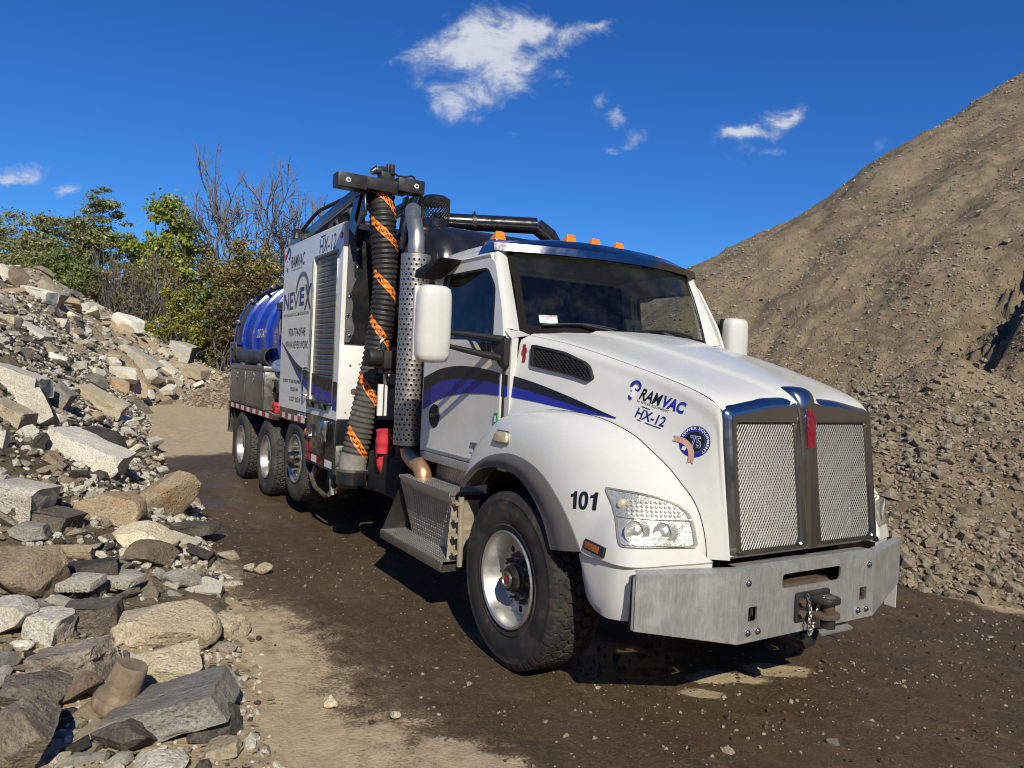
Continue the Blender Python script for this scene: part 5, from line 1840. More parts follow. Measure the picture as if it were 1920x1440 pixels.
UX = Vector((.972, 0, -.235)).normalized(); UY = Vector((.03, 0, 1)).normalized()
CA = (0, 1, 0)
DEC = empty('hood_lettering'); DEC.parent = HOOD
for args, w, h, org, m_ in (
        (dict(body='RAM', shear=.28, bold=.028), .152, .068, HT['ram'], M_BLACKINK), (dict(body='VAC', shear=.28, bold=.045), .152, .068, HT['vac'], M_BLUEINK),
        (dict(body='by SEWER EQUIPMENT', bold=.006), .215, .018, HT['by'], M_GREYINK), (dict(body='HX-12', shear=.18, bold=.02), .195, .058, HT['hx'], M_NAVYINK)):
    V, F = text_faces(**args); V = fit(V, w, h)
    lay('lettering', V, F, org, UX, UY, m_, DEC, SB, .003, CA, subdivide=1)
o2 = Vector(HT['hx'])
for a, b in (((.025, .066), (.085, .071)), ((.075, -.014), (.18, -.009)), ((.02, -.012), (.05, -.008))):
    lay('lettering_bar', *poly_fill([(a[0], a[1]), (b[0], a[1]), (b[0], b[1]), (a[0], b[1])]), HT['hx'], UX, UY, M_NAVYINK, DEC, SB, .003, CA)
emblem_ram(HT['ramhead'], UX, UY, .105, DEC, SB, CA, .003)
# anniversary roundel
RO = HT['roundel']; RUX = Vector((1, 0, -.05)).normalized(); RUY = Vector((.05, 0, 1)).normalized()
RR = HT['roundel_r']
lay('roundel', *poly_fill(circle2(0, 0, RR, 40)), RO, RUX, RUY, M_BLUEINK, DEC, SB, .003, CA, subdivide=1)
lay('roundel_core', *poly_fill(circle2(0, 0, RR * .66, 36)), RO, RUX, RUY, M_BLACKINK, DEC, SB, .0042, CA, subdivide=1)
lay('roundel_ring', *poly_fill(circle2(0, 0, RR * .69, 36), circle2(0, 0, RR * .66, 36, True)), RO, RUX, RUY, M_GREYINK, DEC, SB, .0046, CA)
V, F = text_faces('SEWER EQUIPMENT', 1.0, bold=.01, spacing=1.08); V = fit(V, RR * 2.75, RR * .20)
ang = V[:, 0] / (RR * .74); ang = ang - ang.max() / 2 + .55
r_ = RR * .74 + V[:, 1]
lay('lettering', np.stack([r_ * np.sin(ang), r_ * np.cos(ang)], 1), F, RO, RUX, RUY, M_WHITEINK, DEC, SB, .0048, CA)
V, F = text_faces('75', 1.0, shear=-.25, bold=.03); V = fit(V, RR * .78, RR * .75) - np.array([RR * .33, RR * .38])
lay('lettering', V, F, RO, RUX, RUY, M_WHITEINK, DEC, SB, .0048, CA)
V, F = text_faces('75', 1.0, shear=-.25, bold=.004); V = fit(V, RR * .74, RR * .70) - np.array([RR * .31, RR * .355])
lay('lettering', V, F, RO, RUX, RUY, M_BLUEINK, DEC, SB, .0054, CA)
A = np.linspace(math.pi * 1.0, math.pi * 1.5, 16)
cc = (-RR * 1.05, -RR * 1.05)
rib = [(-RR * 1.05 + math.cos(a) * RR * q, -RR * 1.05 + math.sin(a) * RR * q) for q, aa in ((1.22, np.linspace(math.pi * .5, 0, 16)), (.86, np.linspace(0, math.pi * .5, 16))) for a in aa]
lay('ribbon', *poly_fill(rib), RO, RUX, RUY, M_BRONZE, DEC, SB, .0056, CA, subdivide=1)
for q in ([(-1.05, -.19), (-1.05, .17), (-1.42, .20), (-1.30, .02), (-1.42, -.16)], [(-.19, -1.05), (.17, -1.05), (.20, -1.42), (.0, -1.30), (-.18, -1.42)]):
    lay('ribbon_end', *poly_fill([(a * RR, b * RR) for a, b in q]), RO, RUX, RUY, M_BRONZE, DEC, SB, .0054, CA)
lay('roundel_mark', *poly_fill([(-.72 * RR, -.62 * RR), (-.48 * RR, -.66 * RR), (-.44 * RR, -.42 * RR), (-.66 * RR, -.38 * RR)]), RO, RUX, RUY, M_WHITEINK, DEC, SB, .0058, CA)
# fleet number on the fender
one = [(.20, 0), (.46, 0), (.46, 1), (.27, 1), (.20, .88), (.0, .80), (.0, .65), (.20, .69)]
zero_o = [(.92 + .33 * math.copysign(abs(math.cos(a)) ** .85, math.cos(a)), .5 + .515 * math.copysign(abs(math.sin(a)) ** .85, math.sin(a))) for a in np.linspace(0, 2 * math.pi, 28, endpoint=False)]
zero_i = [(.92 + .115 * math.cos(a), .5 + .33 * math.sin(a)) for a in np.linspace(0, -2 * math.pi, 20, endpoint=False)]
V, F = [], []
for lps in ([one], [zero_o, zero_i], [[(a + 1.36, b) for a, b in one]]):
    v_, f_ = poly_fill(*lps); F += [[i + len(V) for i in t] for t in f_]; V += [tuple(p) for p in v_]
V = fit(np.array(V), .172, .100)
lay('fleet_number', V, F, HT['num'], Vector((.993, 0, .09)).normalized(), Vector((-.12, 0, 1)), M_BLACKINK, FENDERS[-1], FB, .003, CA, subdivide=1)
# green sticker by the hood edge
lay('green_sticker', *poly_fill([(0, 0), (.10, 0), (.10, .085), (0, .085)]), (-.595, -1.1, 1.515), (1, 0, 0), (0, 0, 1), M_GREENINK, CAB, None, -.004, CA) if False else None
q = MB(); q.box2((-.70, -1.1165, 1.475), (-.655, -1.110, 1.565)); GS = q.build('green_sticker', M_GREENINK, CAB)
q = MB(); q.box2((-.69, -1.1178, 1.50), (-.672, -1.1165, 1.545)); q.build('sticker_mark', M_WHITEINK, GS)

# ---- steps ------------------------------------------------------------------
for s in (-1, 1):
    m_ = MB(); m_.box2((-2.02, s * .98, .925), (-1.06, s * 1.245, .95)); UP = m_.build('upper_step', M_TREADPLATE, T)
    m_ = MB(); m_.box2((-1.97, s * 1.235, .872), (-1.06, s * 1.25, .945)); m_.build('step_edge', M_STEEL, UP, bevel=.006)
    m_ = MB(); m_.prism([(s * .98, .94), (s * .965, 1.13), (s * .95, 1.13), (s * .95, .94)], 0, -1.86, -1.0); m_.build('kick_plate', M_TREADPLATE, UP)
    m_ = MB(); m_.prism([(s * 1.235, .925), (s * 1.10, .455), (s * 1.07, .455), (s * 1.19, .925)], 0, -2.02, -1.07); m_.build('step_riser', M_TREADPLATE, UP)
    m_ = MB(); m_.box2((-2.22, s * 1.06, .428), (-1.03, s * 1.305, .452)); LO = m_.build('lower_step', M_TREADPLATE, T)
    m_ = MB(); m_.box2((-2.225, s * 1.295, .375), (-1.03, s * 1.31, .447)); m_.build('step_edge', M_STEEL, LO, bevel=.006)
    m_ = MB(); m_.box2((-1.045, s * 1.06, .375), (-1.03, s * 1.295, .45)); m_.build('step_end', M_STEEL, LO)
    m_ = MB(); m_.prism([(s * 1.30, .43), (s * 1.21, .80), (s * 1.06, .80), (s * 1.06, .43)], 0, -2.06, -2.045)
    m_.v = [(x - (.9 - z) * .35, y, z) for x, y, z in m_.v]; m_.build('step_gusset', M_BLACKSTEEL, LO)
    m_ = MB(); m_.box2((-2.0, s * .60, .42), (-1.08, s * 1.05, .92)); m_.build('battery_box', M_DARK, UP)
    # ribbed splash guard behind the front wheel
    rows = []
    for t in np.linspace(0, 1, 25):
        z = .90 - .50 * t; x = -1.03 - .05 * math.sin(t * 1.8) ; rb = .014 * max(0, math.cos((t * 4.3) * 2 * math.pi)) ** 6
        rows.append([(x - .01 + rb, s * 1.235, z), (x + rb + .01, s * 1.19, z), (x + rb + .02, s * 1.02, z)])
    m_ = MB(); m_.grid(rows); GD = m_.build('splash_guard', M_DUSTYGUARD, T, 60, fix=False)
    m_ = MB(); m_.tube([(-.985, s * 1.19, .93), (-.975, s * 1.19, .68), (-.985, s * 1.18, .42)], .022, 8); m_.build('guard_rail', M_DUSTYGUARD, GD)
    for z in (.52, .64, .76, .88):
        m_ = MB(); m_.box((-1.0, s * 1.215, z), (.05, .05, .018), Matrix.Rotation(.3, 3, 'X')); m_.build('guard_clip', M_DUSTYGUARD, GD)

# ---- exhaust stack ------------------------------------------------------------
SX, SY = -2.2, -1.10
def perforated(x, y, z0, z1, r, na, nz, m_):
    """tube wall with a round hole in every cell, rows offset like brick"""
    dz = (z1 - z0) / nz
    for j in range(nz):
        sh = .5 if j % 2 else 0.0
        for i in range(na):
            a0 = (i + sh) / na * 2 * math.pi; a1 = (i + 1 + sh) / na * 2 * math.pi
            zc = z0 + (j + .5) * dz; ac = (a0 + a1) / 2
            w = (a1 - a0) * r
            hr = min(w, dz) * .255
            hole = [(math.cos(t) * hr, math.sin(t) * hr) for t in np.linspace(0, 2 * math.pi, 8, endpoint=False) + math.pi / 8]
            sq = []
            for t in np.linspace(0, 2 * math.pi, 8, endpoint=False) + math.pi / 8:
                c, s_ = math.cos(t), math.sin(t); k = min(w / 2 / max(abs(c), 1e-6), dz / 2 / max(abs(s_), 1e-6))
                sq.append((c * k, s_ * k))
            # pull to the corners
            sq = [(math.copysign(w / 2, p[0]) if abs(p[0]) > w * .2 else p[0], math.copysign(dz / 2, p[1]) if abs(p[1]) > dz * .2 else p[1]) for p in sq]
            V = []
            for p in sq + hole:
                a = ac + p[0] / r
                V.append((x + math.cos(a) * r, y + math.sin(a) * r, zc + p[1]))
            m_.add(V, [(k, (k + 1) % 8, 8 + (k + 1) % 8, 8 + k) for k in range(8)])
m_ = MB(); perforated(SX, SY, 1.21, 2.80, .127, 18, 37, m_)
m_.lathe([(.127, 0), (.127, .03)], (SX, SY, 1.18), (0, 0, 1), 36); m_.lathe([(.127, 0), (.127, .03)], (SX, SY, 2.80), (0, 0, 1), 36)
STACK = m_.build('exhaust_stack', M_STACK, T, 60, fix=False)
m_ = MB(); m_.cyl((SX, SY, 1.15), (SX, SY, 2.84), .085, 20); m_.build('inner_pipe', M_DARK, STACK, 60)
tp = cr([(SX, SY, 2.78), (SX, SY, 2.90), (SX - .02, SY + .005, 3.00), (SX - .10, SY + .02, 3.11), (SX - .22, SY + .05, 3.21), (SX - .34, SY + .10, 3.29)], 26)
m_ = MB(); m_.tube(tp, .070, 22, caps=False); m_.tube(tp[::-1], .064, 22, caps=False); m_.build('tail_pipe', M_STACK, STACK, 60)
m_ = MB(); m_.tube(cr([(SX, SY, 1.24), (SX + .01, SY, 1.16), (SX + .08, SY - .01, 1.095), (SX + .20, SY - .02, 1.06), (SX + .31, SY - .02, 1.035), (SX + .385, SY - .02, .985), (SX + .40, SY - .02, .93)], 28), .070, 22); m_.build('elbow', M_COPPER, STACK, 60)

# ---- wheels ---------------------------------------------------------------------
def tyre_mesh(name, R, W, rim, hexed, mats, N=360, seed=0):
    """tyre around the y axis, outer face at y=0 (towards -y), width W; groove pattern is cut into the tread"""
    prof = []           # (r, y, tread coordinate or None)
    for t in np.linspace(0, 1, 5): prof.append((rim - .012 + .03 * t, .030 + .015 * (1 - t) * 0, None))
    sw = [(rim + .02, .020), (rim + .045, .008), (rim + .055, .012), (rim + .075, .004), (rim + .12, -.004), (rim + .16, -.002), (R - .06, .006), (R - .052, .003), (R - .03, .012), (R - .012, .022), (R - .004, .034)]
    prof = [(rim - .02, .05), (rim, .03)] + sw
    nt = 46
    side = [(r, y, 0) for r, y in prof]
    tread = [(R - .006 * abs(2 * k - 1) ** 3, .034 + (W - .068) * k, 1) for k in np.linspace(0, 1, nt)]
    full = side + tread[1:-1] + [(r, W - y, 0) for r, y, _ in side[::-1]]
    r = np.array([p[0] for p in full]); y = np.array([p[1] for p in full]); tr = np.array([p[2] for p in full])
    A = np.linspace(0, 2 * np.pi, N, endpoint=False)
    RR_, AA = np.meshgrid(r, A, indexing='ij'); YY = np.repeat(y[:, None], N, 1); TR = np.repeat(tr[:, None], N, 1)
    u = AA / (2 * np.pi); v = (YY - W / 2) / W
    if hexed:
        # six-sided lugs in the middle rows, plain ribs at the shoulders
        nh = 44; cell = 2 * np.pi * R / nh
        px = u * nh; py = v * W / cell
        q = np.stack([px, py], -1)
        def hexd(a):
            s3 = 3 ** .5
            g1 = np.stack([np.mod(a[..., 0], 1.0) - .5, np.mod(a[..., 1], s3) - s3 / 2], -1)
            g2 = np.stack([np.mod(a[..., 0] - .5, 1.0) - .5, np.mod(a[..., 1] - s3 / 2, s3) - s3 / 2], -1)
            gg = np.where((np.sum(g1 ** 2, -1) < np.sum(g2 ** 2, -1))[..., None], g1, g2)
            ab = np.abs(gg)
            return .5 - np.maximum(ab[..., 0], ab[..., 0] * .5 + ab[..., 1] * (s3 / 2))
        d = hexd(q)
        mid = np.abs(v) < .30
        groove = np.where(mid, 1 - sstep(d, .035, .075), 0)
        groove = np.maximum(groove, np.exp(-((np.abs(v) - .315) / .010) ** 2) * .8)
        sh = (np.abs(v) > .33)
        groove = np.maximum(groove, np.where(sh, (np.abs(np.mod(u * nh + .25, 1) - .5) < .05) * .55, 0))
    else:
        nb = 40
        ph = np.where(v > 0, .5, 0)
        lane = np.floor((v + .5) * 5)
        g1 = np.abs(np.mod(u * nb + .5 * np.mod(lane, 2) + .9 * v, 1) - .5) < .10
        g2 = np.abs(np.mod((v + .5) * 5 + .16 * np.sign(np.sin(u * nb * 2 * np.pi)), 1) - .5) > .43
        groove = np.maximum(g1, g2).astype(float)
    RR_ = RR_ - TR * groove * .017
    Q = u * nh if hexed else u * 40
    shoulder = np.exp(-((RR_ - (R - .02)) / .016) ** 2) * (TR == 0)
    YY = YY + np.sign(.5 * W - YY) * shoulder * (np.abs(np.mod(Q, 1) - .5) < .10) * .010
    V = np.stack([np.sin(AA) * RR_, YY, np.cos(AA) * RR_], -1).reshape(-1, 3)
    m = len(full)
    i = np.arange(m - 1)[:, None] * N + np.arange(N)[None]; j = np.arange(m - 1)[:, None] * N + (np.arange(N)[None] + 1) % N
    F = np.stack([i, j, j + N, i + N], -1).reshape(-1, 4)
    return np_mesh(name, V, F, mats, 40)


def rim_mesh(r, depth, holes, mats, W=.3, hub_r=.115):
    m_ = MB()
    m_.lathe([(r + .004, .028), (r + .012, .012), (r + .004, .004), (r - .012, .010), (r - .022, .03), (r - .032, .07), (r - .042, depth * .75), (r - .055, depth)], (0, 0, 0), (0, 1, 0), 56)
    ro = r - .055
    hs = [[(px, pz) for px, pz in circle2(math.cos(a) * (ro * .83), math.sin(a) * (ro * .83), .022, 10, True)] for a in np.linspace(0, 2 * math.pi, 10, endpoint=False)]
    m_.panel(circle2(0, 0, ro, 56), hs, lambda x, z: (x, depth, z))
    for h in hs:
        m_.grid([[(p[0], depth, p[1]), (p[0], depth + .015, p[1])] for p in h + h[:1]])
    m_.lathe([(r - .05, depth + .03), (r + .0, W)], (0, 0, 0), (0, 1, 0), 40)
    return m_.mesh('wheel', mats, 40, fix=False)


def hub_mesh(depth, out, mats):
    m_ = MB(); m_.lathe([(.118, depth + .002), (.118, depth - .02), (.108, depth - .028), (.098, depth - .05), (.088, out + .05), (.082, out + .012), (.070, out), (.0, out - .002)], (0, 0, 0), (0, 1, 0), 32)
    return m_.mesh('hub', mats, 35, fix=False)


def nut_mesh(mats):
    m_ = MB(); m_.cyl((0, 0, 0), (0, -.012, 0), .021, 12); m_.cyl((0, -.012, 0), (0, -.040, 0), .0155, 6); m_.cyl((0, -.04, 0), (0, -.058, 0), .009, 8)
    return m_.mesh('lug_nut', mats, 30)


M_RIM = mat('aluminium wheel', (0.60, 0.59, 0.57), 0.40, 0.85, 0.06, 5, 0.08, dirt=(0.36, 0.32, 0.26), dirt_amt=0.5, dscale=6)
M_RIMDULL = mat('dusty aluminium wheel', (0.50, 0.49, 0.46), 0.42, 0.85, 0.1, 6, 0.08, dirt=(0.33, 0.29, 0.23), dirt_amt=0.7, dscale=5)
M_NUT = mat('lug nut steel', (0.20, 0.165, 0.125), 0.45, 0.5, 0.3, 30)
M_HUB = mat('oily black hub', (0.014, 0.013, 0.012), 0.3, 0.0, 0.2, 20, dirt=(0.2, 0.16, 0.11), dirt_amt=0.5, dscale=14)

ty_front = tyre_mesh('tyre', .542, .385, .288, True, [M_TYRE], 352)
ty_rear = tyre_mesh('tyre', .522, .29, .288, False, [M_DUSTYTYRE], 240)
rim_f = rim_mesh(.288, .135, 10, [M_RIM], .36); rim_r = rim_mesh(.288, .175, 10, [M_RIMDULL], .28); rim_p = rim_mesh(.288, .035, 10, [M_RIM], .28)
hub_f = hub_mesh(.135, .03, [M_HUB]); hub_r = hub_mesh(.175, .06, [M_HUB]); hub_p = hub_mesh(.035, -.075, [M_HUB])
nut = nut_mesh([M_NUT])
cap_f = MB(); cap_f.lathe([(.052, .026), (.050, .012), (.040, .010), (.036, .020), (.001, .021)], (0, 0, 0), (0, 1, 0), 24); cap_f = cap_f.mesh('hub_cap', [M_STEEL], 40, fix=False)
dot_f = MB(); dot_f.lathe([(.024, .021), (.020, .014), (.001, .012)], (0, 0, 0), (0, 1, 0), 20); dot_f = dot_f.mesh('cap_dot', [M_REDLENS], 40, fix=False)
drum = MB(); drum.lathe([(.001, .19), (.20, .19), (.20, .34)], (0, 0, 0), (0, 1, 0), 24); drum = drum.mesh('brake_drum', [M_DARK], 40, fix=False)


def wheel(x, z, y_out, s, ty, rim, hub, depth, out, front=False, rot=0.0, steer=0.0):
    w = obj('wheel', rim, T, (x, s * y_out, z))
    w.rotation_euler = (0, rot, 0 if s == -1 else math.pi)
    if front: w.scale = (1.05, 1.0, 1.05)
    obj('tyre', ty, w); obj('hub', hub, w)
    for k in range(10):
        a = 2 * math.pi * (k + .5) / 10
        obj('lug_nut', nut, w, (math.cos(a) * .1425, depth, math.sin(a) * .1425))
    if front:
        obj('hub_cap', cap_f, w); obj('cap_dot', dot_f, w)
    obj('brake_drum', drum, w)
    return w


for s in (-1, 1):
    wheel(-.265, .516, 1.235, s, ty_front, rim_f, hub_f, .135, .03, True, .3)
    wheel(-5.36, .665, 1.215, s, ty_rear, rim_p, hub_p, .035, -.06, False, .7)
    for x in (-6.72, -8.34):
        wheel(x, .520, 1.245, s, ty_rear, rim_r, hub_r, .175, .06, False, x)
        i_ = obj('inner_tyre', ty_rear, T, (x, s * .92, .520)); i_.rotation_euler = (0, x + 1, 0 if s == -1 else math.pi)
# ------------------------------------------------------------------ chassis, equipment body, tank, boom
m_ = MB()
for s in (-1, 1): m_.box2((-9.5, s * .40 - .04, .72), (.95, s * .40 + .04, .98))
for x in (-9.4, -8.3, -6.7, -5.3, -3.9, -2.6): m_.box2((x - .06, -.4, .76), (x + .06, .4, .94))
FRAME = m_.build('chassis_frame', M_DARK, T)
m_ = MB(); m_.box2((-.9, -.45, .55), (.88, .45, 1.62)); m_.build('engine_light_block', M_DARK, FRAME)  # plain dark box in the engine's place, added against light leaking under the hood
for x in (-.267, -5.36, -6.72, -8.34):
    m_ = MB(); m_.cyl((x, -.95, .55 if x != -5.36 else .665), (x, .95, .55 if x != -5.36 else .665), .075, 12); m_.lathe([(.02, -.2), (.2, -.12), (.24, 0), (.2, .12), (.02, .2)], (x, 0, .55), (0, 1, 0), 14); m_.build('axle', M_DARK, FRAME)
m_ = MB(); m_.box2((-9.35, -1.0, .98), (-3.7, 1.0, 1.12)); m_.build('subframe', M_DARK, FRAME)
for s in (-1, 1):
    m_ = MB(); m_.box2((-9.02, s * 1.22, .25), (-9.0, s * .72, 1.05)); m_.build('mud_flap', M_PLASTIC, FRAME)

# equipment cabinet (white) behind the hose
XR, XF, YB, ZT = -6.05, -3.70, 1.25, 3.30
m_ = MB()
m_.panel([(XR, 1.27), (XF, 1.27), (XF, ZT), (XR, ZT)], [[(-4.69, 1.43), (-4.69, 3.035), (-3.86, 3.035), (-3.86, 1.43)]], lambda x, z: (x, -YB, z), (0, .03, 0))
m_.box2((XR, 1.22, 1.27), (XF, 1.25, ZT)); m_.box2((XR, -1.22, 1.27), (XR + .03, 1.22, ZT)); m_.box2((XF - .03, -1.219, 1.27), (XF - .001, 1.219, ZT - .001)); m_.box2((XR + .03, -1.2195, ZT - .03), (XF - .03, 1.2195, ZT - .0015))
m_.box2((XR + .03, -1.2185, 1.272), (XF - .031, 1.218, 1.30))
BOX = m_.build('equipment_cabinet', M_BOXWHITE, T, 30)
# domed top panel with rolled edge
m_ = MB(); m_.box2((XR + .01, -1.245, ZT), (XF, 1.245, ZT + .025)); m_.build('cabinet_top', M_BOXWHITE, BOX, bevel=.012)
# roller shutter of separate slats
m_ = MB(); m_.box2((-4.70, -1.215, 1.42), (-3.85, -1.21, 3.04)); SHUT = m_.build('roller_shutter', M_DARK, BOX)
ns = 28
sm_ = MB(); hgt = 1.60 / ns
sm_.add([(-4.68, 0, 0), (-3.87, 0, 0), (-4.68, -.006, .010), (-3.87, -.006, .010), (-4.68, -.0065, hgt * .78), (-3.87, -.0065, hgt * .78), (-4.68, 0, hgt), (-3.87, 0, hgt)], [(0, 1, 3, 2), (2, 3, 5, 4), (4, 5, 7, 6)])
slat = sm_.mesh('slat', M_LOUVRE, 20, fix=False)
for k in range(ns): obj('slat', slat, SHUT, (0, -1.222, 1.433 + k * hgt))
m_ = MB()
for x in (-4.705, -3.855): m_.box2((x - .012, -1.262, 1.42), (x + .012, -1.244, 3.05))
m_.box2((-4.69, -1.2615, 3.035), (-3.87, -1.2445, 3.06)); m_.build('shutter_frame', M_STEEL, SHUT, bevel=.003)
m_ = MB(); m_.box2((-4.69, -1.29, 1.405), (-3.86, -1.235, 1.435)); m_.build('shutter_rail', M_BLACKSTEEL, SHUT, bevel=.005)
for x in (-4.55, -4.1): 
    m_ = MB(); m_.prism([(-1.235, 1.34), (-1.31, 1.36), (-1.31, 1.42), (-1.235, 1.43)], 0, x - .05, x + .05); m_.build('shutter_latch', M_BLACKSTEEL, SHUT, bevel=.008)
# front face: black glossy cover above, white steel, black band, bare metal
m_ = MB(); m_.box2((XF + .001, -1.205, 2.06), (XF + .02, -.45, 3.26)); COVER = m_.build('front_cover', M_BLACKPAINT, BOX, bevel=.006)
rs = np.random.RandomState(3)
# grey overspray along the outer edge with a ragged inner border
edge = [(-1.203, 2.08), (-1.203, 3.24)] + [(-1.14 + .022 * math.sin(z * 9) + .015 * math.sin(z * 23 + 1) + (.03 if 2.6 < z < 2.75 else 0), z) for z in np.linspace(3.24, 2.08, 40)]
m_ = MB(); m_.panel(edge, [], lambda y, z: (XF + .0215, y, z)); m_.build('worn_strip', mat('worn grey primer', (.10, .10, .105), .45, dirt=(.2, .19, .18), dirt_amt=.5), COVER, None, fix=False)
for y, z in ((-1.10, 3.05), (-1.10, 2.86), (-1.175, 2.55), (-1.16, 2.15), (-1.185, 2.36)):
    m_ = MB(); m_.lathe([(0, .018), (.014, .016), (.022, .006), (.024, 0)], (XF + .02, y, z), (1, 0, 0), 12); m_.build('dome_bolt', M_CHROME, COVER, 50)
m_ = MB(); m_.box2((XF + .001, -1.248, 1.28), (XF + .012, -.5, 2.05)); FW = m_.build('front_panel', M_BOXWHITE, BOX, bevel=.004)
for y, z, r in ((-1.08, 1.57, .035), (-1.13, 1.84, .012), (-1.16, 1.35, .01), (-1.03, 1.86, .009)):
    m_ = MB(); m_.lathe([(0, .0035), (r, .003), (r, 0)], (XF + .012, y, z), (1, 0, 0), 14); m_.build('rust_hole', M_RUSTYSTEEL, FW)
m_ = MB(); m_.box2((XF + .001, -1.245, 1.01), (XF + .016, -.5, 1.275)); m_.build('front_band', M_BLACKPAINT, BOX, bevel=.003)
m_ = MB(); m_.box2((XF + .001, -1.245, .70), (XF + .012, -.5, 1.005)); LOWF = m_.build('front_plate', M_STEEL, BOX, bevel=.003)
for y, z in ((-1.2, .74), (-1.2, .95), (-1.1, .74), (-1.02, .95)):
    m_ = MB(); m_.lathe([(0, .008), (.010, .006), (.013, 0)], (XF + .012, y, z), (1, 0, 0), 10); m_.build('rivet', M_STEEL, LOWF)
# lower black side locker
m_ = MB(); m_.box2((-4.78, -1.24, .715), (-3.71, -.6, 1.265)); LOCK = m_.build('side_locker', M_BLACKPAINT, T, bevel=.008)
m_ = MB(); m_.box2((-4.14, -1.247, .72), (-4.09, -1.235, 1.27)); m_.box2((-3.76, -1.262, .70), (-3.705, -1.235, 1.27)); m_.build('locker_post', M_BLACKSTEEL, LOCK, bevel=.006)
m_ = MB(); m_.cyl((-3.93, -1.29, 1.03), (-3.93, -1.29, 1.245), .075, 22); m_.build('manual_canister', M_CHROME, LOCK, bevel=.004)
m_ = MB(); m_.box2((-4.66, -1.252, 1.0), (-4.52, -1.24, 1.16)); m_.tube([(-4.62, -1.26, 1.15), (-4.62, -1.285, 1.08), (-4.60, -1.26, 1.02)], .012, 6); m_.build('lock_handle', M_CHROME, LOCK)
def tape(name, x0, x1, z0, z1, y, parent, n, first=0):
    for k in range(n):
        a, b = x0 + (x1 - x0) * k / n, x0 + (x1 - x0) * (k + 1) / n
        q = MB(); q.box2((a, y - .002, z0), (b, y, z1)); q.build(name, M_REDINK if (k + first) % 2 == 0 else M_WHITEINK, parent)
tape('reflective_tape', -4.74, -4.16, .745, .82, -1.2412, LOCK, 3); tape('reflective_tape', -4.06, -3.80, .745, .82, -1.2412, LOCK, 1, 1)
m_ = MB(); m_.box2((-4.76, -1.243, .83), (-4.70, -1.2402, 1.1)); m_.build('reflective_tape', M_REDINK, LOCK)
# skirt strip below the panel with tape
m_ = MB(); m_.box2((-6.05, -1.235, 1.12), (-4.79, -1.20, 1.265)); SKS = m_.build('cabinet_sill', M_BLACKPAINT, BOX, bevel=.004)
tape('reflective_tape', -6.05, -4.9, 1.135, 1.20, -1.2352, SKS, 8)
for x in (-5.15, -5.02, -4.89):
    for z in (1.215, 1.245):
        m_ = MB(); m_.box2((x - .05, -1.2375, z - .010), (x + .05, -1.2352, z + .010)); m_.build('warning_label', M_WHITEINK, SKS)
# grab handle and door edge
m_ = MB(); m_.tube(cr([(-4.80, -1.25, 1.79), (-4.82, -1.295, 1.78), (-4.83, -1.30, 1.72), (-4.80, -1.30, 1.49), (-4.78, -1.25, 1.47)], 16), .011, 8); m_.build('grab_handle', M_CHROME, BOX)
m_ = MB(); m_.box2((-4.775, -1.256, 1.28), (-4.763, -1.2495, 3.02)); m_.build('door_edge', M_STEEL, BOX)
for x in (-5.97, -3.77):
    m_ = MB(); m_.lathe([(0, .014), (.03, .010), (.036, 0)], (x, -1.25, 3.19), (0, -1, 0), 14); m_.build('clearance_lamp', M_REDLENS if x < -5 else M_AMBERDARK, BOX, 50)
# printed lettering on the cabinet side
def side_text(body, x0, z0, w, h, m, **k):
    V, F = text_faces(body, 1.0, **k); V = fit(V, w, h)
    return lay('lettering', V, F, (x0, -1.25, z0), (1, 0, 0), (0, 0, 1), m, CDEC, None, .003)
CDEC = empty('cabinet_lettering'); CDEC.parent = BOX
NX, NZ = -5.98, 2.50
side_text('N', NX, NZ, .24, .215, M_NAVYINK, bold=.02); side_text('E', NX + .28, NZ, .16, .215, M_NAVYINK, bold=.02)
side_text('V', NX + .43, NZ, .27, .215, M_GREYINK, bold=.012); side_text('E', NX + .72, NZ + .03, .19, .22, M_NAVYINK, bold=.035); side_text('X', NX + .93, NZ - .03, .27, .30, M_BLACKINK, bold=.02)
arc = [(math.cos(a) * q[0], math.sin(a) * q[1]) for q, aa in (((.29, .265), np.linspace(math.pi * .97, .1, 18)), ((.235, .215), np.linspace(.1, math.pi * .97, 18))) for a in aa]
lay('lettering_arch', *poly_fill(arc), (NX + .82, -1.25, NZ + .17), (1, 0, 0), (0, 0, 1), M_GREYINK, CDEC, None, .0035)
side_text('NEW ENGLAND VACUUM EXCAVATION', NX + .01, NZ - .085, 1.12, .04, M_GREYINK, bold=.01)
side_text('978-774-0748', -5.70, 2.165, .74, .10, M_BLACKINK, bold=.006); side_text('WWW.NEVEX.WORK', -5.83, 2.015, 1.0, .09, M_BLACKINK, bold=.006)
side_text('DIVISION OF BASS EQUIPMENT LLC', -5.87, 1.585, .97, .05, M_BLACKINK, bold=.01); side_text('ESSEX, MA', -5.50, 1.49, .34, .05, M_BLACKINK, bold=.01); side_text('US DOT 1002218', -5.56, 1.37, .5, .055, M_BLACKINK, bold=.004)
side_text('HX-12', -4.53, 3.075, .58, .165, M_NAVYINK, shear=.15, bold=.002)
for a, b in (((-4.50, 3.255), (-4.30, 3.268)), ((-4.44, 3.045), (-4.02, 3.056))):
    lay('lettering_bar', *poly_fill([(a[0], a[1]), (b[0], a[1]), (b[0], b[1]), (a[0], b[1])]), (0, -1.25, 0), (1, 0, 0), (0, 0, 1), M_NAVYINK, CDEC, None, .003)
side_text('RAMVAC', -5.72, 3.02, .62, .15, M_BLACKINK, shear=.2, bold=.01); side_text('by SEWER EQUIPMENT', -5.68, 2.975, .48, .03, M_GREYINK)
emblem_ram((-5.93, -1.25, 3.03), Vector((1, 0, 0)), Vector((0, 0, 1)), .27, CDEC, None, (0, 1, 0), .003)
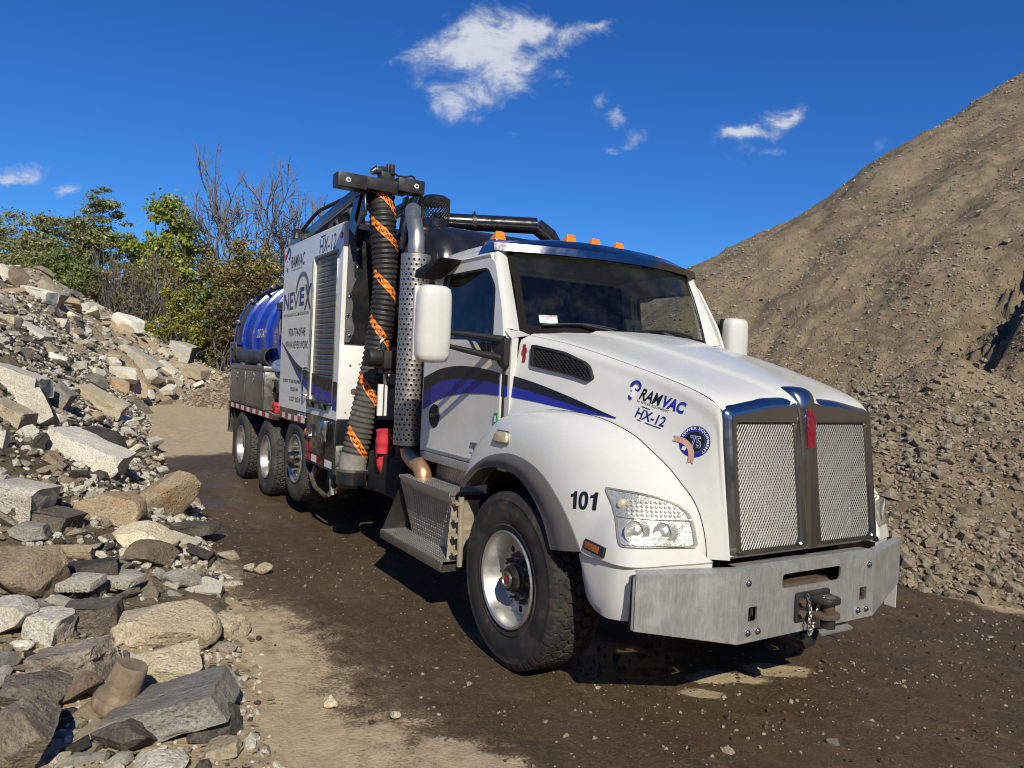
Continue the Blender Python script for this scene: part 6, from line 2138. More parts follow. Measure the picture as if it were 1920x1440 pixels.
# swoosh across the cabinet side and the shutter
def swoosh(name, up, lo, x0, x1, m, n=40, extra=.0035):
    xs = np.linspace(x0, x1, n); rows = []
    for x in xs:
        a = np.interp(x, [p[0] for p in up], [p[1] for p in up]); b = np.interp(x, [p[0] for p in lo], [p[1] for p in lo])
        y = -1.2365 if -4.69 < x < -3.86 else -1.2503
        rows.append([(x, y - extra, b), (x, y - extra, a)])
    q = MB(); q.grid(rows); return q.build(name, m, BOX, None, fix=False)
U1 = cr([(-6.0, 2.10, 0), (-5.6, 1.95, 0), (-5.2, 1.82, 0), (-4.75, 1.745, 0), (-4.3, 1.70, 0), (-3.72, 1.66, 0)], 40)
M1 = cr([(-6.0, 2.095, 0), (-5.6, 1.90, 0), (-5.2, 1.735, 0), (-4.75, 1.635, 0), (-4.3, 1.575, 0), (-3.72, 1.52, 0)], 40)
L1 = cr([(-6.0, 2.09, 0), (-5.6, 1.885, 0), (-5.2, 1.68, 0), (-4.75, 1.525, 0), (-4.3, 1.43, 0), (-3.72, 1.36, 0)], 40)
for x0, x1 in ((-6.0, -4.72), (-4.67, -3.875), (-3.84, -3.71)):
    swoosh('black_swoosh', U1, M1, x0, x1, M_BLACKINK); swoosh('blue_swoosh', M1, L1, x0, x1, M_BLUEINK)
# rear corner post and work light
m_ = MB(); m_.box2((-6.12, -1.22, 1.3), (-6.055, -1.15, 3.12)); m_.build('corner_post', M_BLACKSTEEL, BOX)
m_ = MB(); m_.prism(rounded([(-.10, -.05), (.10, -.05), (.10, .05), (-.10, .05)], .02), 0, -.06, .05)
R2 = Matrix.Rotation(.5, 3, 'Y'); m_.v = [tuple(R2 @ Vector(v) + Vector((-5.75, -1.13, 3.47))) for v in m_.v]
WL = m_.build('work_light', M_BLACKSTEEL, BOX, bevel=.008)
m_ = MB(); m_.tube([(-5.75, -1.13, 3.47), (-5.70, -1.13, 3.33)], .016, 6); m_.build('light_bracket', M_STEEL, WL)
m_ = MB(); m_.box((.052, 0, 0), (.006, .17, .075)); m_.v = [tuple(R2 @ Vector(v) + Vector((-5.75, -1.13, 3.47))) for v in m_.v]; m_.build('light_lens', M_CHROME, WL)

# ---- tank ---------------------------------------------------------------------
TR_, TZ = 1.03, 2.17
m_ = MB(); m_.lathe([(.001, .42), (.35, .40), (.65, .33), (.88, .20), (.99, .08), (TR_, -.03), (TR_, -3.9), (.8, -3.95), (0, -3.95)], (-9.86, 0, TZ), (-1, 0, 0), 64)
TANK = m_.build('debris_tank', M_BLUETANK, T, 40)
for x in (-9.35, -8.55, -7.75, -6.95, -6.3):
    m_ = MB(); m_.lathe([(TR_, -.075), (TR_ + .035, -.06), (TR_ + .035, .06), (TR_, .075)], (x, 0, TZ), (1, 0, 0), 64); m_.build('tank_rib', M_BLUETANK, TANK, 40, fix=False)
m_ = MB(); m_.lathe([(TR_, -.05), (TR_ + .05, -.045), (TR_ + .05, .0), (TR_, .005)], (-9.80, 0, TZ), (1, 0, 0), 64); m_.build('door_gasket', M_PLASTIC, TANK, 40, fix=False)
m_ = MB(); m_.lathe([(TR_, -.04), (TR_ + .06, -.035), (TR_ + .06, .03), (TR_, .035)], (-9.90, 0, TZ), (1, 0, 0), 64); m_.build('door_flange', M_BLUETANK, TANK, 40, fix=False)
for a in (-.9, -.5, -.1, .3, .7, 1.1):
    y, z = -math.cos(a) * (TR_ + .07), math.sin(a) * (TR_ + .07)
    m_ = MB(); m_.box((-9.85, y, TZ + z), (.22, .05, .06), Matrix.Rotation(a, 3, 'X')); m_.build('door_clamp', M_STEEL, TANK, bevel=.008)
m_ = MB(); m_.tube(cr([(-9.75, -.75, TZ + .78), (-8.6, -.62, TZ + .90), (-7.2, -.58, TZ + .95), (-6.2, -.56, TZ + .98)], 14), .03, 8); m_.build('tank_hydraulic_line', M_PLASTIC, TANK)
m_ = MB(); m_.box2((-10.0, -1.10, 1.72), (-9.35, -.98, 1.78)); m_.box2((-10.05, -1.12, 1.75), (-9.98, -.9, 2.12)); m_.box2((-10.05, -1.13, 2.10), (-9.45, -.95, 2.14)); m_.build('tank_cradle', M_BLUETANK, TANK)
m_ = MB(); m_.box2((-9.7, -1.14, 1.90), (-9.5, -1.0, 2.10)); m_.build('door_latch', M_BLACKSTEEL, TANK, bevel=.01)
V, F = text_faces('DIG SAFE', 1.0, bold=.01); V = fit(V, .62, .14)
lay('lettering', V, F, (-8.45, -1.3, 2.20), (1, 0, 0), (0, 0, 1), M_WHITEINK, TANK, bvh_of(TANK), .004, (0, 1, 0))
m_ = MB(); m_.tube([(-6.9, -1.03, 2.6), (-6.75, -1.1, 2.35), (-6.72, -1.1, 2.2)], .02, 6); m_.box2((-6.85, -1.13, 2.55), (-6.55, -1.02, 2.66)); m_.build('tank_valve', M_BLACKSTEEL, TANK)

# ---- toolbox, tube, rear deck -----------------------------------------------
m_ = MB(); m_.box2((-9.30, -1.235, 1.15), (-6.95, -.70, 1.74)); TB = m_.build('toolbox', M_STEEL, T, bevel=.006)
m_ = MB(); m_.box2((-9.32, -1.255, 1.70), (-6.93, -.68, 1.765)); m_.build('toolbox_lid', M_STEEL, TB, bevel=.006)
for x0, x1 in ((-9.27, -8.16), (-8.10, -6.99)):
    m_ = MB(); m_.box2((x0, -1.247, 1.18), (x1, -1.235, 1.69)); DR = m_.build('toolbox_door', M_STEEL, TB, bevel=.006)
    m_ = MB(); m_.box((( x0 + x1) / 2, -1.252, 1.58), (.06, .012, .13)); m_.box(((x0 + x1) / 2 + .02, -1.262, 1.55), (.03, .012, .06)); m_.build('latch', M_CHROME, DR, bevel=.004)
for k in range(14):
    m_ = MB(); y = -1.2 + .09 * (k % 6); z = 1.2 + .19 * (k // 6); m_.lathe([(0, .006), (.010, .005), (.012, 0)], (-6.95, y, z), (1, 0, 0), 8); m_.build('rivet', M_STEEL, TB)
m_ = MB(); m_.box2((-9.33, -1.25, 1.06), (-6.3, -.70, 1.145)); DK = m_.build('deck_rail', M_BLACKSTEEL, T, bevel=.005)
tape('reflective_tape', -9.3, -6.35, 1.07, 1.135, -1.2502, DK, 15)
m_ = MB(); m_.lathe([(.13, 0), (.145, 0), (.145, .22), (.118, .24), (.118, 2.2), (.14, 2.22), (.14, 2.45), (.128, 2.45), (.105, 2.3), (.105, .1), (.13, 0)], (-7.42, -1.0, 1.905), (-1, 0, 0), 32); TU = m_.build('suction_tube', mat('dark green grey pipe', (.040, .045, .040), .5, dirt=(.16, .14, .11), dirt_amt=.4), T, 40)
for x in (-7.9, -9.1):
    m_ = MB(); m_.box2((x - .05, -1.12, 1.765), (x + .05, -.88, 1.80)); m_.build('tube_saddle', M_STEEL, TU)
# valves and couplings between toolbox and cabinet
m_ = MB(); m_.tube([(-6.55, -1.1, 1.70), (-6.4, -1.18, 1.78)], .075, 14); m_.tube([(-6.55, -1.1, 1.70), (-6.58, -1.09, 1.69)], .095, 14); m_.tube([(-6.42, -1.17, 1.77), (-6.38, -1.19, 1.79)], .09, 14); CP = m_.build('hose_coupling', M_CHROME, T, 35)
m_ = MB(); m_.tube([(-6.5, -1.05, 1.2), (-6.5, -1.05, 1.55)], .07, 12); m_.box((-6.45, -1.12, 1.5), (.22, .16, .16)); m_.cyl((-6.5, -1.2, 1.42), (-6.5, -1.02, 1.42), .09, 14); m_.box((-6.62, -1.16, 1.58), (.3, .03, .03)); m_.build('gate_valve', M_BLACKSTEEL, CP, bevel=.006)
m_ = MB(); m_.box((-6.5, -1.15, 1.21), (.22, .1, .11), Matrix.Rotation(.5, 3, 'Y')); m_.tube([(-6.72, -1.16, 1.14), (-6.5, -1.19, 1.20), (-6.38, -1.18, 1.26)], .02, 6); m_.build('red_lever', M_REDCLOTH, CP, bevel=.01)
# rear bumper bits at the tail
m_ = MB(); m_.box2((-9.45, -1.2, .62), (-9.36, 1.2, .80)); m_.build('rear_bumper', M_BLACKSTEEL, FRAME)
m_ = MB(); m_.add([(-9.34, -1.24, 1.05), (-9.34, -1.24, .62), (-9.22, -1.24, 1.05), (-9.25, -1.24, .8)], [(0, 1, 3, 2)]); m_.box2((-9.36, -1.24, .62), (-9.34, -.8, 1.05)); m_.build('tail_plate', M_STEEL, FRAME)

# ---- hose boom ------------------------------------------------------------------
BOOM = MB()
BOOM.box2((-3.24, -1.35, 3.56), (-3.14, -.82, 3.68)); BOOM = BOOM.build('boom_head', M_BLACKSTEEL, T, bevel=.006)
for a, b in (((-3.27, -1.53, 3.535), (-3.10, -1.24, 3.67)), ((-3.27, -.92, 3.585), (-3.10, -.64, 3.72))):
    m_ = MB(); m_.box2(a, b); m_.build('head_block', M_BLACKSTEEL, BOOM, bevel=.008)
for y, z in ((-1.43, 3.60), (-.73, 3.655)):
    m_ = MB(); m_.lathe([(.012, .004), (.022, .006), (.026, 0)], (-3.10, y, z), (1, 0, 0), 16); m_.build('eye_ring', M_WHITEINK, BOOM)
for (p, q, w) in (((-3.25, -1.22, 3.58), (-6.2, -1.10, 3.36), .075), ((-3.25, -.62, 3.56), (-6.2, -.62, 3.40), .07)):
    m_ = MB(); d = Vector(q) - Vector(p); mid = (Vector(p) + Vector(q)) / 2; rot = d.to_track_quat('X', 'Z').to_matrix(); m_.box(mid, (d.length, w, .12), rot); m_.build('boom_rail', M_BLACKPAINT, BOOM, bevel=.008)
m_ = MB(); m_.box2((-6.1, -1.0, 3.345), (-4.6, -.5, 3.43)); m_.box2((-5.2, -1.05, 3.33), (-4.9, -.4, 3.60)); m_.cyl((-4.35, -.95, 3.34), (-4.35, -.95, 3.62), .14, 16); m_.build('boom_turret', M_BLACKSTEEL, BOOM, bevel=.01)
m_ = MB()
for k, (a, b) in enumerate((((-3.3, -1.0, 3.62), (-5.9, -1.0, 3.50)), ((-3.3, -.95, 3.60), (-5.8, -.9, 3.48)), ((-3.35, -1.12, 3.66), (-5.6, -1.16, 3.50)), ((-3.4, -.85, 3.58), (-5.5, -.8, 3.5)))):
    A_, B_ = Vector(a), Vector(b)
    m_.tube(cr([A_, A_ * .75 + B_ * .25 + Vector((0, .03, .10 - .03 * k)), A_ * .5 + B_ * .5 + Vector((0, -.02, .05)), A_ * .25 + B_ * .75 + Vector((0, .0, .09)), B_], 20), .022, 7)
m_.build('hydraulic_hoses', M_PLASTIC, BOOM)
# plates that carry the hose elbow
m_ = MB(); m_.prism([(-3.28, 3.56), (-3.16, 3.56), (-3.02, 3.28), (-3.05, 3.05), (-3.2, 3.0), (-3.36, 3.2)], 1, -.80, -.785); m_.build('elbow_plate', M_BLACKPAINT, BOOM, bevel=.004); m_ = MB(); m_.prism([(-3.28, 3.56), (-3.16, 3.56), (-3.10, 3.30), (-3.32, 3.22), (-3.42, 3.3)], 1, -1.245, -1.23)
m_.build('elbow_plate', M_BLACKPAINT, BOOM, bevel=.004)
m_ = MB(); m_.box((-3.40, -1.235, 3.38), (.24, .02, .42), Matrix.Rotation(.5, 3, 'Y')); m_.build('elbow_plate', M_BLACKPAINT, BOOM); m_ = MB(); m_.tube([(-3.16, -.70, 3.57), (-3.05, -.86, 3.25), (-3.05, -.88, 3.0)], .03, 8); m_.build('elbow_brace', M_BLACKPAINT, BOOM)
m_ = MB(); m_.box2((-3.28, -1.08, 3.68), (-3.16, -.94, 3.76)); m_.box2((-3.26, -1.0, 3.74), (-3.20, -.96, 3.86)); m_.box2((-3.20, -.99, 3.74), (-3.14, -.95, 3.84)); m_.cyl((-3.2, -1.13, 3.76), (-3.2, -1.03, 3.78), .04, 12); m_.build('swivel_valve', M_BLACKSTEEL, BOOM, bevel=.006)
m_ = MB(); m_.cyl((-3.2, -1.17, 3.735), (-3.2, -1.11, 3.785), .03, 12); m_.build('valve_cap', M_CHROME, BOOM)
m_ = MB(); m_.tube(cr([(-3.2, -.97, 3.79), (-3.18, -.90, 3.745), (-3.18, -.82, 3.75), (-3.18, -.74, 3.765), (-3.2, -.70, 3.72)], 16), .010, 6); m_.tube(cr([(-3.2, -1.1, 3.72), (-3.18, -1.02, 3.74), (-3.2, -.96, 3.78)], 10), .009, 6); m_.build('cable', M_PLASTIC, BOOM)
m_ = MB(); m_.tube([(-3.9, -1.02, 3.40), (-3.75, -1.0, 3.52)], .03, 8); m_.box((-3.75, -1.0, 3.5), (.09, .06, .06)); m_.build('ram_fitting', M_CHROME, BOOM)

# ---- suction hose ---------------------------------------------------------------
HP = cr([(-3.62, -1.05, 3.66), (-3.42, -1.03, 3.60), (-3.30, -1.015, 3.46), (-3.27, -.995, 3.20), (-3.27, -.96, 2.9), (-3.27, -.945, 2.6), (-3.28, -.97, 2.25), (-3.29, -1.02, 1.85), (-3.30, -1.08, 1.50), (-3.32, -1.14, 1.15), (-3.34, -1.18, .88), (-3.34, -1.185, .80)], 420)
def hose_r(k):                       # ribs along the hose
    return .128 + .0065 * math.cos(k * 2 * math.pi / 7.0)
n1 = int(420 * .66)
m_ = MB(); m_.tube(HP[:n1 + 1], [hose_r(k) for k in range(n1 + 1)], 28); HOSE = m_.build('suction_hose', M_HOSE, T, 180)
m_ = MB(); m_.tube(HP[n1:], [hose_r(k) for k in range(n1, 420)], 28); m_.build('dusty_hose_end', M_HOSEDUST, HOSE, 180, label='grey dust covered lower end of the hose')
# spiral print bands with worn lettering
def hose_frame(k):
    i = int(min(max(k, 1), 418)); p = Vector(HP[i]); t = (Vector(HP[i + 1]) - Vector(HP[i - 1])).normalized()
    u = Vector((1, 0, 0)); u = (u - t * u.dot(t)).normalized(); w = t.cross(u)
    return p, t, u, w
PITCH = 17.0
HS = -1.0
def hose_pt(k, a, lift):
    p, t, u, w = hose_frame(k)
    return p + (u * math.cos(a) + w * math.sin(a)) * (hose_r(k) + lift)
def band_at(k0, a0, a1, width, lift, name, m, parent):
    q = MB(); rows = []
    for a in np.linspace(a0, a1, 60):
        k = k0 + PITCH * (a - (a0 + a1) / 2) * HS
        rows.append([tuple(hose_pt(k + d, a, lift)) for d in np.linspace(-width / 2, width / 2, 9)])
    q.grid(rows); return q.build(name, m, parent, 180, fix=False)
WORDS = ['MERLETT', '6 ALFAGOMMA', '6\" 150 mm', 'ALFAGOMMA', 'FAGOMMA', 'ALFAGOMMA', 'MA 6\" 150']
dirn = 1.0
KZ = [min(range(60, 420), key=lambda i: abs(HP[i][2] - z)) for z in (3.42, 3.08, 2.56, 2.08, 1.50, .99)]
for j, k0 in enumerate(KZ):
    A0, A1 = -2.2, 1.4
    bd = band_at(k0, A0, A1, 12.5, .004, 'print_band', M_ORANGEINK, HOSE)
    V, F = text_faces(WORDS[j % len(WORDS)], 1.0, bold=.01, spacing=1.1); V = fit(V, 1.0, 1.0)
    q = MB(); P_ = []
    for (a_, b_) in V:
        ang = A0 + (A1 - A0) * (.88 - .76 * a_); k = k0 + PITCH * (ang - (A0 + A1) / 2) * HS + 3.4 - 6.8 * b_
        P_.append(tuple(hose_pt(k, ang, .0065)))
    q.add(P_, F); q.build('print_lettering', M_BLACKINK, bd, None, fix=False)
m_ = MB(); m_.tube(HP[-24:], [.137] * 24, 24, caps=False); m_.build('taped_cuff', mat('grey tape cuff', (.22, .21, .19), .7, dirt=(.4, .38, .34), dirt_amt=.6, dscale=9), HOSE, 180)
pe, te, ue, we = hose_frame(418)
m_ = MB(); m_.lathe([(.13, .0), (.158, .004), (.158, .03), (.13, .034)], pe - te * .01, te, 28); m_.build('hose_flange', M_STEEL, HOSE, 40)
m_ = MB(); m_.lathe([(.001, 0), (.15, 0), (.15, .12), (.11, .16), (.001, .16)], pe + te * .02, te, 24); m_.build('hose_cap', M_BLACKPAINT, HOSE, 40)
m_ = MB(); m_.cyl((pe[0] + .1, pe[1] + .08, .82), (pe[0] + .14, pe[1] + .13, .80), .012, 8); m_.build('cap_bolt', M_CHROME, HOSE)
m_ = MB(); m_.tube([(-3.9, -1.02, .63), (-3.55, -1.02, .635), (-3.0, -.98, .66), (-2.7, -.95, .67)], [.05, .045, .04, .04], 10); m_.tube([(-3.75, -1.02, .63), (-3.62, -1.02, .635)], .058, 10); m_.build('rusty_drain_pipe', M_RUSTYSTEEL, FRAME)

# ---- silencer, drum, ducts behind the cab ----------------------------------------
m_ = MB(); m_.lathe([(.001, -.98), (.20, -.965), (.36, -.92), (.445, -.83), (.46, -.72), (.46, .72), (.445, .83), (.36, .92), (.001, .98)], (-2.62, .0, 2.735), (0, 1, 0), 44); SIL = m_.build('silencer', M_BLACKPAINT, T, 40)
m_ = MB(); m_.box2((-3.05, -.62, 1.0), (-2.2, .8, 2.45)); m_.build('blower_housing', M_DARK, SIL)
m_ = MB(); m_.box2((-3.6, -.62, .75), (-3.02, .9, 3.15)); m_.build('filter_housing', M_BLACKSTEEL, SIL)
DX, DY = -2.80, -.655
m_ = MB(); m_.lathe([(.001, 3.19), (.138, 3.19), (.138, 3.30), (.133, 3.305)], (DX, DY, 0), (0, 0, 1), 36); m_.lathe([(.128, 3.305), (.136, 3.46), (.136, 3.49), (.11, 3.515), (.001, 3.52)], (DX, DY, 0), (0, 0, 1), 36)
m_.v = [v for v in m_.v]
DRUM = MB(); DRUM.lathe([(.001, 3.13), (.138, 3.13), (.138, 3.285), (.001, 3.285)], (DX, DY, 0), (0, 0, 1), 36); DRUM = DRUM.build('breather_drum', M_BLACKPAINT, SIL, 40)
m_ = MB(); m_.lathe([(.139, 3.43), (.142, 3.44), (.142, 3.485), (.11, 3.51), (.001, 3.515)], (DX, DY, 0), (0, 0, 1), 36); m_.build('drum_lid', M_BLACKPAINT, DRUM, 40)
m_ = MB()
for sl in (-1, 1):
    for k in range(26):
        a0 = 2 * math.pi * k / 26
        m_.tube([(DX + .138 * math.cos(a0 + sl * t * .9), DY + .138 * math.sin(a0 + sl * t * .9), 3.285 + .15 * t) for t in np.linspace(0, 1, 6)], .0042, 4)
mm = m_.build('drum_mesh', M_BLACKSTEEL, DRUM, None)
m_ = MB(); m_.lathe([(.001, 3.30), (.065, 3.30), (.070, 3.42), (.055, 3.44), (.001, 3.445)], (-2.9, -.80, -.06), (0, 0, 1), 24); m_.lathe([(.075, 3.16), (.075, 3.30), (.001, 3.30)], (-2.9, -.80, -.06), (0, 0, 1), 24)
BEA = m_.build('beacon', M_AMBER, SIL, 40)
m_ = MB(); m_.tube([(-3.1, -.55, 3.34), (-2.72, .46, 3.375)], .085, 22); DUCT = m_.build('air_duct', M_BLACKPAINT, SIL, 60)
m_ = MB(); m_.tube([(-2.72, .46, 3.375), (-2.68, .60, 3.28), (-2.64, .72, 3.13)], [.085, .088, .06], 22); m_.build('duct_end', M_BLACKPAINT, DUCT, 40)
m_ = MB(); m_.tube([(-2.95, -.15, 3.42), (-2.94, -.15, 3.47)], .012, 6); m_.build('duct_eye', M_BLACKSTEEL, DUCT)
m_ = MB(); m_.lathe([(.086, -.02), (.094, -.02), (.094, .02), (.086, .02)], (-2.95, -.15, 3.354), (.38, 1.01, .03), 24); m_.build('duct_clamp', M_BLACKSTEEL, DUCT)
# pump, fittings, rods, red straps between hose and stack
m_ = MB(); m_.box2((-3.0, -1.12, 1.83), (-2.78, -.95, 2.0)); m_.cyl((-2.9, -1.24, 1.93), (-2.9, -1.08, 1.93), .085, 16); m_.cyl((-2.9, -1.02, 1.78), (-2.9, -1.02, 1.86), .10, 16); PUMP = m_.build('water_pump', M_PLASTIC, T, 35, bevel=.006)
m_ = MB(); m_.tube(cr([(-2.9, -1.12, 2.0), (-2.9, -1.12, 2.07), (-2.9, -1.08, 2.11), (-2.9, -1.0, 2.12)], 12), .016, 8); m_.tube(cr([(-2.85, -1.1, 2.0), (-2.85, -1.1, 2.05)], 3), .022, 8); m_.tube(cr([(-2.9, -1.05, 1.78), (-2.9, -1.05, 1.70), (-2.9, -1.02, 1.665), (-2.9, -.97, 1.66)], 10), .025, 8); m_.build('pipe_fitting', M_CHROME, PUMP)
for y, w in ((-1.10, .05), (-1.045, .022)):
    m_ = MB(); m_.box2((-2.9, y - w / 2, 1.38), (-2.88, y + w / 2, 1.68)); m_.build('white_rod', M_WHITEINK, PUMP)
m_ = MB()
for (pts, r) in (([(-2.85, -1.08, 1.25), (-2.86, -1.06, 1.10), (-2.85, -1.08, .95), (-2.86, -1.05, .83)], [.06, .075, .05, .03]), ([(-2.88, -1.02, 1.24), (-2.88, -1.0, 1.12), (-2.88, -1.02, 1.02)], [.05, .06, .04])):
    m_.tube(cr(pts, 18), np.interp(np.linspace(0, 1, 18), np.linspace(0, 1, len(r)), r) * (1 + .07 * np.sin(np.arange(18) * 1.3 + r[0] * 40)), 9)
RST = m_.build('red_strap_bundle', M_REDCLOTH, T, 40)
m_ = MB(); m_.tube([(-2.80, -1.15, 1.02), (-2.80, -.98, 1.01)], .012, 6); m_.build('strap_buckle', M_CHROME, RST)
m_ = MB(); m_.box2((-3.2, -1.08, .64), (-2.35, -.6, 1.02)); m_.box2((-2.6, -1.06, .55), (-2.35, -.6, 1.5)); m_.build('fuel_tank', M_DARK, FRAME, bevel=.03)
m_ = MB(); m_.box2((-2.62, -1.02, 2.2), (-2.3, -.6, 2.35)); m_.build('exhaust_bracket', M_DARK, SIL)
# folding step under the side locker
m_ = MB()
m_.tube([(-4.95, -1.15, .60), (-4.55, -1.18, .44), (-4.15, -1.18, .40), (-3.75, -1.12, .58), (-3.62, -1.1, .66)], .026, 8)
m_.tube([(-4.05, -1.18, .42), (-4.0, -1.1, .62), (-4.02, -1.05, .70)], .026, 8); m_.tube([(-4.75, -1.15, .52), (-4.6, -1.12, .66), (-4.55, -1.1, .72)], .03, 8); m_.tube([(-3.9, -1.16, .48), (-3.85, -.9, .62)], .022, 8)
m_.build('folding_step', M_RUSTYSTEEL, T)
m_ = MB(); m_.box((-4.68, -1.17, .58), (.06, .03, .22), Matrix.Rotation(.7, 3, 'Y')); m_.build('step_strut', M_DUSTYGUARD, T); m_ = MB(); m_.box((-3.98, -1.18, .55), (.05, .03, .22), Matrix.Rotation(-.35, 3, 'Y')); m_.build('step_strut', M_DUSTYGUARD, T)
m_ = MB(); m_.lathe([(0, .02), (.03, .012), (.035, 0)], (-4.85, -1.225, 1.05), (0, -1, 0), 12); m_.build('marker_lamp', M_AMBER, T)
# air cleaner side of the cab rear, dark infill so no daylight shows through
m_ = MB(); m_.box2((-2.2, -.98, .6), (-1.98, .98, 2.6)); m_.build('cab_rear_gap', M_DARK, FRAME)
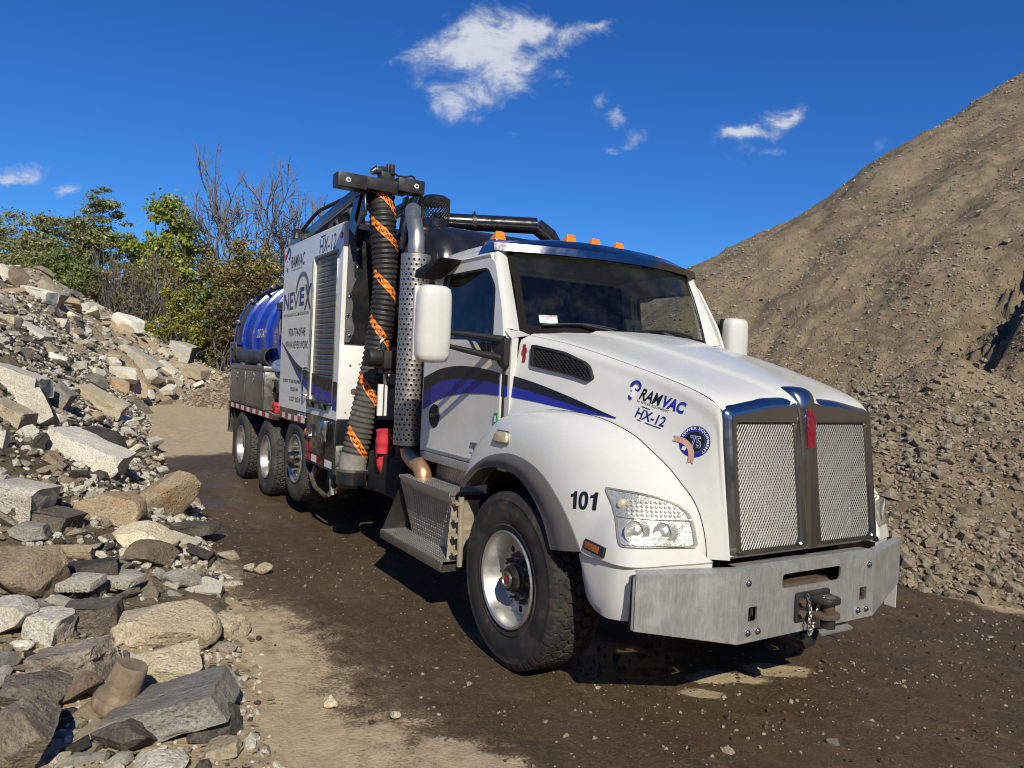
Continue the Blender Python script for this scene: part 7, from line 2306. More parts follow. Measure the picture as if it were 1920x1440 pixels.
# placement of the single rocks: name, stone kind, label, place, width, depth, height, tilt, turn, shape
ROCKS = [
    ('concrete_block', 'cw', 'large white concrete block lying tilted at the foot of the rubble', -5.502, -3.375, 0.7, 0.8, 0.5, 0.34, 22, 0.2, 'slab'),
    ('boulder', 'or', 'orange brown mottled boulder beside the peaked boulder', -3.795, -3.272, 0.42, 0.521, 0.417, 0.334, 6, 0.3, ''),
    ('boulder', 'or', 'peaked ochre boulder standing at the edge of the wet track', -4.866, -2.655, 0.309, 0.595, 0.446, 0.483, -18, 0.6, 'peak'),
    ('asphalt_slab', 'as', 'flat dark asphalt slab against the foot of the peaked boulder', -4.219, -2.558, 0.13, 0.537, 0.437, 0.116, -6, 0.3, 'flat'),
    ('boulder', 'cr', 'smooth cream boulder behind a small brown stone', -3.316, -3.067, 0.261, 0.575, 0.402, 0.23, 2, 0.1, 'round'),
    ('stone', 'br2', 'small angular brown stone leaning on the cream boulder', -2.88, -3.024, 0.214, 0.332, 0.265, 0.198, 10, 0.5, ''),
    ('stone', 'or', 'small mottled tan stone above the black asphalt chunk', -2.75, -3.571, 0.322, 0.258, 0.207, 0.103, 0, 0.2, ''),
    ('asphalt_chunk', 'as', 'black asphalt chunk lying just above the two pale pavers', -2.374, -3.487, 0.273, 0.436, 0.328, 0.111, -8, 0.3, 'flat'),
    ('stone', 'gr', 'lone grey stone on the dirt right of the pale pavers', -2.417, -2.851, 0.124, 0.303, 0.242, 0.152, -5, 0.4, ''),
    ('boulder', 'ta', 'broad flat topped tan boulder, largest of the front stones', -1.331, -3.104, 0.138, 0.632, 0.443, 0.253, 4, 0.15, 'round'),
    ('stone', 'ta', 'knobbly tan stone beside the broad tan boulder', -1.402, -2.682, 0.058, 0.237, 0.214, 0.169, 0, 0.7, 'knob'),
    ('asphalt_chunk', 'as2', 'dark grey square chunk below the pale pavers', -1.45, -3.493, 0.21, 0.326, 0.293, 0.184, 0, 0.5, 'slab'),
    ('concrete_block', 'cw', 'small rough white concrete block left of the dark square chunk', -1.272, -3.728, 0.236, 0.227, 0.19, 0.155, 4, 0.1, 'slab'),
    ('stone', 'co', 'rough pale stone cut by the left edge below the brown boulder', -1.402, -3.909, 0.29, 0.299, 0.239, 0.209, -14, 0.2, ''),
    ('boulder', 'br', 'big dark brown boulder at the left edge', -2.096, -3.903, 0.384, 0.496, 0.446, 0.309, 8, 0.4, ''),
    ('stone', 'la', 'layered grey brown slab of stone behind the wedge stone', -0.804, -3.609, 0.183, 0.383, 0.281, 0.155, -8, 0.2, 'slab'),
    ('stone', 'la2', 'brown wedge shaped stone left of the rusty pipe socket', -0.537, -3.621, 0.141, 0.262, 0.184, 0.127, -12, 0.3, ''),
    ('boulder', 'cr2', 'pale cream stone between the tan boulder and the grey slab', -0.764, -3.155, 0.102, 0.415, 0.29, 0.171, -14, 0.2, ''),
    ('stone_slab', 'gs', 'big grey layered slab tilted towards the road', -0.194, -3.184, 0.104, 0.5, 0.389, 0.14, -14, 0.45, 'slab'),
    ('asphalt_chunk', 'as2', 'brown grey crumbly chunk at the lower left of the big slab', -0.024, -3.412, 0.086, 0.251, 0.225, 0.14, 0, 0.3, ''),
    ('asphalt_chunk', 'as', 'dark crumbly chunk under the right end of the big slab', -0.028, -3.009, 0.053, 0.22, 0.198, 0.163, 0, 0.6, ''),
    ('stone', 'ta2', 'flat tan stone by the bottom edge near the road', 0.145, -3.025, 0.021, 0.206, 0.153, 0.053, -12, 0.1, 'flat'),
    ('stone', 'co', 'pale stone cut by the bottom edge of the view', 0.232, -3.295, 0.041, 0.226, 0.181, 0.09, 0, 0.3, ''),
    ('boulder', 'br3', 'big speckled brown boulder in the bottom left corner', 0.015, -3.837, 0.178, 0.307, 0.276, 0.313, 14, 0.4, ''),
    ('asphalt_chunk', 'as2', 'dark brown clod of asphalt above the corner boulder', -0.489, -3.787, 0.158, 0.268, 0.241, 0.132, 6, 0.2, ''),
    ('concrete_slab', 'co', 'flat topped pale slab at the left edge, level with the peaked boulder', -3.452, -3.966, 0.614, 0.429, 0.37, 0.274, 8, 0.2, 'slab'),
    ('asphalt_slab', 'as2', 'long dark slab wedged left of the orange brown boulder', -3.342, -3.766, 0.491, 0.439, 0.319, 0.133, 10, 0.3, 'slab'),
    ('stone', 'gr', 'grey stone resting above the big dark brown boulder', -2.946, -3.866, 0.452, 0.255, 0.204, 0.15, 12, 0.3, ''),
    ('stone', 'la2', 'small brown stone between the white block and the left slab', -3.995, -3.775, 0.589, 0.236, 0.189, 0.183, 12, 0.5, ''),
    ('stone', 'br', 'dark brown stone under the front corner of the white block', -4.395, -3.624, 0.581, 0.271, 0.217, 0.168, 10, 0.5, ''),
    ('stone', 'la', 'brown grey stone half buried left of the lone grey stone', -2.422, -3.352, 0.236, 0.274, 0.219, 0.111, 0, 0.5, 'flat'),
    ('concrete_slab', 'co', 'long pale slab jutting out high at the left edge', -8.048, -4.151, 1.441, 0.652, 0.493, 0.282, 16, 0.3, 'slab'),
    ('concrete_block', 'co2', 'upright kerb block with a pale top and dark striped side', -6.498, -3.901, 1.122, 0.304, 0.365, 0.438, -24, 0.6, 'slab'),
    ('concrete_slab', 'ta2', 'tan slab below the jutting slab at the left edge', -5.966, -4.122, 1.122, 0.351, 0.332, 0.238, 22, 0.3, 'slab'),
    ('stone', 'gr', 'grey slab standing behind the upright kerb block', -8.521, -3.684, 1.176, 0.284, 0.283, 0.316, 30, 0.4, 'slab'),
    ('concrete_slab', 'cr3', 'long cream kerb slab sloping down to the road', -11.388, -3.051, 0.992, 0.967, 0.442, 0.255, 26, 0.2, 'slab'),
    ('concrete_block', 'cw', 'low white block below the long cream kerb slab', -11.466, -2.739, 0.654, 0.511, 0.364, 0.103, 16, 0.2, 'slab'),
    ('cobble', 'or2', 'small round ochre cobble on the rubble below the cream kerb', -9.399, -3.197, 0.84, 0.197, 0.188, 0.183, 0, 0.0, 'round'),
    ('asphalt_slab', 'as', 'large flat black asphalt slab above the white block', -7.195, -3.239, 0.727, 0.7, 0.57, 0.179, 24, 0.3, 'flat'),
    ('brick_block', 'cw', 'small pale brick shaped block near the track', -8.361, -2.726, 0.439, 0.32, 0.156, 0.083, -34, 0.1, 'slab'),
    ('stone', 'co', 'small white stone above the brick shaped block', -10.537, -2.637, 0.494, 0.274, 0.192, 0.174, 8, 0.3, ''),
    ('stone', 'ta', 'small tan stone left of the brick shaped block', -8.983, -2.758, 0.466, 0.195, 0.156, 0.13, 0, 0.3, ''),
    ('concrete_slab', 'cw', 'white sliver of slab leaning left of the white block', -5.568, -3.989, 0.961, 0.172, 0.101, 0.125, -40, 0.2, 'slab'),
    ('stone', 'br2', 'brown upright slab touching the left end of the white block', -4.857, -3.729, 0.723, 0.197, 0.139, 0.126, 40, 0.4, 'slab'),
    ('concrete_slab', 'co', 'narrow pale slab end at the left edge beside the dark rubble', -4.74, -4.158, 0.919, 0.071, 0.097, 0.296, 10, 0.4, 'slab'),
    ('stone', 'gr', 'rounded grey stone on the bank above the ochre stones', -14.577, -3.091, 1.202, 0.568, 0.454, 0.356, 6, 0.3, 'round'),
    ('concrete_block', 'cw', 'white broken block above the two ochre stones', -25.138, -1.855, 1.064, 1.145, 0.802, 0.591, 6, 0.2, ''),
    ('boulder', 'or2', 'left one of the two ochre stones at the foot of the bank', -20.31, -2.19, 0.814, 0.607, 0.486, 0.583, 10, 0.3, ''),
    ('boulder', 'or2', 'right one of the two ochre stones at the foot of the bank', -25.573, -1.301, 0.563, 0.674, 0.539, 0.647, -10, 0.4, ''),
    ('concrete_slab', 'co', 'long pale slab sloping down the middle of the bank', -28.254, -0.991, 1.641, 1.63, 0.572, 0.448, 30, 0.2, 'slab'),
    ('concrete_slab', 'co', 'thin pale slab lying in front of the tall block', -29.491, 0.173, 1.292, 1.038, 0.357, 0.305, 36, 0.2, 'slab'),
    ('concrete_block', 'co2', 'tall pale block standing near the far end of the bank', -31.406, 0.925, 1.967, 0.907, 0.828, 0.82, 10, 0.3, 'slab'),
    ('concrete_slab', 'ta2', 'square tan slab below the tall block', -30.802, 1.382, 1.211, 1.118, 0.966, 0.46, 20, 0.3, 'flat'),
    ('concrete_block', 'cw', 'white block under the long pale slab', -27.809, -0.648, 0.988, 0.832, 0.665, 0.586, 6, 0.3, ''),
    ('stone', 'ta2', 'grey tan slab beside the white block under the long slab', -28.371, -0.154, 0.905, 0.656, 0.511, 0.322, 30, 0.3, 'slab'),
    ('concrete_slab', 'cw', 'white angular slab near the top of the bank', -24.019, -4.298, 3.536, 0.808, 0.616, 0.396, 14, 0.4, 'slab'),
    ('stone_slab', 'ta2', 'long flagstone tilted against the sky near the white angular slab', -27.041, -3.976, 3.857, 0.854, 0.402, 0.469, 40, 0.3, 'slab'),
    ('concrete_slab', 'cw', 'white slab on edge at the top left of the bank', -24.711, -5.211, 4.216, 0.462, 0.21, 0.218, 60, 0.3, 'slab'),
    ('stone', 'br', 'dark brown lump at the top left of the bank', -24.669, -4.818, 4.019, 0.606, 0.485, 0.659, 20, 0.3, ''),
    ('stone_slab', 'gr', 'grey flagstone lying below the white angular slab', -24.07, -3.974, 3.173, 0.723, 0.453, 0.233, 24, 0.3, 'flat'),
    ('concrete_block', 'cw', 'white block on the crest right of the flagstones', -30.371, -2.843, 3.57, 0.642, 0.486, 0.266, -20, 0.2, 'slab'),
    ('concrete_block', 'cw', 'jumbled white lump on the right shoulder of the bank', -31.653, -1.196, 3.072, 1.252, 0.876, 0.712, 28, 0.2, ''),
    ('stone', 'ta2', 'tan squared stone at the left edge under the crest', -14.271, -4.555, 2.409, 0.35, 0.298, 0.189, 8, 0.3, 'slab'),
    ('concrete_slab', 'cw', 'pale slab lying on the left of the dark patch', -15.437, -4.15, 2.242, 0.601, 0.366, 0.149, 24, 0.3, 'slab'),
    ('stone', 'la', 'brown squared stone above the jutting slab', -10.491, -4.273, 1.779, 0.327, 0.271, 0.173, 4, 0.2, 'slab'),
    ('stone', 'ta', 'tan slanting stone above the cream kerb slab', -14.354, -3.856, 1.865, 0.271, 0.191, 0.173, 44, 0.3, 'slab'),
    ('concrete_block', 'cw', 'white lump left of the rounded grey stone', -13.964, -3.722, 1.671, 0.452, 0.362, 0.237, 4, 0.3, ''),
    ('concrete_slab', 'cw', 'low white slab at the foot of the far bank', -29.39, 0.467, 0.838, 0.754, 0.547, 0.248, 8, 0.2, 'flat'),
    ('concrete_slab', 'co', 'pale slab left of the tall block', -30.902, 0.201, 1.93, 0.46, 0.325, 0.3, 44, 0.2, 'slab'),
    ('concrete_block', 'cw', 'white flat block left of the white broken block', -19.538, -2.863, 1.333, 0.439, 0.325, 0.207, 8, 0.2, 'flat'),
    ('stone', 'ta', 'pale tan stone lying alone on the wet track', -3.443, -2.3, 0.021, 0.163, 0.131, 0.069, 4, 0.2, ''),
    ('stone', 'ta2', 'smaller of a pair of stones on the wet track', -2.939, -2.234, 0.021, 0.089, 0.08, 0.066, 0, 0.2, ''),
    ('stone', 'ta', 'larger of a pair of stones on the wet track', -2.847, -2.129, 0.027, 0.14, 0.126, 0.086, 0, 0.5, ''),
    ('stone', 'cr2', 'single cream stone on the dry dirt before the truck', -0.124, -2.397, 0.012, 0.076, 0.06, 0.046, 0, 0.3, 'peak'),
    ('stone', 'cr2', 'tiny pale stone at the edge of the dry dirt', 0.17, -2.138, 0.009, 0.051, 0.041, 0.031, 0, 0.3, ''),
    ('stone', 'ta', 'small pale stone at the bottom of the wet dirt', 1.251, -0.803, 0.007, 0.059, 0.053, 0.031, 0, 0.2, ''),
    ('stone', 'gr', 'small grey stone at the bottom right of the wet dirt', 1.435, -0.222, 0.006, 0.064, 0.057, 0.029, 0, 0.2, ''),
    ('stone', 'la', 'small grey stone lying on the lower edge of the broad tan boulder', -1.165, -3.124, 0.09, 0.163, 0.13, 0.071, -30, 0.3, ''),
    ('stone', 'la', 'grey brown crumb under the knobbly tan stone', -1.127, -2.767, 0.022, 0.141, 0.113, 0.057, 0, 0.3, ''),
    ('concrete_block', 'cw', 'small cream stone left of the rough white block', -1.11, -3.851, 0.206, 0.112, 0.09, 0.051, 0, 0.3, 'round'),
]
FILL = [
    (0.0, -3.61, 0.08, 0.13, 'as', 'large dark asphalt lump some way left of the brown grey crumbly chunk'), (-5.78, -2.91, 0.33, 0.13, 'ta', 'small tan chunk below the small pale brick shaped block'),
    (-2.39, -3.08, 0.14, 0.1, 'or', 'small ochre chunk below the small angular brown stone'), (-0.14, -3.55, 0.07, 0.13, 'ta', 'large tan chunk left of the brown grey crumbly chunk'),
    (-22.12, -1.56, 0.17, 1.08, 'la', 'large grey brown chunk right of the low white block'), (-5.33, -4.09, 0.9, 0.11, 'co', 'small pale concrete chunk right of the narrow pale slab end'),
    (-13.32, -3.56, 1.42, 0.16, 'as', 'tiny dark asphalt lump below the white lump'), (-27.4, -3.24, 3.03, 0.6, 'cw', 'small white concrete chunk right of the grey flagstone'),
    (-4.18, -3.52, 0.47, 0.1, 'co', 'small pale concrete chunk below the dark brown stone'), (-12.66, -4.11, 1.83, 0.17, 'cw', 'tiny white concrete chunk right of the brown squared stone'),
    (-18.48, -4.95, 2.98, 0.53, 'co', 'middling pale concrete chunk above the tan squared stone'), (-24.95, -3.69, 2.88, 0.34, 'cw', 'tiny white concrete chunk below the grey flagstone'),
    (-0.26, -3.66, 0.09, 0.11, 'as', 'middling dark asphalt lump below the brown wedge shaped stone'), (-5.42, -3.91, 0.85, 0.33, 'as', 'large dark asphalt lump below the white sliver of slab'),
    (-0.32, -3.53, 0.09, 0.18, 'or', 'large ochre chunk below the brown wedge shaped stone'), (-2.01, -3.57, 0.22, 0.12, 'la', 'middling grey brown chunk below the black asphalt chunk'),
    (-16.69, -3.28, 1.47, 0.45, 'co', 'middling pale concrete chunk left of the white flat block'), (-1.8, -3.66, 0.23, 0.18, 'cw', 'large white concrete chunk above the small rough white concrete block'),
    (-29.5, 1.28, 0.3, 0.6, 'la', 'small grey brown chunk below the square tan slab'), (-8.34, -2.57, 0.26, 0.18, 'ta', 'small tan chunk below the small tan stone'),
    (-26.52, -1.97, 1.48, 0.53, 'cw', 'small white concrete chunk above the white broken block'), (-3.39, -2.57, 0.06, 0.31, 'as', 'large dark asphalt lump below the flat dark asphalt slab'),
    (-0.37, -3.65, 0.1, 0.1, 'as', 'middling dark asphalt lump right of the dark brown clod of asphalt'), (-23.38, -3.2, 2.11, 0.46, 'la', 'small grey brown chunk right of the white lump'),
    (-2.15, -3.11, 0.13, 0.25, 'ta', 'large tan chunk left of the lone grey stone'), (-3.08, -3.53, 0.33, 0.09, 'cw', 'small white concrete chunk above the small mottled tan stone'),
    (-3.59, -2.67, 0.1, 0.25, 'cw', 'large white concrete chunk below the flat dark asphalt slab'), (-11.38, -3.77, 1.42, 0.14, 'gr', 'tiny grey stone chunk below the white lump'),
    (-0.57, -3.46, 0.09, 0.19, 'cw', 'large white concrete chunk right of the brown wedge shaped stone'), (-31.18, -0.59, 2.42, 0.34, 'as', 'tiny dark asphalt lump right of the jumbled white lump'),
    (-0.93, -3.94, 0.2, 0.2, 'gr', 'large grey stone chunk left of the small cream stone'), (-7.74, -3.59, 0.91, 0.26, 'cw', 'middling white concrete chunk below the grey slab'),
    (-30.39, -2.58, 3.33, 0.85, 'cw', 'middling white concrete chunk left of the flat tan slab'), (-31.15, -1.01, 2.6, 0.33, 'gr', 'tiny grey stone chunk below the jumbled white lump'),
    (-28.79, -2.18, 2.59, 0.78, 'co', 'middling pale concrete chunk left of the jumbled white lump'), (-30.92, 2.12, 0.91, 0.35, 'ta', 'tiny tan chunk right of the square tan slab'),
    (-30.93, 2.44, 0.77, 0.35, 'cw', 'tiny white concrete chunk right of the square tan slab'), (-27.04, -3.07, 2.75, 0.39, 'as', 'small dark asphalt lump right of the grey flagstone'),
    (-17.34, -4.36, 2.55, 0.3, 'co', 'small pale concrete chunk right of the tan squared stone'), (-28.82, -3.43, 3.58, 1.02, 'or', 'large ochre chunk right of the grey flagstone'),
    (-27.42, -2.27, 2.15, 0.36, 'cw', 'tiny white concrete chunk above the white flat block'), (-31.24, 2.6, 0.93, 0.36, 'la', 'tiny grey brown chunk right of the square tan slab'),
    (-3.01, -4.04, 0.48, 0.12, 'or', 'small ochre chunk left of the grey stone'), (0.14, -3.44, 0.05, 0.12, 'co', 'large pale concrete chunk below the brown grey crumbly chunk'),
    (-14.26, -4.43, 2.27, 0.16, 'cw', 'tiny white concrete chunk below the tan squared stone'), (-29.67, 0.93, 0.61, 0.33, 'cw', 'tiny white concrete chunk right of the low white slab'),
    (-13.68, -2.24, 0.3, 0.23, 'ta', 'small tan chunk right of the small white stone'), (-7.97, -2.55, 0.23, 0.19, 'ta', 'small tan chunk some way above the peaked ochre boulder'),
    (-4.79, -4.08, 0.81, 0.17, 'co', 'middling pale concrete chunk below the narrow pale slab end'), (-19.75, -3.64, 2.07, 0.25, 'cw', 'tiny white concrete chunk right of the tan slanting stone'),
    (-4.88, -3.91, 0.75, 0.33, 'co', 'large pale concrete chunk left of the brown upright slab'), (-7.29, -2.71, 0.29, 0.15, 'gr', 'small grey stone chunk below the small pale brick shaped block'),
    (-22.5, -3.69, 2.53, 0.86, 'co', 'large pale concrete chunk below the grey flagstone'), (-2.48, -3.19, 0.17, 0.08, 'co', 'tiny pale concrete chunk right of the brown grey stone'),
    (-23.56, -2.59, 1.46, 0.26, 'co', 'tiny pale concrete chunk above the white flat block'), (-21.57, -4.08, 2.77, 0.3, 'co', 'tiny pale concrete chunk below the grey flagstone'),
    (-27.9, -0.04, 0.5, 1.03, 'cw', 'middling white concrete chunk below the grey tan slab'), (-10.68, -4.47, 1.94, 0.45, 'co', 'large pale concrete chunk left of the brown squared stone'),
    (-2.52, -3.02, 0.13, 0.08, 'cw', 'tiny white concrete chunk below the small angular brown stone'), (-20.31, -4.35, 2.88, 0.5, 'cw', 'middling white concrete chunk below the white angular slab'),
    (-0.15, -3.63, 0.08, 0.08, 'ta', 'middling tan chunk some way below the brown wedge shaped stone'), (-28.21, -2.58, 2.7, 0.3, 'as', 'tiny dark asphalt lump left of the flat tan slab'),
    (-26.23, -3.12, 2.52, 0.47, 'la', 'small grey brown chunk right of the tan slanting stone'), (-1.0, -3.81, 0.18, 0.08, 'as', 'small dark asphalt lump below the small cream stone'),
    (-22.11, -4.84, 3.46, 0.64, 'or', 'middling ochre chunk below the dark brown lump'), (-0.85, -3.83, 0.17, 0.16, 'la', 'large grey brown chunk below the small cream stone'),
    (-29.7, 1.7, 0.2, 0.5, 'ta', 'small tan chunk below the square tan slab'), (-3.0, -3.41, 0.3, 0.19, 'co', 'middling pale concrete chunk right of the small mottled tan stone'),
    (-9.52, -2.44, 0.24, 0.25, 'co', 'small pale concrete chunk right of the small pale brick shaped block'), (-26.98, -0.24, 0.09, 0.64, 'or', 'small ochre chunk below the grey tan slab'),
    (-30.16, 1.82, 0.5, 0.39, 'cw', 'tiny white concrete chunk below the square tan slab'), (-2.9, -3.22, 0.21, 0.09, 'co', 'small pale concrete chunk right of the brown grey stone'),
    (0.07, -3.67, 0.07, 0.1, 'co', 'middling pale concrete chunk some way left of the brown grey crumbly chunk'), (-26.59, -0.82, 0.37, 0.53, 'co', 'small pale concrete chunk below the grey tan slab'),
    (0.08, -3.6, 0.06, 0.13, 'co', 'large pale concrete chunk some way left of the brown grey crumbly chunk'), (-16.0, -4.77, 2.62, 0.26, 'or', 'small ochre chunk above the tan squared stone'),
    (-3.19, -3.55, 0.35, 0.09, 'cw', 'small white concrete chunk above the black asphalt chunk'), (-2.24, -3.24, 0.16, 0.09, 'co', 'small pale concrete chunk some way below the small angular brown stone'),
    (-9.78, -2.22, 0.09, 0.26, 'or', 'small ochre chunk right of the small pale brick shaped block'), (-30.12, 1.45, 0.67, 0.62, 'cw', 'small white concrete chunk below the square tan slab'),
    (-4.57, -3.81, 0.66, 0.34, 'ta', 'large tan chunk below the brown upright slab'), (-23.6, -3.87, 2.86, 0.25, 'gr', 'tiny grey stone chunk below the grey flagstone'),
    (-4.41, -4.03, 0.72, 0.17, 'la', 'middling grey brown chunk below the narrow pale slab end'), (-2.06, -3.46, 0.2, 0.15, 'la', 'middling grey brown chunk below the brown grey stone'),
    (-28.7, -4.62, 4.36, 0.29, 'co', 'tiny pale concrete chunk right of the dark brown lump'), (-12.94, -4.45, 2.14, 0.17, 'co', 'tiny pale concrete chunk below the tan squared stone'),
    (-21.51, -3.06, 1.66, 0.24, 'la', 'tiny grey brown chunk above the white flat block'), (-17.39, -4.51, 2.68, 0.22, 'co', 'tiny pale concrete chunk right of the tan squared stone'),
    (-13.05, -4.27, 2.01, 0.3, 'la', 'small grey brown chunk above the brown squared stone'), (-28.69, 0.88, 0.15, 0.32, 'ta', 'tiny tan chunk below the low white slab'),
    (-9.73, -4.42, 1.76, 0.18, 'as', 'small dark asphalt lump left of the brown squared stone'), (-12.73, -3.8, 1.56, 0.15, 'co', 'tiny pale concrete chunk below the white lump'),
    (-3.23, -3.59, 0.37, 0.09, 'la', 'small grey brown chunk above the small mottled tan stone'), (-2.44, -3.13, 0.15, 0.08, 'as', 'tiny dark asphalt lump below the small angular brown stone'),
    (-0.15, -3.68, 0.08, 0.09, 'la', 'middling grey brown chunk some way below the dark brown clod of asphalt'), (-27.01, -1.97, 1.74, 0.66, 'ta', 'middling tan chunk above the white broken block'),
    (-1.77, -3.77, 0.24, 0.14, 'co', 'middling pale concrete chunk above the small rough white concrete block'), (-30.85, 2.68, 0.59, 0.35, 'gr', 'tiny grey stone chunk right of the square tan slab'),
    (-12.1, -3.55, 1.3, 0.15, 'as', 'tiny dark asphalt lump above the grey slab'), (-11.48, -2.23, 0.2, 0.48, 'co', 'middling pale concrete chunk right of the small pale brick shaped block'),
    (-25.34, -2.59, 1.75, 0.27, 'co', 'tiny pale concrete chunk above the rounded grey stone'), (-7.71, -2.78, 0.37, 0.25, 'cw', 'middling white concrete chunk below the small pale brick shaped block'),
    (-24.5, -3.22, 2.29, 0.26, 'cw', 'tiny white concrete chunk above the white lump'), (-31.35, 2.2, 1.19, 0.35, 'co', 'tiny pale concrete chunk right of the square tan slab'),
    (-29.0, 1.21, 0.07, 0.33, 'cw', 'tiny white concrete chunk some way right of the grey tan slab'), (-30.45, 2.58, 0.35, 0.38, 'co', 'tiny pale concrete chunk some way right of the low white slab'),
    (-2.12, -3.35, 0.18, 0.1, 'or', 'small ochre chunk below the brown grey stone'), (-0.78, -3.92, 0.18, 0.1, 'cw', 'middling white concrete chunk below the small cream stone'),
    (-32.99, -3.35, 4.32, 0.92, 'gr', 'middling grey stone chunk right of the long flagstone'), (-31.36, -2.1, 3.27, 0.44, 'co', 'tiny pale concrete chunk left of the flat tan slab'),
    (-22.59, -2.84, 1.59, 0.42, 'cw', 'small white concrete chunk above the white flat block'), (-2.31, -2.7, 0.06, 0.32, 'cw', 'large white concrete chunk right of the lone grey stone'),
    (-1.18, -3.93, 0.22, 0.1, 'ta', 'middling tan chunk left of the small cream stone'), (-8.07, -3.63, 0.97, 0.15, 'cw', 'small white concrete chunk below the grey slab'),
    (-18.08, -3.56, 1.84, 0.32, 'co', 'small pale concrete chunk above the white lump'), (-30.03, 2.13, 0.24, 0.34, 'or', 'tiny ochre chunk below the square tan slab'),
    (-35.97, -4.41, 5.33, 1.02, 'ta', 'middling tan chunk above the long flagstone'), (-8.95, -3.34, 0.87, 0.22, 'co', 'small pale concrete chunk left of the small round ochre cobble'),
    (-30.56, 2.06, 0.67, 0.36, 'or', 'tiny ochre chunk right of the square tan slab'), (-20.73, -4.46, 3.04, 0.24, 'co', 'tiny pale concrete chunk left of the white angular slab'),
    (-11.28, -3.83, 1.46, 0.14, 'cw', 'tiny white concrete chunk below the white lump'), (-0.74, -3.41, 0.09, 0.08, 'cw', 'small white concrete chunk some way right of the brown wedge shaped stone'),
    (-6.41, -2.84, 0.33, 0.13, 'co', 'tiny pale concrete chunk below the small pale brick shaped block'), (-2.54, -3.14, 0.16, 0.08, 'as', 'tiny dark asphalt lump right of the brown grey stone'),
    (-4.52, -4.09, 0.76, 0.1, 'co', 'small pale concrete chunk below the narrow pale slab end'), (-4.12, -3.64, 0.51, 0.13, 'co', 'small pale concrete chunk right of the small brown stone'),
    (-28.24, 0.54, 0.17, 0.32, 'cw', 'tiny white concrete chunk below the low white slab'), (-21.22, -3.29, 1.9, 0.47, 'ta', 'small tan chunk right of the white lump'),
    (-31.44, -0.22, 2.44, 0.37, 'cw', 'tiny white concrete chunk right of the jumbled white lump'), (-26.72, -0.58, 0.22, 0.45, 'or', 'small ochre chunk left of the low white slab'),
    (-0.93, -3.4, 0.11, 0.1, 'co', 'middling pale concrete chunk some way below the dark grey square chunk'), (-5.16, -3.23, 0.46, 0.29, 'gr', 'large grey stone chunk above the orange brown mottled boulder'),
    (-8.72, -2.29, 0.09, 0.2, 'co', 'small pale concrete chunk above the peaked ochre boulder'), (-30.13, -2.14, 2.95, 0.65, 'ta', 'small tan chunk left of the flat tan slab'),
    (0.09, -3.52, 0.05, 0.09, 'cw', 'middling white concrete chunk left of the brown grey crumbly chunk'), (-34.0, -2.23, 3.85, 0.75, 'co', 'small pale concrete chunk left of the flat tan slab'),
    (-3.06, -3.68, 0.38, 0.1, 'gr', 'small grey stone chunk left of the small mottled tan stone'), (-26.0, -2.82, 2.12, 0.5, 'co', 'small pale concrete chunk above the white flat block'),
    (-18.53, -4.59, 2.83, 0.2, 'ta', 'tiny tan chunk above the tan squared stone'), (-29.81, 2.16, 0.07, 0.34, 'cw', 'tiny white concrete chunk some way right of the low white slab'),
    (-2.65, -2.98, 0.13, 0.09, 'co', 'small pale concrete chunk below the small angular brown stone'), (-2.85, -2.61, 0.04, 0.09, 'ta', 'tiny tan chunk right of the lone grey stone'),
    (-13.79, -4.5, 2.28, 0.16, 'ta', 'tiny tan chunk below the tan squared stone'), (-6.02, -3.78, 0.86, 0.27, 'co', 'middling pale concrete chunk right of the white sliver of slab'),
    (-14.24, -4.13, 2.0, 0.16, 'cw', 'tiny white concrete chunk left of the tan slanting stone'), (-29.45, -1.49, 2.27, 0.58, 'cw', 'small white concrete chunk below the jumbled white lump'),
    (-0.99, -3.35, 0.1, 0.09, 'gr', 'small grey stone chunk some way left of the pale cream stone'), (-2.04, -3.26, 0.16, 0.19, 'la', 'large grey brown chunk below the brown grey stone'),
    (-18.5, -3.36, 1.68, 0.21, 'cw', 'tiny white concrete chunk right of the white lump'), (-15.97, -2.03, 0.25, 0.41, 'co', 'middling pale concrete chunk above the small white stone'),
    (-25.72, -2.42, 1.63, 0.36, 'cw', 'tiny white concrete chunk above the rounded grey stone'), (-3.49, -3.52, 0.37, 0.09, 'cw', 'tiny white concrete chunk above the small mottled tan stone'),
    (-2.38, -3.21, 0.17, 0.08, 'la', 'small grey brown chunk right of the brown grey stone'), (-27.59, -4.55, 4.18, 0.32, 'co', 'tiny pale concrete chunk above the white angular slab'),
    (-0.42, -3.44, 0.08, 0.17, 'cw', 'large white concrete chunk above the brown grey crumbly chunk'), (-12.34, -4.0, 1.7, 0.19, 'gr', 'tiny grey stone chunk left of the tan slanting stone'),
    (-14.57, -4.04, 1.95, 0.17, 'as', 'tiny dark asphalt lump left of the tan slanting stone'), (-17.58, -4.68, 2.76, 0.24, 'la', 'tiny grey brown chunk above the tan squared stone'),
    (-6.82, -2.85, 0.35, 0.14, 'co', 'small pale concrete chunk below the small pale brick shaped block'), (-1.07, -3.92, 0.2, 0.08, 'ta', 'small tan chunk left of the small cream stone'),
    (-13.98, -2.08, 0.17, 0.23, 'ta', 'small tan chunk right of the small tan stone'), (-22.86, -5.2, 3.72, 0.59, 'la', 'middling grey brown chunk left of the dark brown lump'),
    (-0.03, -3.55, 0.06, 0.11, 'ta', 'middling tan chunk left of the brown grey crumbly chunk'), (-22.08, -3.47, 2.18, 0.33, 'la', 'small grey brown chunk above the white lump'),
    (-2.87, -4.06, 0.46, 0.09, 'or', 'small ochre chunk some way below the flat topped pale slab'), (-19.95, -3.7, 2.14, 0.22, 'co', 'tiny pale concrete chunk above the tan slanting stone'),
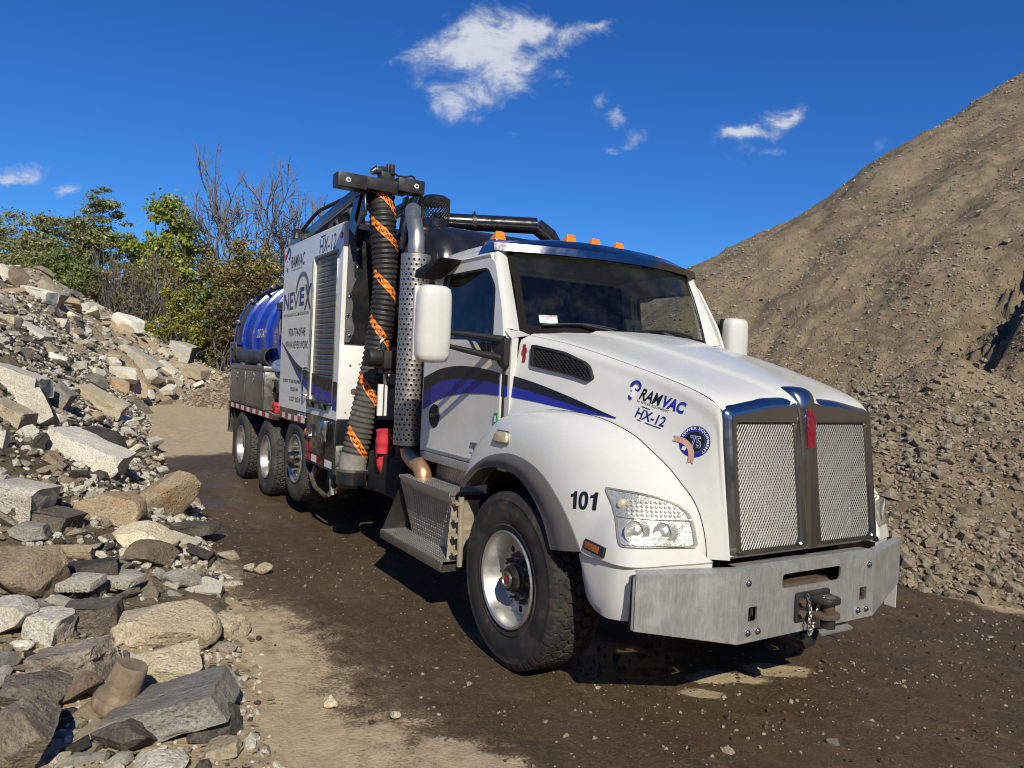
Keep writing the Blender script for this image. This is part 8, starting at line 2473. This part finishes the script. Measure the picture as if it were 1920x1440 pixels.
    (-15.29, -4.04, 2.03, 0.17, 'or', 'tiny ochre chunk left of the tan slanting stone'), (-13.08, -3.44, 1.29, 0.16, 'ta', 'tiny tan chunk left of the rounded grey stone'),
    (-3.27, -3.35, 0.3, 0.17, 'la', 'middling grey brown chunk below the orange brown mottled boulder'), (-30.28, 2.6, 0.2, 0.35, 'la', 'tiny grey brown chunk some way right of the square tan slab'),
    (-11.82, -4.55, 2.07, 0.14, 'co', 'tiny pale concrete chunk above the brown squared stone'), (-13.14, -4.51, 2.21, 0.15, 'co', 'tiny pale concrete chunk some way below the white angular slab'),
    (-13.94, -3.46, 1.38, 0.19, 'la', 'tiny grey brown chunk below the white lump'), (-11.08, -3.73, 1.36, 0.18, 'ta', 'tiny tan chunk above the grey slab'),
    (-2.16, -2.94, 0.09, 0.1, 'cw', 'small white concrete chunk below the lone grey stone'), (-16.27, -1.86, 0.09, 0.26, 'or', 'small ochre chunk right of the small white stone'),
    (-2.01, -3.67, 0.24, 0.11, 'la', 'small grey brown chunk left of the black asphalt chunk'), (-27.24, -0.64, 0.6, 0.34, 'or', 'tiny ochre chunk left of the grey tan slab'),
    (-3.91, -3.52, 0.43, 0.1, 'cw', 'small white concrete chunk below the dark brown stone'), (-27.3, -2.8, 2.59, 0.42, 'cw', 'small white concrete chunk left of the flat tan slab'),
    (-22.86, -3.01, 1.8, 0.25, 'gr', 'tiny grey stone chunk above the white flat block'), (-27.77, -1.98, 2.04, 0.4, 'cw', 'small white concrete chunk below the flat tan slab'),
    (-28.41, -2.72, 2.88, 0.46, 'co', 'small pale concrete chunk some way left of the jumbled white lump'), (-0.67, -3.94, 0.17, 0.1, 'cw', 'middling white concrete chunk left of the dark brown clod of asphalt'),
    (-12.3, -3.71, 1.45, 0.16, 'co', 'tiny pale concrete chunk below the tan slanting stone'), (-3.07, -2.81, 0.11, 0.18, 'cw', 'middling white concrete chunk above the lone grey stone'),
    (-26.94, -2.59, 2.26, 0.36, 'gr', 'tiny grey stone chunk left of the jumbled white lump'), (-4.25, -3.56, 0.49, 0.1, 'co', 'small pale concrete chunk right of the long dark slab'),
    (-30.56, 1.89, 0.77, 0.35, 'cw', 'tiny white concrete chunk some way below the tall pale block'), (-2.15, -2.89, 0.07, 0.09, 'co', 'small pale concrete chunk below the lone grey stone'),
    (-5.56, -4.13, 0.96, 0.11, 'as', 'tiny dark asphalt lump above the narrow pale slab end'), (-12.8, -4.61, 2.2, 0.15, 'as', 'tiny dark asphalt lump below the tan squared stone'),
    (-33.67, -5.32, 5.21, 0.49, 'cw', 'small white concrete chunk above the dark brown lump'), (-11.35, -2.42, 0.33, 0.28, 'ta', 'small tan chunk above the small pale brick shaped block'),
    (-26.56, -2.89, 2.4, 0.35, 'co', 'tiny pale concrete chunk right of the white lump'), (-34.49, -2.76, 4.18, 0.47, 'as', 'tiny dark asphalt lump right of the long flagstone'),
    (-3.18, -3.48, 0.33, 0.09, 'co', 'small pale concrete chunk above the small mottled tan stone'), (-2.55, -3.2, 0.18, 0.08, 'la', 'tiny grey brown chunk right of the brown grey stone'),
    (-3.73, -3.53, 0.41, 0.16, 'cw', 'middling white concrete chunk right of the long dark slab'), (-30.34, 2.14, 0.48, 0.46, 'co', 'tiny pale concrete chunk some way below the tall pale block'),
    (-19.45, -3.22, 1.61, 0.22, 'co', 'tiny pale concrete chunk left of the white flat block'), (-26.71, -3.57, 3.12, 0.28, 'or', 'tiny ochre chunk right of the grey flagstone'),
    (-20.77, -3.47, 2.01, 0.23, 'gr', 'tiny grey stone chunk above the white lump'), (-14.3, -3.61, 1.54, 0.2, 'cw', 'tiny white concrete chunk below the tan slanting stone'),
    ]


# ------------------------------------------------------------------ rocks of the rubble bank, one by one
RM = dict(cw=M_CONCRETE_WHITE, co=M_CONCRETE, co2=M_CONCRETE, gr=M_GREYROCK, gs=M_GREYROCK, la=M_LAYER, la2=M_BROWN, ta=M_TAN, ta2=M_TAN, cr=M_CREAM, cr2=M_CREAM, cr3=M_CREAM,
          br=M_BROWN, br2=M_BROWN, br3=M_LAYER, or_=M_ORANGE, or2=M_ORANGE, as_=M_ASPHALT, as2=M_BROWNASPHALT)
VIEW_YAW = math.atan2(0.8526, 0.5204)          # the long sides lie roughly across the yard

PAVER = [(-2.01, -3.55, .26), (-2.18, -3.285, .215)]
SOCKET = (-.36, -3.44, .075)


def rock_shape(seed, kd, opt, dims, sub):
    kw = dict(facets=15, rough=.055, chip=.06, slab=0.0, dmin=.42, dmax=.74)
    if opt == 'slab': kw.update(slab=.80, facets=8, rough=.050, chip=.13, dmin=.66, dmax=.86)
    elif opt == 'flat': kw.update(slab=.55, facets=9, rough=.045, chip=.06, dmin=.6, dmax=.85)
    elif opt == 'round': kw.update(facets=9, dmin=.62, dmax=.88, rough=.045, chip=.03)
    elif opt == 'peak': kw.update(facets=12, dmin=.42, dmax=.7)
    elif opt == 'knob': kw.update(facets=7, rough=.10, chip=.10, dmin=.6)
    if kd in ('as', 'as2', 'br3', 'la'): kw['rough'] *= 1.6; kw['chip'] *= 1.5
    if kd == 'cw' and opt != 'slab': kw['rough'] *= 1.3
    V, F = stone(seed, sub, dims=(2, 2, 2), **kw)
    if opt == 'peak':
        t = np.clip((V[:, 2] + 1) / 2, 0, 1)
        V[:, :2] *= (1.12 - .55 * t[:, None] ** 1.3)
    ext = V.max(0) - V.min(0)
    V = (V - (V.max(0) + V.min(0)) / 2) / ext * np.array(dims)
    return V, F


def key(k): return {'or': 'or_', 'as': 'as_'}.get(k, k)


def build_rocks():
    for i, (nm, kd, lab, x, y, z, W, D, H, roll, yaw, opt) in enumerate(ROCKS):
        dist = math.hypot(x - 3.8, y + 3.7)
        px = W / dist * 750
        sub = 5 if px > 55 and dist < 9 else 4 if px > 22 else 3
        V, F = rock_shape(1000 + i * 7, kd, opt, (W * 1.17, D * 1.2, H * 1.16), sub)
        me = np_mesh(nm, V, F, [RM[key(kd)]], 28)
        if kd == 'co2':
            me.materials.append(M_ASPHALT)
            ny = np.zeros(len(me.polygons) * 3); me.polygons.foreach_get('normal', ny); ny = ny.reshape(-1, 3)
            me.polygons.foreach_set('material_index', (ny[:, 0] > .6).astype(np.int32))
        o = obj(nm, me, None, (x, y, z))
        o.rotation_euler = (Matrix.Rotation(VIEW_YAW, 4, 'Z') @ Matrix.Rotation(R_(roll), 4, 'Y') @ Matrix.Rotation(yaw - .25, 4, 'Z')).to_euler()
        tag(o, lab, 'block' if 'block' in nm else 'slab' if 'slab' in nm else 'boulder' if nm == 'boulder' else 'stone', 'single rocks in and before the rubble bank')
    # the many other blocks on the bank share a few shapes
    lib = {}
    rs = np.random.RandomState(77)
    for kd in ('co', 'cw', 'la', 'gr', 'as', 'ta', 'or'):
        lib[kd] = []
        for j in range(3):
            opt = ('slab', 'flat', '')[j]
            V, F = rock_shape(3000 + j * 31 + len(lib) * 101, kd, opt, (1.0, .62 + .12 * j, (.34, .26, .6)[j]), 3)
            lib[kd].append(np_mesh('rubble_block', V, F, [RM[key(kd)]], 28))
    KN = dict(co=('concrete_chunk', 'pale concrete chunk among the rubble of the bank'), cw=('white_concrete_chunk', 'whitish broken concrete chunk among the rubble of the bank'), la=('weathered_chunk', 'weathered grey brown chunk among the rubble of the bank'),
              gr=('grey_chunk', 'grey stone chunk among the rubble of the bank'), as_=('asphalt_lump', 'dark asphalt lump among the rubble of the bank'), ta=('tan_chunk', 'tan stone chunk among the rubble of the bank'), or_=('ochre_chunk', 'ochre stone chunk among the rubble of the bank'))
    for (x, y, z, W, kd, lab) in FILL:
        nm = KN[key(kd)][0]
        o = obj(nm, lib[kd][rs.randint(3)], None, (x, y, z))
        s_ = W * rs.uniform(.9, 1.15)
        o.scale = (s_, s_ * rs.uniform(.8, 1.2), s_ * rs.uniform(.8, 1.3))
        dn = .35 if x > -22 else .2
        o.rotation_euler = (rs.uniform(-.5, .5) + dn, rs.uniform(-.5, .5), rs.uniform(0, 6.28))
        tag(o, lab, 'rubble', '%ss on the bank' % nm.replace('_', ' '))
    # two broken pavers with a grooved edge
    for k, (P, lab) in enumerate((([(-.17, -.10), (.13, -.125), (.15, .07), (-.06, .13), (-.16, .06)], 'left of the two pale pavers with grooved edges, stained on top'),
                                  ([(-.14, -.085), (.10, -.14), (.15, .05), (.02, .115), (-.13, .08)], 'right of the two pale pavers with grooved edges, clean and pointed'))):
        m_ = MB(); m_.prism(P, 2, 0, .055)
        # flutes cut along the front edge
        A_, B_ = Vector((*P[0], 0)), Vector((*P[1], 0)); n = 9
        for t in range(n):
            c = A_.lerp(B_, (t + .5) / n); d = (B_ - A_).normalized()
            q = MB(); q.box((0, 0, 0), ((B_ - A_).length / n * .72, .012, .058), Matrix.Rotation(math.atan2(d.y, d.x), 3, 'Z')); q.v = [tuple(Vector(v) + c + Vector((0, 0, .029))) for v in q.v]; m_.add(q.v, q.f)
        o = m_.build('paver_slab', M_CONCRETE, None, 30, bevel=.003)
        u = PAVER[k]; o.location = u; o.rotation_euler = (R_(5), R_(-4 + 6 * k), VIEW_YAW + .05 - .1 * k)
        tag(o, lab, 'paver', 'broken pavers on the dirt')
    # rusty pipe socket standing in the rubble
    m_ = MB(); m_.lathe([(.001, .0), (.108, .0), (.114, .012), (.114, .050), (.106, .058), (.108, .066), (.104, .082), (.090, .090), (.086, .10), (.080, .225), (.074, .236), (.060, .232), (.001, .228)], (0, 0, 0), (0, 0, 1), 40)
    V = np.array(m_.v); V = V + .004 * fbm(V * 30, 3, .6, 5)[:, None] * np.array([1, 1, .6]); m_.v = [tuple(v) for v in V]
    o = m_.build('pipe_socket', M_RUST, None, 50, fix=False); o.location = SOCKET; o.rotation_euler = (Matrix.Rotation(VIEW_YAW, 4, 'Z') @ Matrix.Rotation(R_(20), 4, 'Y') @ Matrix.Rotation(R_(-6), 4, 'X')).to_euler(); o.scale = (1.0, 1.0, 1.0)
    tag(o, 'rusty brown pipe socket standing tilted between the brown wedge and the big grey slab', 'pipe')


build_rocks()
# ------------------------------------------------------------------ the wood beyond the yard
# kind, label, x, y, top, crown foot, crown radius, style, leaves
TREES = [
    ('locust_tree', 'wide dark green locust tree at the left edge behind the rubble bank', -56.02, -5.75, 10.97, 3.75, 3.57, 'locust', 8500),
    ('locust_tree', 'dark green locust tree left of the tall feathery one', -50.04, -3.62, 10.67, 3.71, 2.71, 'locust', 8000),
    ('locust_tree', 'tall airy locust tree with a feathery top, left of the bright maple', -52.09, -1.23, 12.7, 5.35, 2.01, 'airy', 6500),
    ('maple_tree', 'bright yellow green maple standing clear against the sky', -51.01, 2.48, 12.69, 3.84, 2.5, 'maple', 7500),
    ('bare_tree', 'tall bare tree with forked grey trunks against the sky', -50.14, 7.73, 15.4, 9.01, 3.44, 'bare', 0),
    ('bare_tree', 'smaller bare tree showing just behind the hose boom', -49.77, 12.18, 13.67, 9.5, 2.31, 'bare2', 0),
    ('ivy_tree', 'olive ivy covered tree below the tall bare tree', -44.14, 6.04, 9.48, 2.91, 2.46, 'ivy', 7000),
    ('ivy_tree', 'olive leafy tree right of the bright maple, half bare', -49.43, 5.07, 8.98, 2.9, 1.96, 'ivy', 4500),
    ('bare_shrub', 'grey brown leafless thicket in front of the tall airy locust', -44.85, -0.88, 7.42, 2.5, 2.0, 'twig', 900),
    ('bare_shrub', 'grey brown leafless thicket under the bright maple', -44.75, 1.2, 7.66, 2.63, 2.04, 'twig', 1300),
    ('leafy_bush', 'yellow green bush at the end of the rubble bank', -39.82, 1.6, 5.6, 1.18, 1.43, 'bush_y', 5500),
    ('leafy_bush', 'mid green bush right of the yellow green bush', -39.77, 3.61, 6.09, 1.26, 1.61, 'bush_g', 5200),
    ('leafy_bush', 'orange brown bush beside the blue tank', -36.63, 4.91, 6.67, 1.38, 1.81, 'bush_o', 5600),
    ('leafy_bush', 'low orange bush at the foot of the trees beside the tank', -34.6, 3.42, 3.39, 1.49, 0.91, 'bush_o', 1500),
    ('leafy_bush', 'dark green bush behind the crest of the rubble bank', -45.2, -3.38, 7.46, 3.26, 2.85, 'bush_d', 6000),
    ('leafy_bush', 'dark green bush at the left edge behind the crest', -49.33, -6.31, 7.57, 3.17, 2.67, 'bush_d', 5000),
    ('leafy_bush', 'small yellow bush deep in the thicket', -46.73, -0.12, 6.43, 3.85, 0.8, 'bush_y', 900),
    ('locust_tree', 'dark green locust tree out to the left behind the bank', -61.32, -10.58, 11.0, 3.57, 3.71, 'locust', 3000),
    ('locust_tree', 'green locust tree far out to the left of the bank', -66.53, -19.13, 10.54, 3.11, 4.09, 'locust', 2200),
    ('locust_tree', 'tall green locust tree farthest out to the left of the bank', -69.78, -28.28, 10.4, 2.54, 4.29, 'locust', 2200),
    ('ivy_tree', 'olive tree standing behind the truck body', -46.82, 13.18, 11.16, 3.36, 3.16, 'ivy', 2600),
    ('ivy_tree', 'olive tree far behind the cab', -48.14, 22.55, 11.81, 3.93, 3.52, 'ivy', 2200),
]


def leaf_mat(name, cols, trans=0.35):
    m = bpy.data.materials.new(name); m.use_nodes = True
    g = NT(m.node_tree); g.n.clear()
    P = g.new('ShaderNodeTexCoord').outputs['Object']
    n = g.noise(P, 0.9, 3.0, 0.6); n2 = g.noise(P, 7.0, 2.0, 0.6)
    f = g.math('ADD', g.math('MULTIPLY', n, 0.55), g.math('MULTIPLY', n2, 0.45))
    k = len(cols)
    col = g.ramp(f, [(0.30 + 0.40 * i / (k - 1), c) for i, c in enumerate(cols)])
    df = g.new('ShaderNodeBsdfDiffuse'); tr = g.new('ShaderNodeBsdfTranslucent'); gl = g.new('ShaderNodeBsdfGlossy'); gl.inputs['Roughness'].default_value = .45
    g.l.new(col, df.inputs[0]); g.l.new(g.mix(1.0, col, (1.0, 1.0, .55), 'MULTIPLY'), tr.inputs[0])
    a = g.new('ShaderNodeMixShader'); a.inputs[0].default_value = trans; g.l.new(df.outputs[0], a.inputs[1]); g.l.new(tr.outputs[0], a.inputs[2])
    b = g.new('ShaderNodeMixShader'); b.inputs[0].default_value = .04; g.l.new(a.outputs[0], b.inputs[1]); g.l.new(gl.outputs[0], b.inputs[2])
    o = g.new('ShaderNodeOutputMaterial'); g.l.new(b.outputs[0], o.inputs[0])
    return m


M_BARK = mat('grey bark', (0.15, 0.13, 0.11), .95, 0, .3, 6, bump=.5, bscale=20, bdist=.02)
M_TWIG = mat('grey brown twigs', (0.17, 0.158, 0.148), .95, 0, .25, 3)
LEAF = dict(locust=leaf_mat('locust leaves', [(0.168, 0.178, 0.069), (0.276, 0.282, 0.109), (0.443, 0.428, 0.173)]),
            airy=leaf_mat('feathery locust leaves', [(0.166, 0.179, 0.073), (0.263, 0.268, 0.114), (0.403, 0.380, 0.162)]),
            maple=leaf_mat('maple leaves', [(0.153, 0.192, 0.039), (0.305, 0.344, 0.057), (0.610, 0.560, 0.089)]),
            ivy=leaf_mat('olive leaves', [(0.155, 0.144, 0.051), (0.292, 0.255, 0.090), (0.514, 0.381, 0.126)]),
            bush_y=leaf_mat('yellow green leaves', [(0.170, 0.179, 0.029), (0.320, 0.311, 0.046), (0.528, 0.452, 0.056)]),
            bush_g=leaf_mat('green leaves', [(0.105, 0.135, 0.034), (0.199, 0.233, 0.055), (0.345, 0.343, 0.073)]),
            bush_o=leaf_mat('autumn leaves', [(0.085, 0.085, 0.032), (0.13, 0.10, 0.036), (0.19, 0.125, 0.042), (0.25, 0.15, 0.05)]),
            bush_d=leaf_mat('dark leaves', [(0.114, 0.150, 0.044), (0.197, 0.234, 0.076), (0.326, 0.340, 0.112)]),
            twig=leaf_mat('dry leaves', [(0.151, 0.133, 0.056), (0.246, 0.189, 0.075), (0.339, 0.246, 0.094)]))


def limbs(rs, top, foot, rad, style):
    """branch skeleton: list of (points, radius at start, radius at end); also the tip points"""
    out, tips = [], []
    h = top
    def grow(p, d, length, r, depth, maxd, wander, spread, kids):
        n = 5; pts = [p.copy()]; q = p.copy(); dd = d.copy()
        for i in range(n):
            dd = dd + rs.normal(size=3) * wander; dd[2] += .04 if not style.startswith('bare') else .015; dd /= np.linalg.norm(dd)
            q = q + dd * length / n; pts.append(q.copy())
        out.append((pts, r, r * .68))
        if depth >= maxd:
            tips.append(q.copy()); return
        for k in range(kids[depth]):
            t = rs.uniform(.35, 1.0) if k else 1.0
            b = np.array(pts[min(n, int(t * n + .5))])
            nd = dd + rs.normal(size=3) * spread
            nd[2] = nd[2] * .7 + .30 if style.startswith('bare') else abs(nd[2]) * .7 + .12
            nd /= np.linalg.norm(nd)
            grow(b, nd, length * rs.uniform(.6, .85), r * (.66 if style.startswith('bare') else .56), depth + 1, maxd, wander, spread, kids)
    P = np.zeros(3)
    if style in ('bare', 'bare2'):
        for s in ((-.10, .0), (.12, .1)):
            d = np.array([s[0], s[1], 1.0]); d /= np.linalg.norm(d)
            grow(P.copy(), d, h * .40, .18, 0, 5, .12, .60, (3, 4, 3, 3, 5))
    elif style == 'twig':
        for k in range(20):
            a = rs.uniform(0, 6.28); d = np.array([math.cos(a) * .35, math.sin(a) * .35, 1.0]); d /= np.linalg.norm(d)
            grow(np.array([math.cos(a), math.sin(a), 0]) * rad * rs.uniform(.1, .8), d, h * rs.uniform(.4, .62), .045, 0, 3, .10, .42, (3, 3, 3))
    elif style.startswith('bush'):
        for k in range(7):
            a = rs.uniform(0, 6.28); d = np.array([math.cos(a) * .5, math.sin(a) * .5, 1.0]); d /= np.linalg.norm(d)
            grow(P.copy(), d, h * .5, .05, 0, 2, .1, .5, (3, 2))
    else:
        grow(P.copy(), np.array([rs.normal() * .05, rs.normal() * .05, 1.0]), h * .5, .22, 0, 3, .05, .62, (5, 4, 3))
    return out, tips


def make_tree(i, nm, lab, x, y, top, foot, rad, style, n):
    rs = np.random.RandomState(500 + i * 13)
    g0 = max(0.0, float(np.maximum(rubble_base(np.array([x]), np.array([y])), 0)[0]) * .6)
    root = empty(nm, (x, y, 0), lab, 'bush' if 'bush' in nm or 'shrub' in nm else 'tree', 'trees and bushes beyond the yard')
    br, tips = limbs(rs, top, foot, rad, style)
    # fit the branch frame to the wanted height and width
    A = np.concatenate([np.array(b[0]) for b in br])
    k = top * (1.0 if style in ('bare', 'bare2', 'twig') else .80) / np.percentile(A[:, 2], 99.3); w = rad / max(1e-3, np.percentile(np.abs(A[:, :2]), 97))
    w = min(w, 2.2)
    if style.startswith('bare'): w = max(w, .6 * k)
    m_ = MB(); fine = MB()
    for pts, r0, r1 in br:
        Q = [(p[0] * w, p[1] * w, p[2] * k) for p in pts]
        (m_ if r0 > .03 else fine).tube(Q, list(np.linspace(r0, max(r1, .014), len(Q))), 6 if r0 > .05 else 4, caps=False)
    m_.v = [(a, b, min(c, top * 1.03)) for a, b, c in m_.v]; fine.v = [(a, b, min(c, top * 1.03)) for a, b, c in fine.v]
    tr = m_.build('trunk', M_BARK, root, 60, fix=False)
    if fine.v:
        o = fine.build('twigs', M_TWIG, root, None, fix=False); o['kind'] = 'stuff'
    tips = np.array([(p[0] * w, p[1] * w, min(p[2] * k, top)) for p in tips]) if len(tips) else np.zeros((0, 3))
    if n:
        # leaf clumps sit round limb ends and fill an uneven crown
        nc = {'airy': 85, 'maple': 75, 'locust': 95, 'ivy': 75}.get(style, 55)
        hc, hr = (top + foot) / 2, (top - foot) / 2
        cl = []
        while len(cl) < nc:
            p = rs.uniform(-1, 1, 3)
            d = np.linalg.norm(p)
            if d > 1 or d < (.35 if style not in ('airy', 'twig') else .2): continue
            tp = 1.0 - .35 * max(0, p[2]) if style != 'maple' else 1.0 - .45 * max(0, p[2] - .1)
            cl.append((p[0] * rad * tp, p[1] * rad * tp, hc + p[2] * hr))
        cl = np.array(cl)
        if len(tips):
            pick = tips[rs.randint(0, len(tips), nc // 2)]
            pick = pick[(pick[:, 2] > foot) & (pick[:, 2] < top * .93)]
            cl = np.concatenate([cl, pick])
        cs = rs.uniform(.55, 1.25, len(cl)) * rad * {'airy': .26, 'twig': .3, 'maple': .27}.get(style, .27)
        wt = cs ** 2; wt /= wt.sum()
        n = int(n * 2.6)
        which = rs.choice(len(cl), n, p=wt)
        off = rs.normal(size=(n, 3)); off /= np.linalg.norm(off, axis=1)[:, None]; off *= np.abs(rs.normal(size=(n, 1))) * .55 + .12
        flat = np.array([1, 1, .45 if style in ('airy', 'locust') else .75])
        c = cl[which] + off * cs[which][:, None] * flat
        c[:, 2] = np.maximum(c[:, 2], .15)
        s = rs.uniform(.6, 1.3, n) * {'airy': .09, 'maple': .125, 'locust': .10, 'ivy': .10, 'twig': .08}.get(style, .085)
        # two-triangle leaves (a bent pair) facing mostly out and up
        nv = off * .6 + rs.normal(size=(n, 3)) * .55 + np.array([0, 0, .35]); nv /= np.linalg.norm(nv, axis=1)[:, None]
        u = np.cross(nv, rs.normal(size=(n, 3))); u /= np.linalg.norm(u, axis=1)[:, None]; v = np.cross(nv, u)
        asp = .55 if style != 'maple' else .9
        V = np.stack([c - u * s[:, None], c - v * s[:, None] * asp + nv * s[:, None] * .2, c + u * s[:, None], c + v * s[:, None] * asp + nv * s[:, None] * .2], 1).reshape(-1, 3)
        F = np.arange(n * 4).reshape(-1, 4)
        o = obj('crown', np_mesh('crown', V, F, [LEAF[style]], None), root)
        o['kind'] = 'stuff'
    return root


def build_wood():
    for i, t in enumerate(TREES):
        make_tree(i, *t)
    # dim undergrowth closing the view between the trunks
    rs = np.random.RandomState(9); n = 26000
    t = rs.uniform(0, 1, n)
    x = -62 + 26 * t + rs.normal(size=n) * 1.5; y = -22 + 46 * t + rs.normal(size=n) * 1.5
    hmax = 5.6 + 2.2 * fbm(xyz(t * 40, t * 0, .35), 3, .5, 7)
    z = hmax * rs.uniform(0, 1, n) ** .8
    c = np.stack([x, y, z], -1); s = rs.uniform(.09, .18, n)
    nv = rs.normal(size=(n, 3)); nv /= np.linalg.norm(nv, axis=1)[:, None]
    u = np.cross(nv, rs.normal(size=(n, 3))); u /= np.linalg.norm(u, axis=1)[:, None]; v = np.cross(nv, u)
    V = np.stack([c - u * s[:, None], c - v * s[:, None] * .6, c + u * s[:, None], c + v * s[:, None] * .6], 1).reshape(-1, 3)
    tag(obj('undergrowth', np_mesh('undergrowth', V, np.arange(n * 4).reshape(-1, 4), [LEAF['ivy']], None)), kind='stuff')


build_wood()
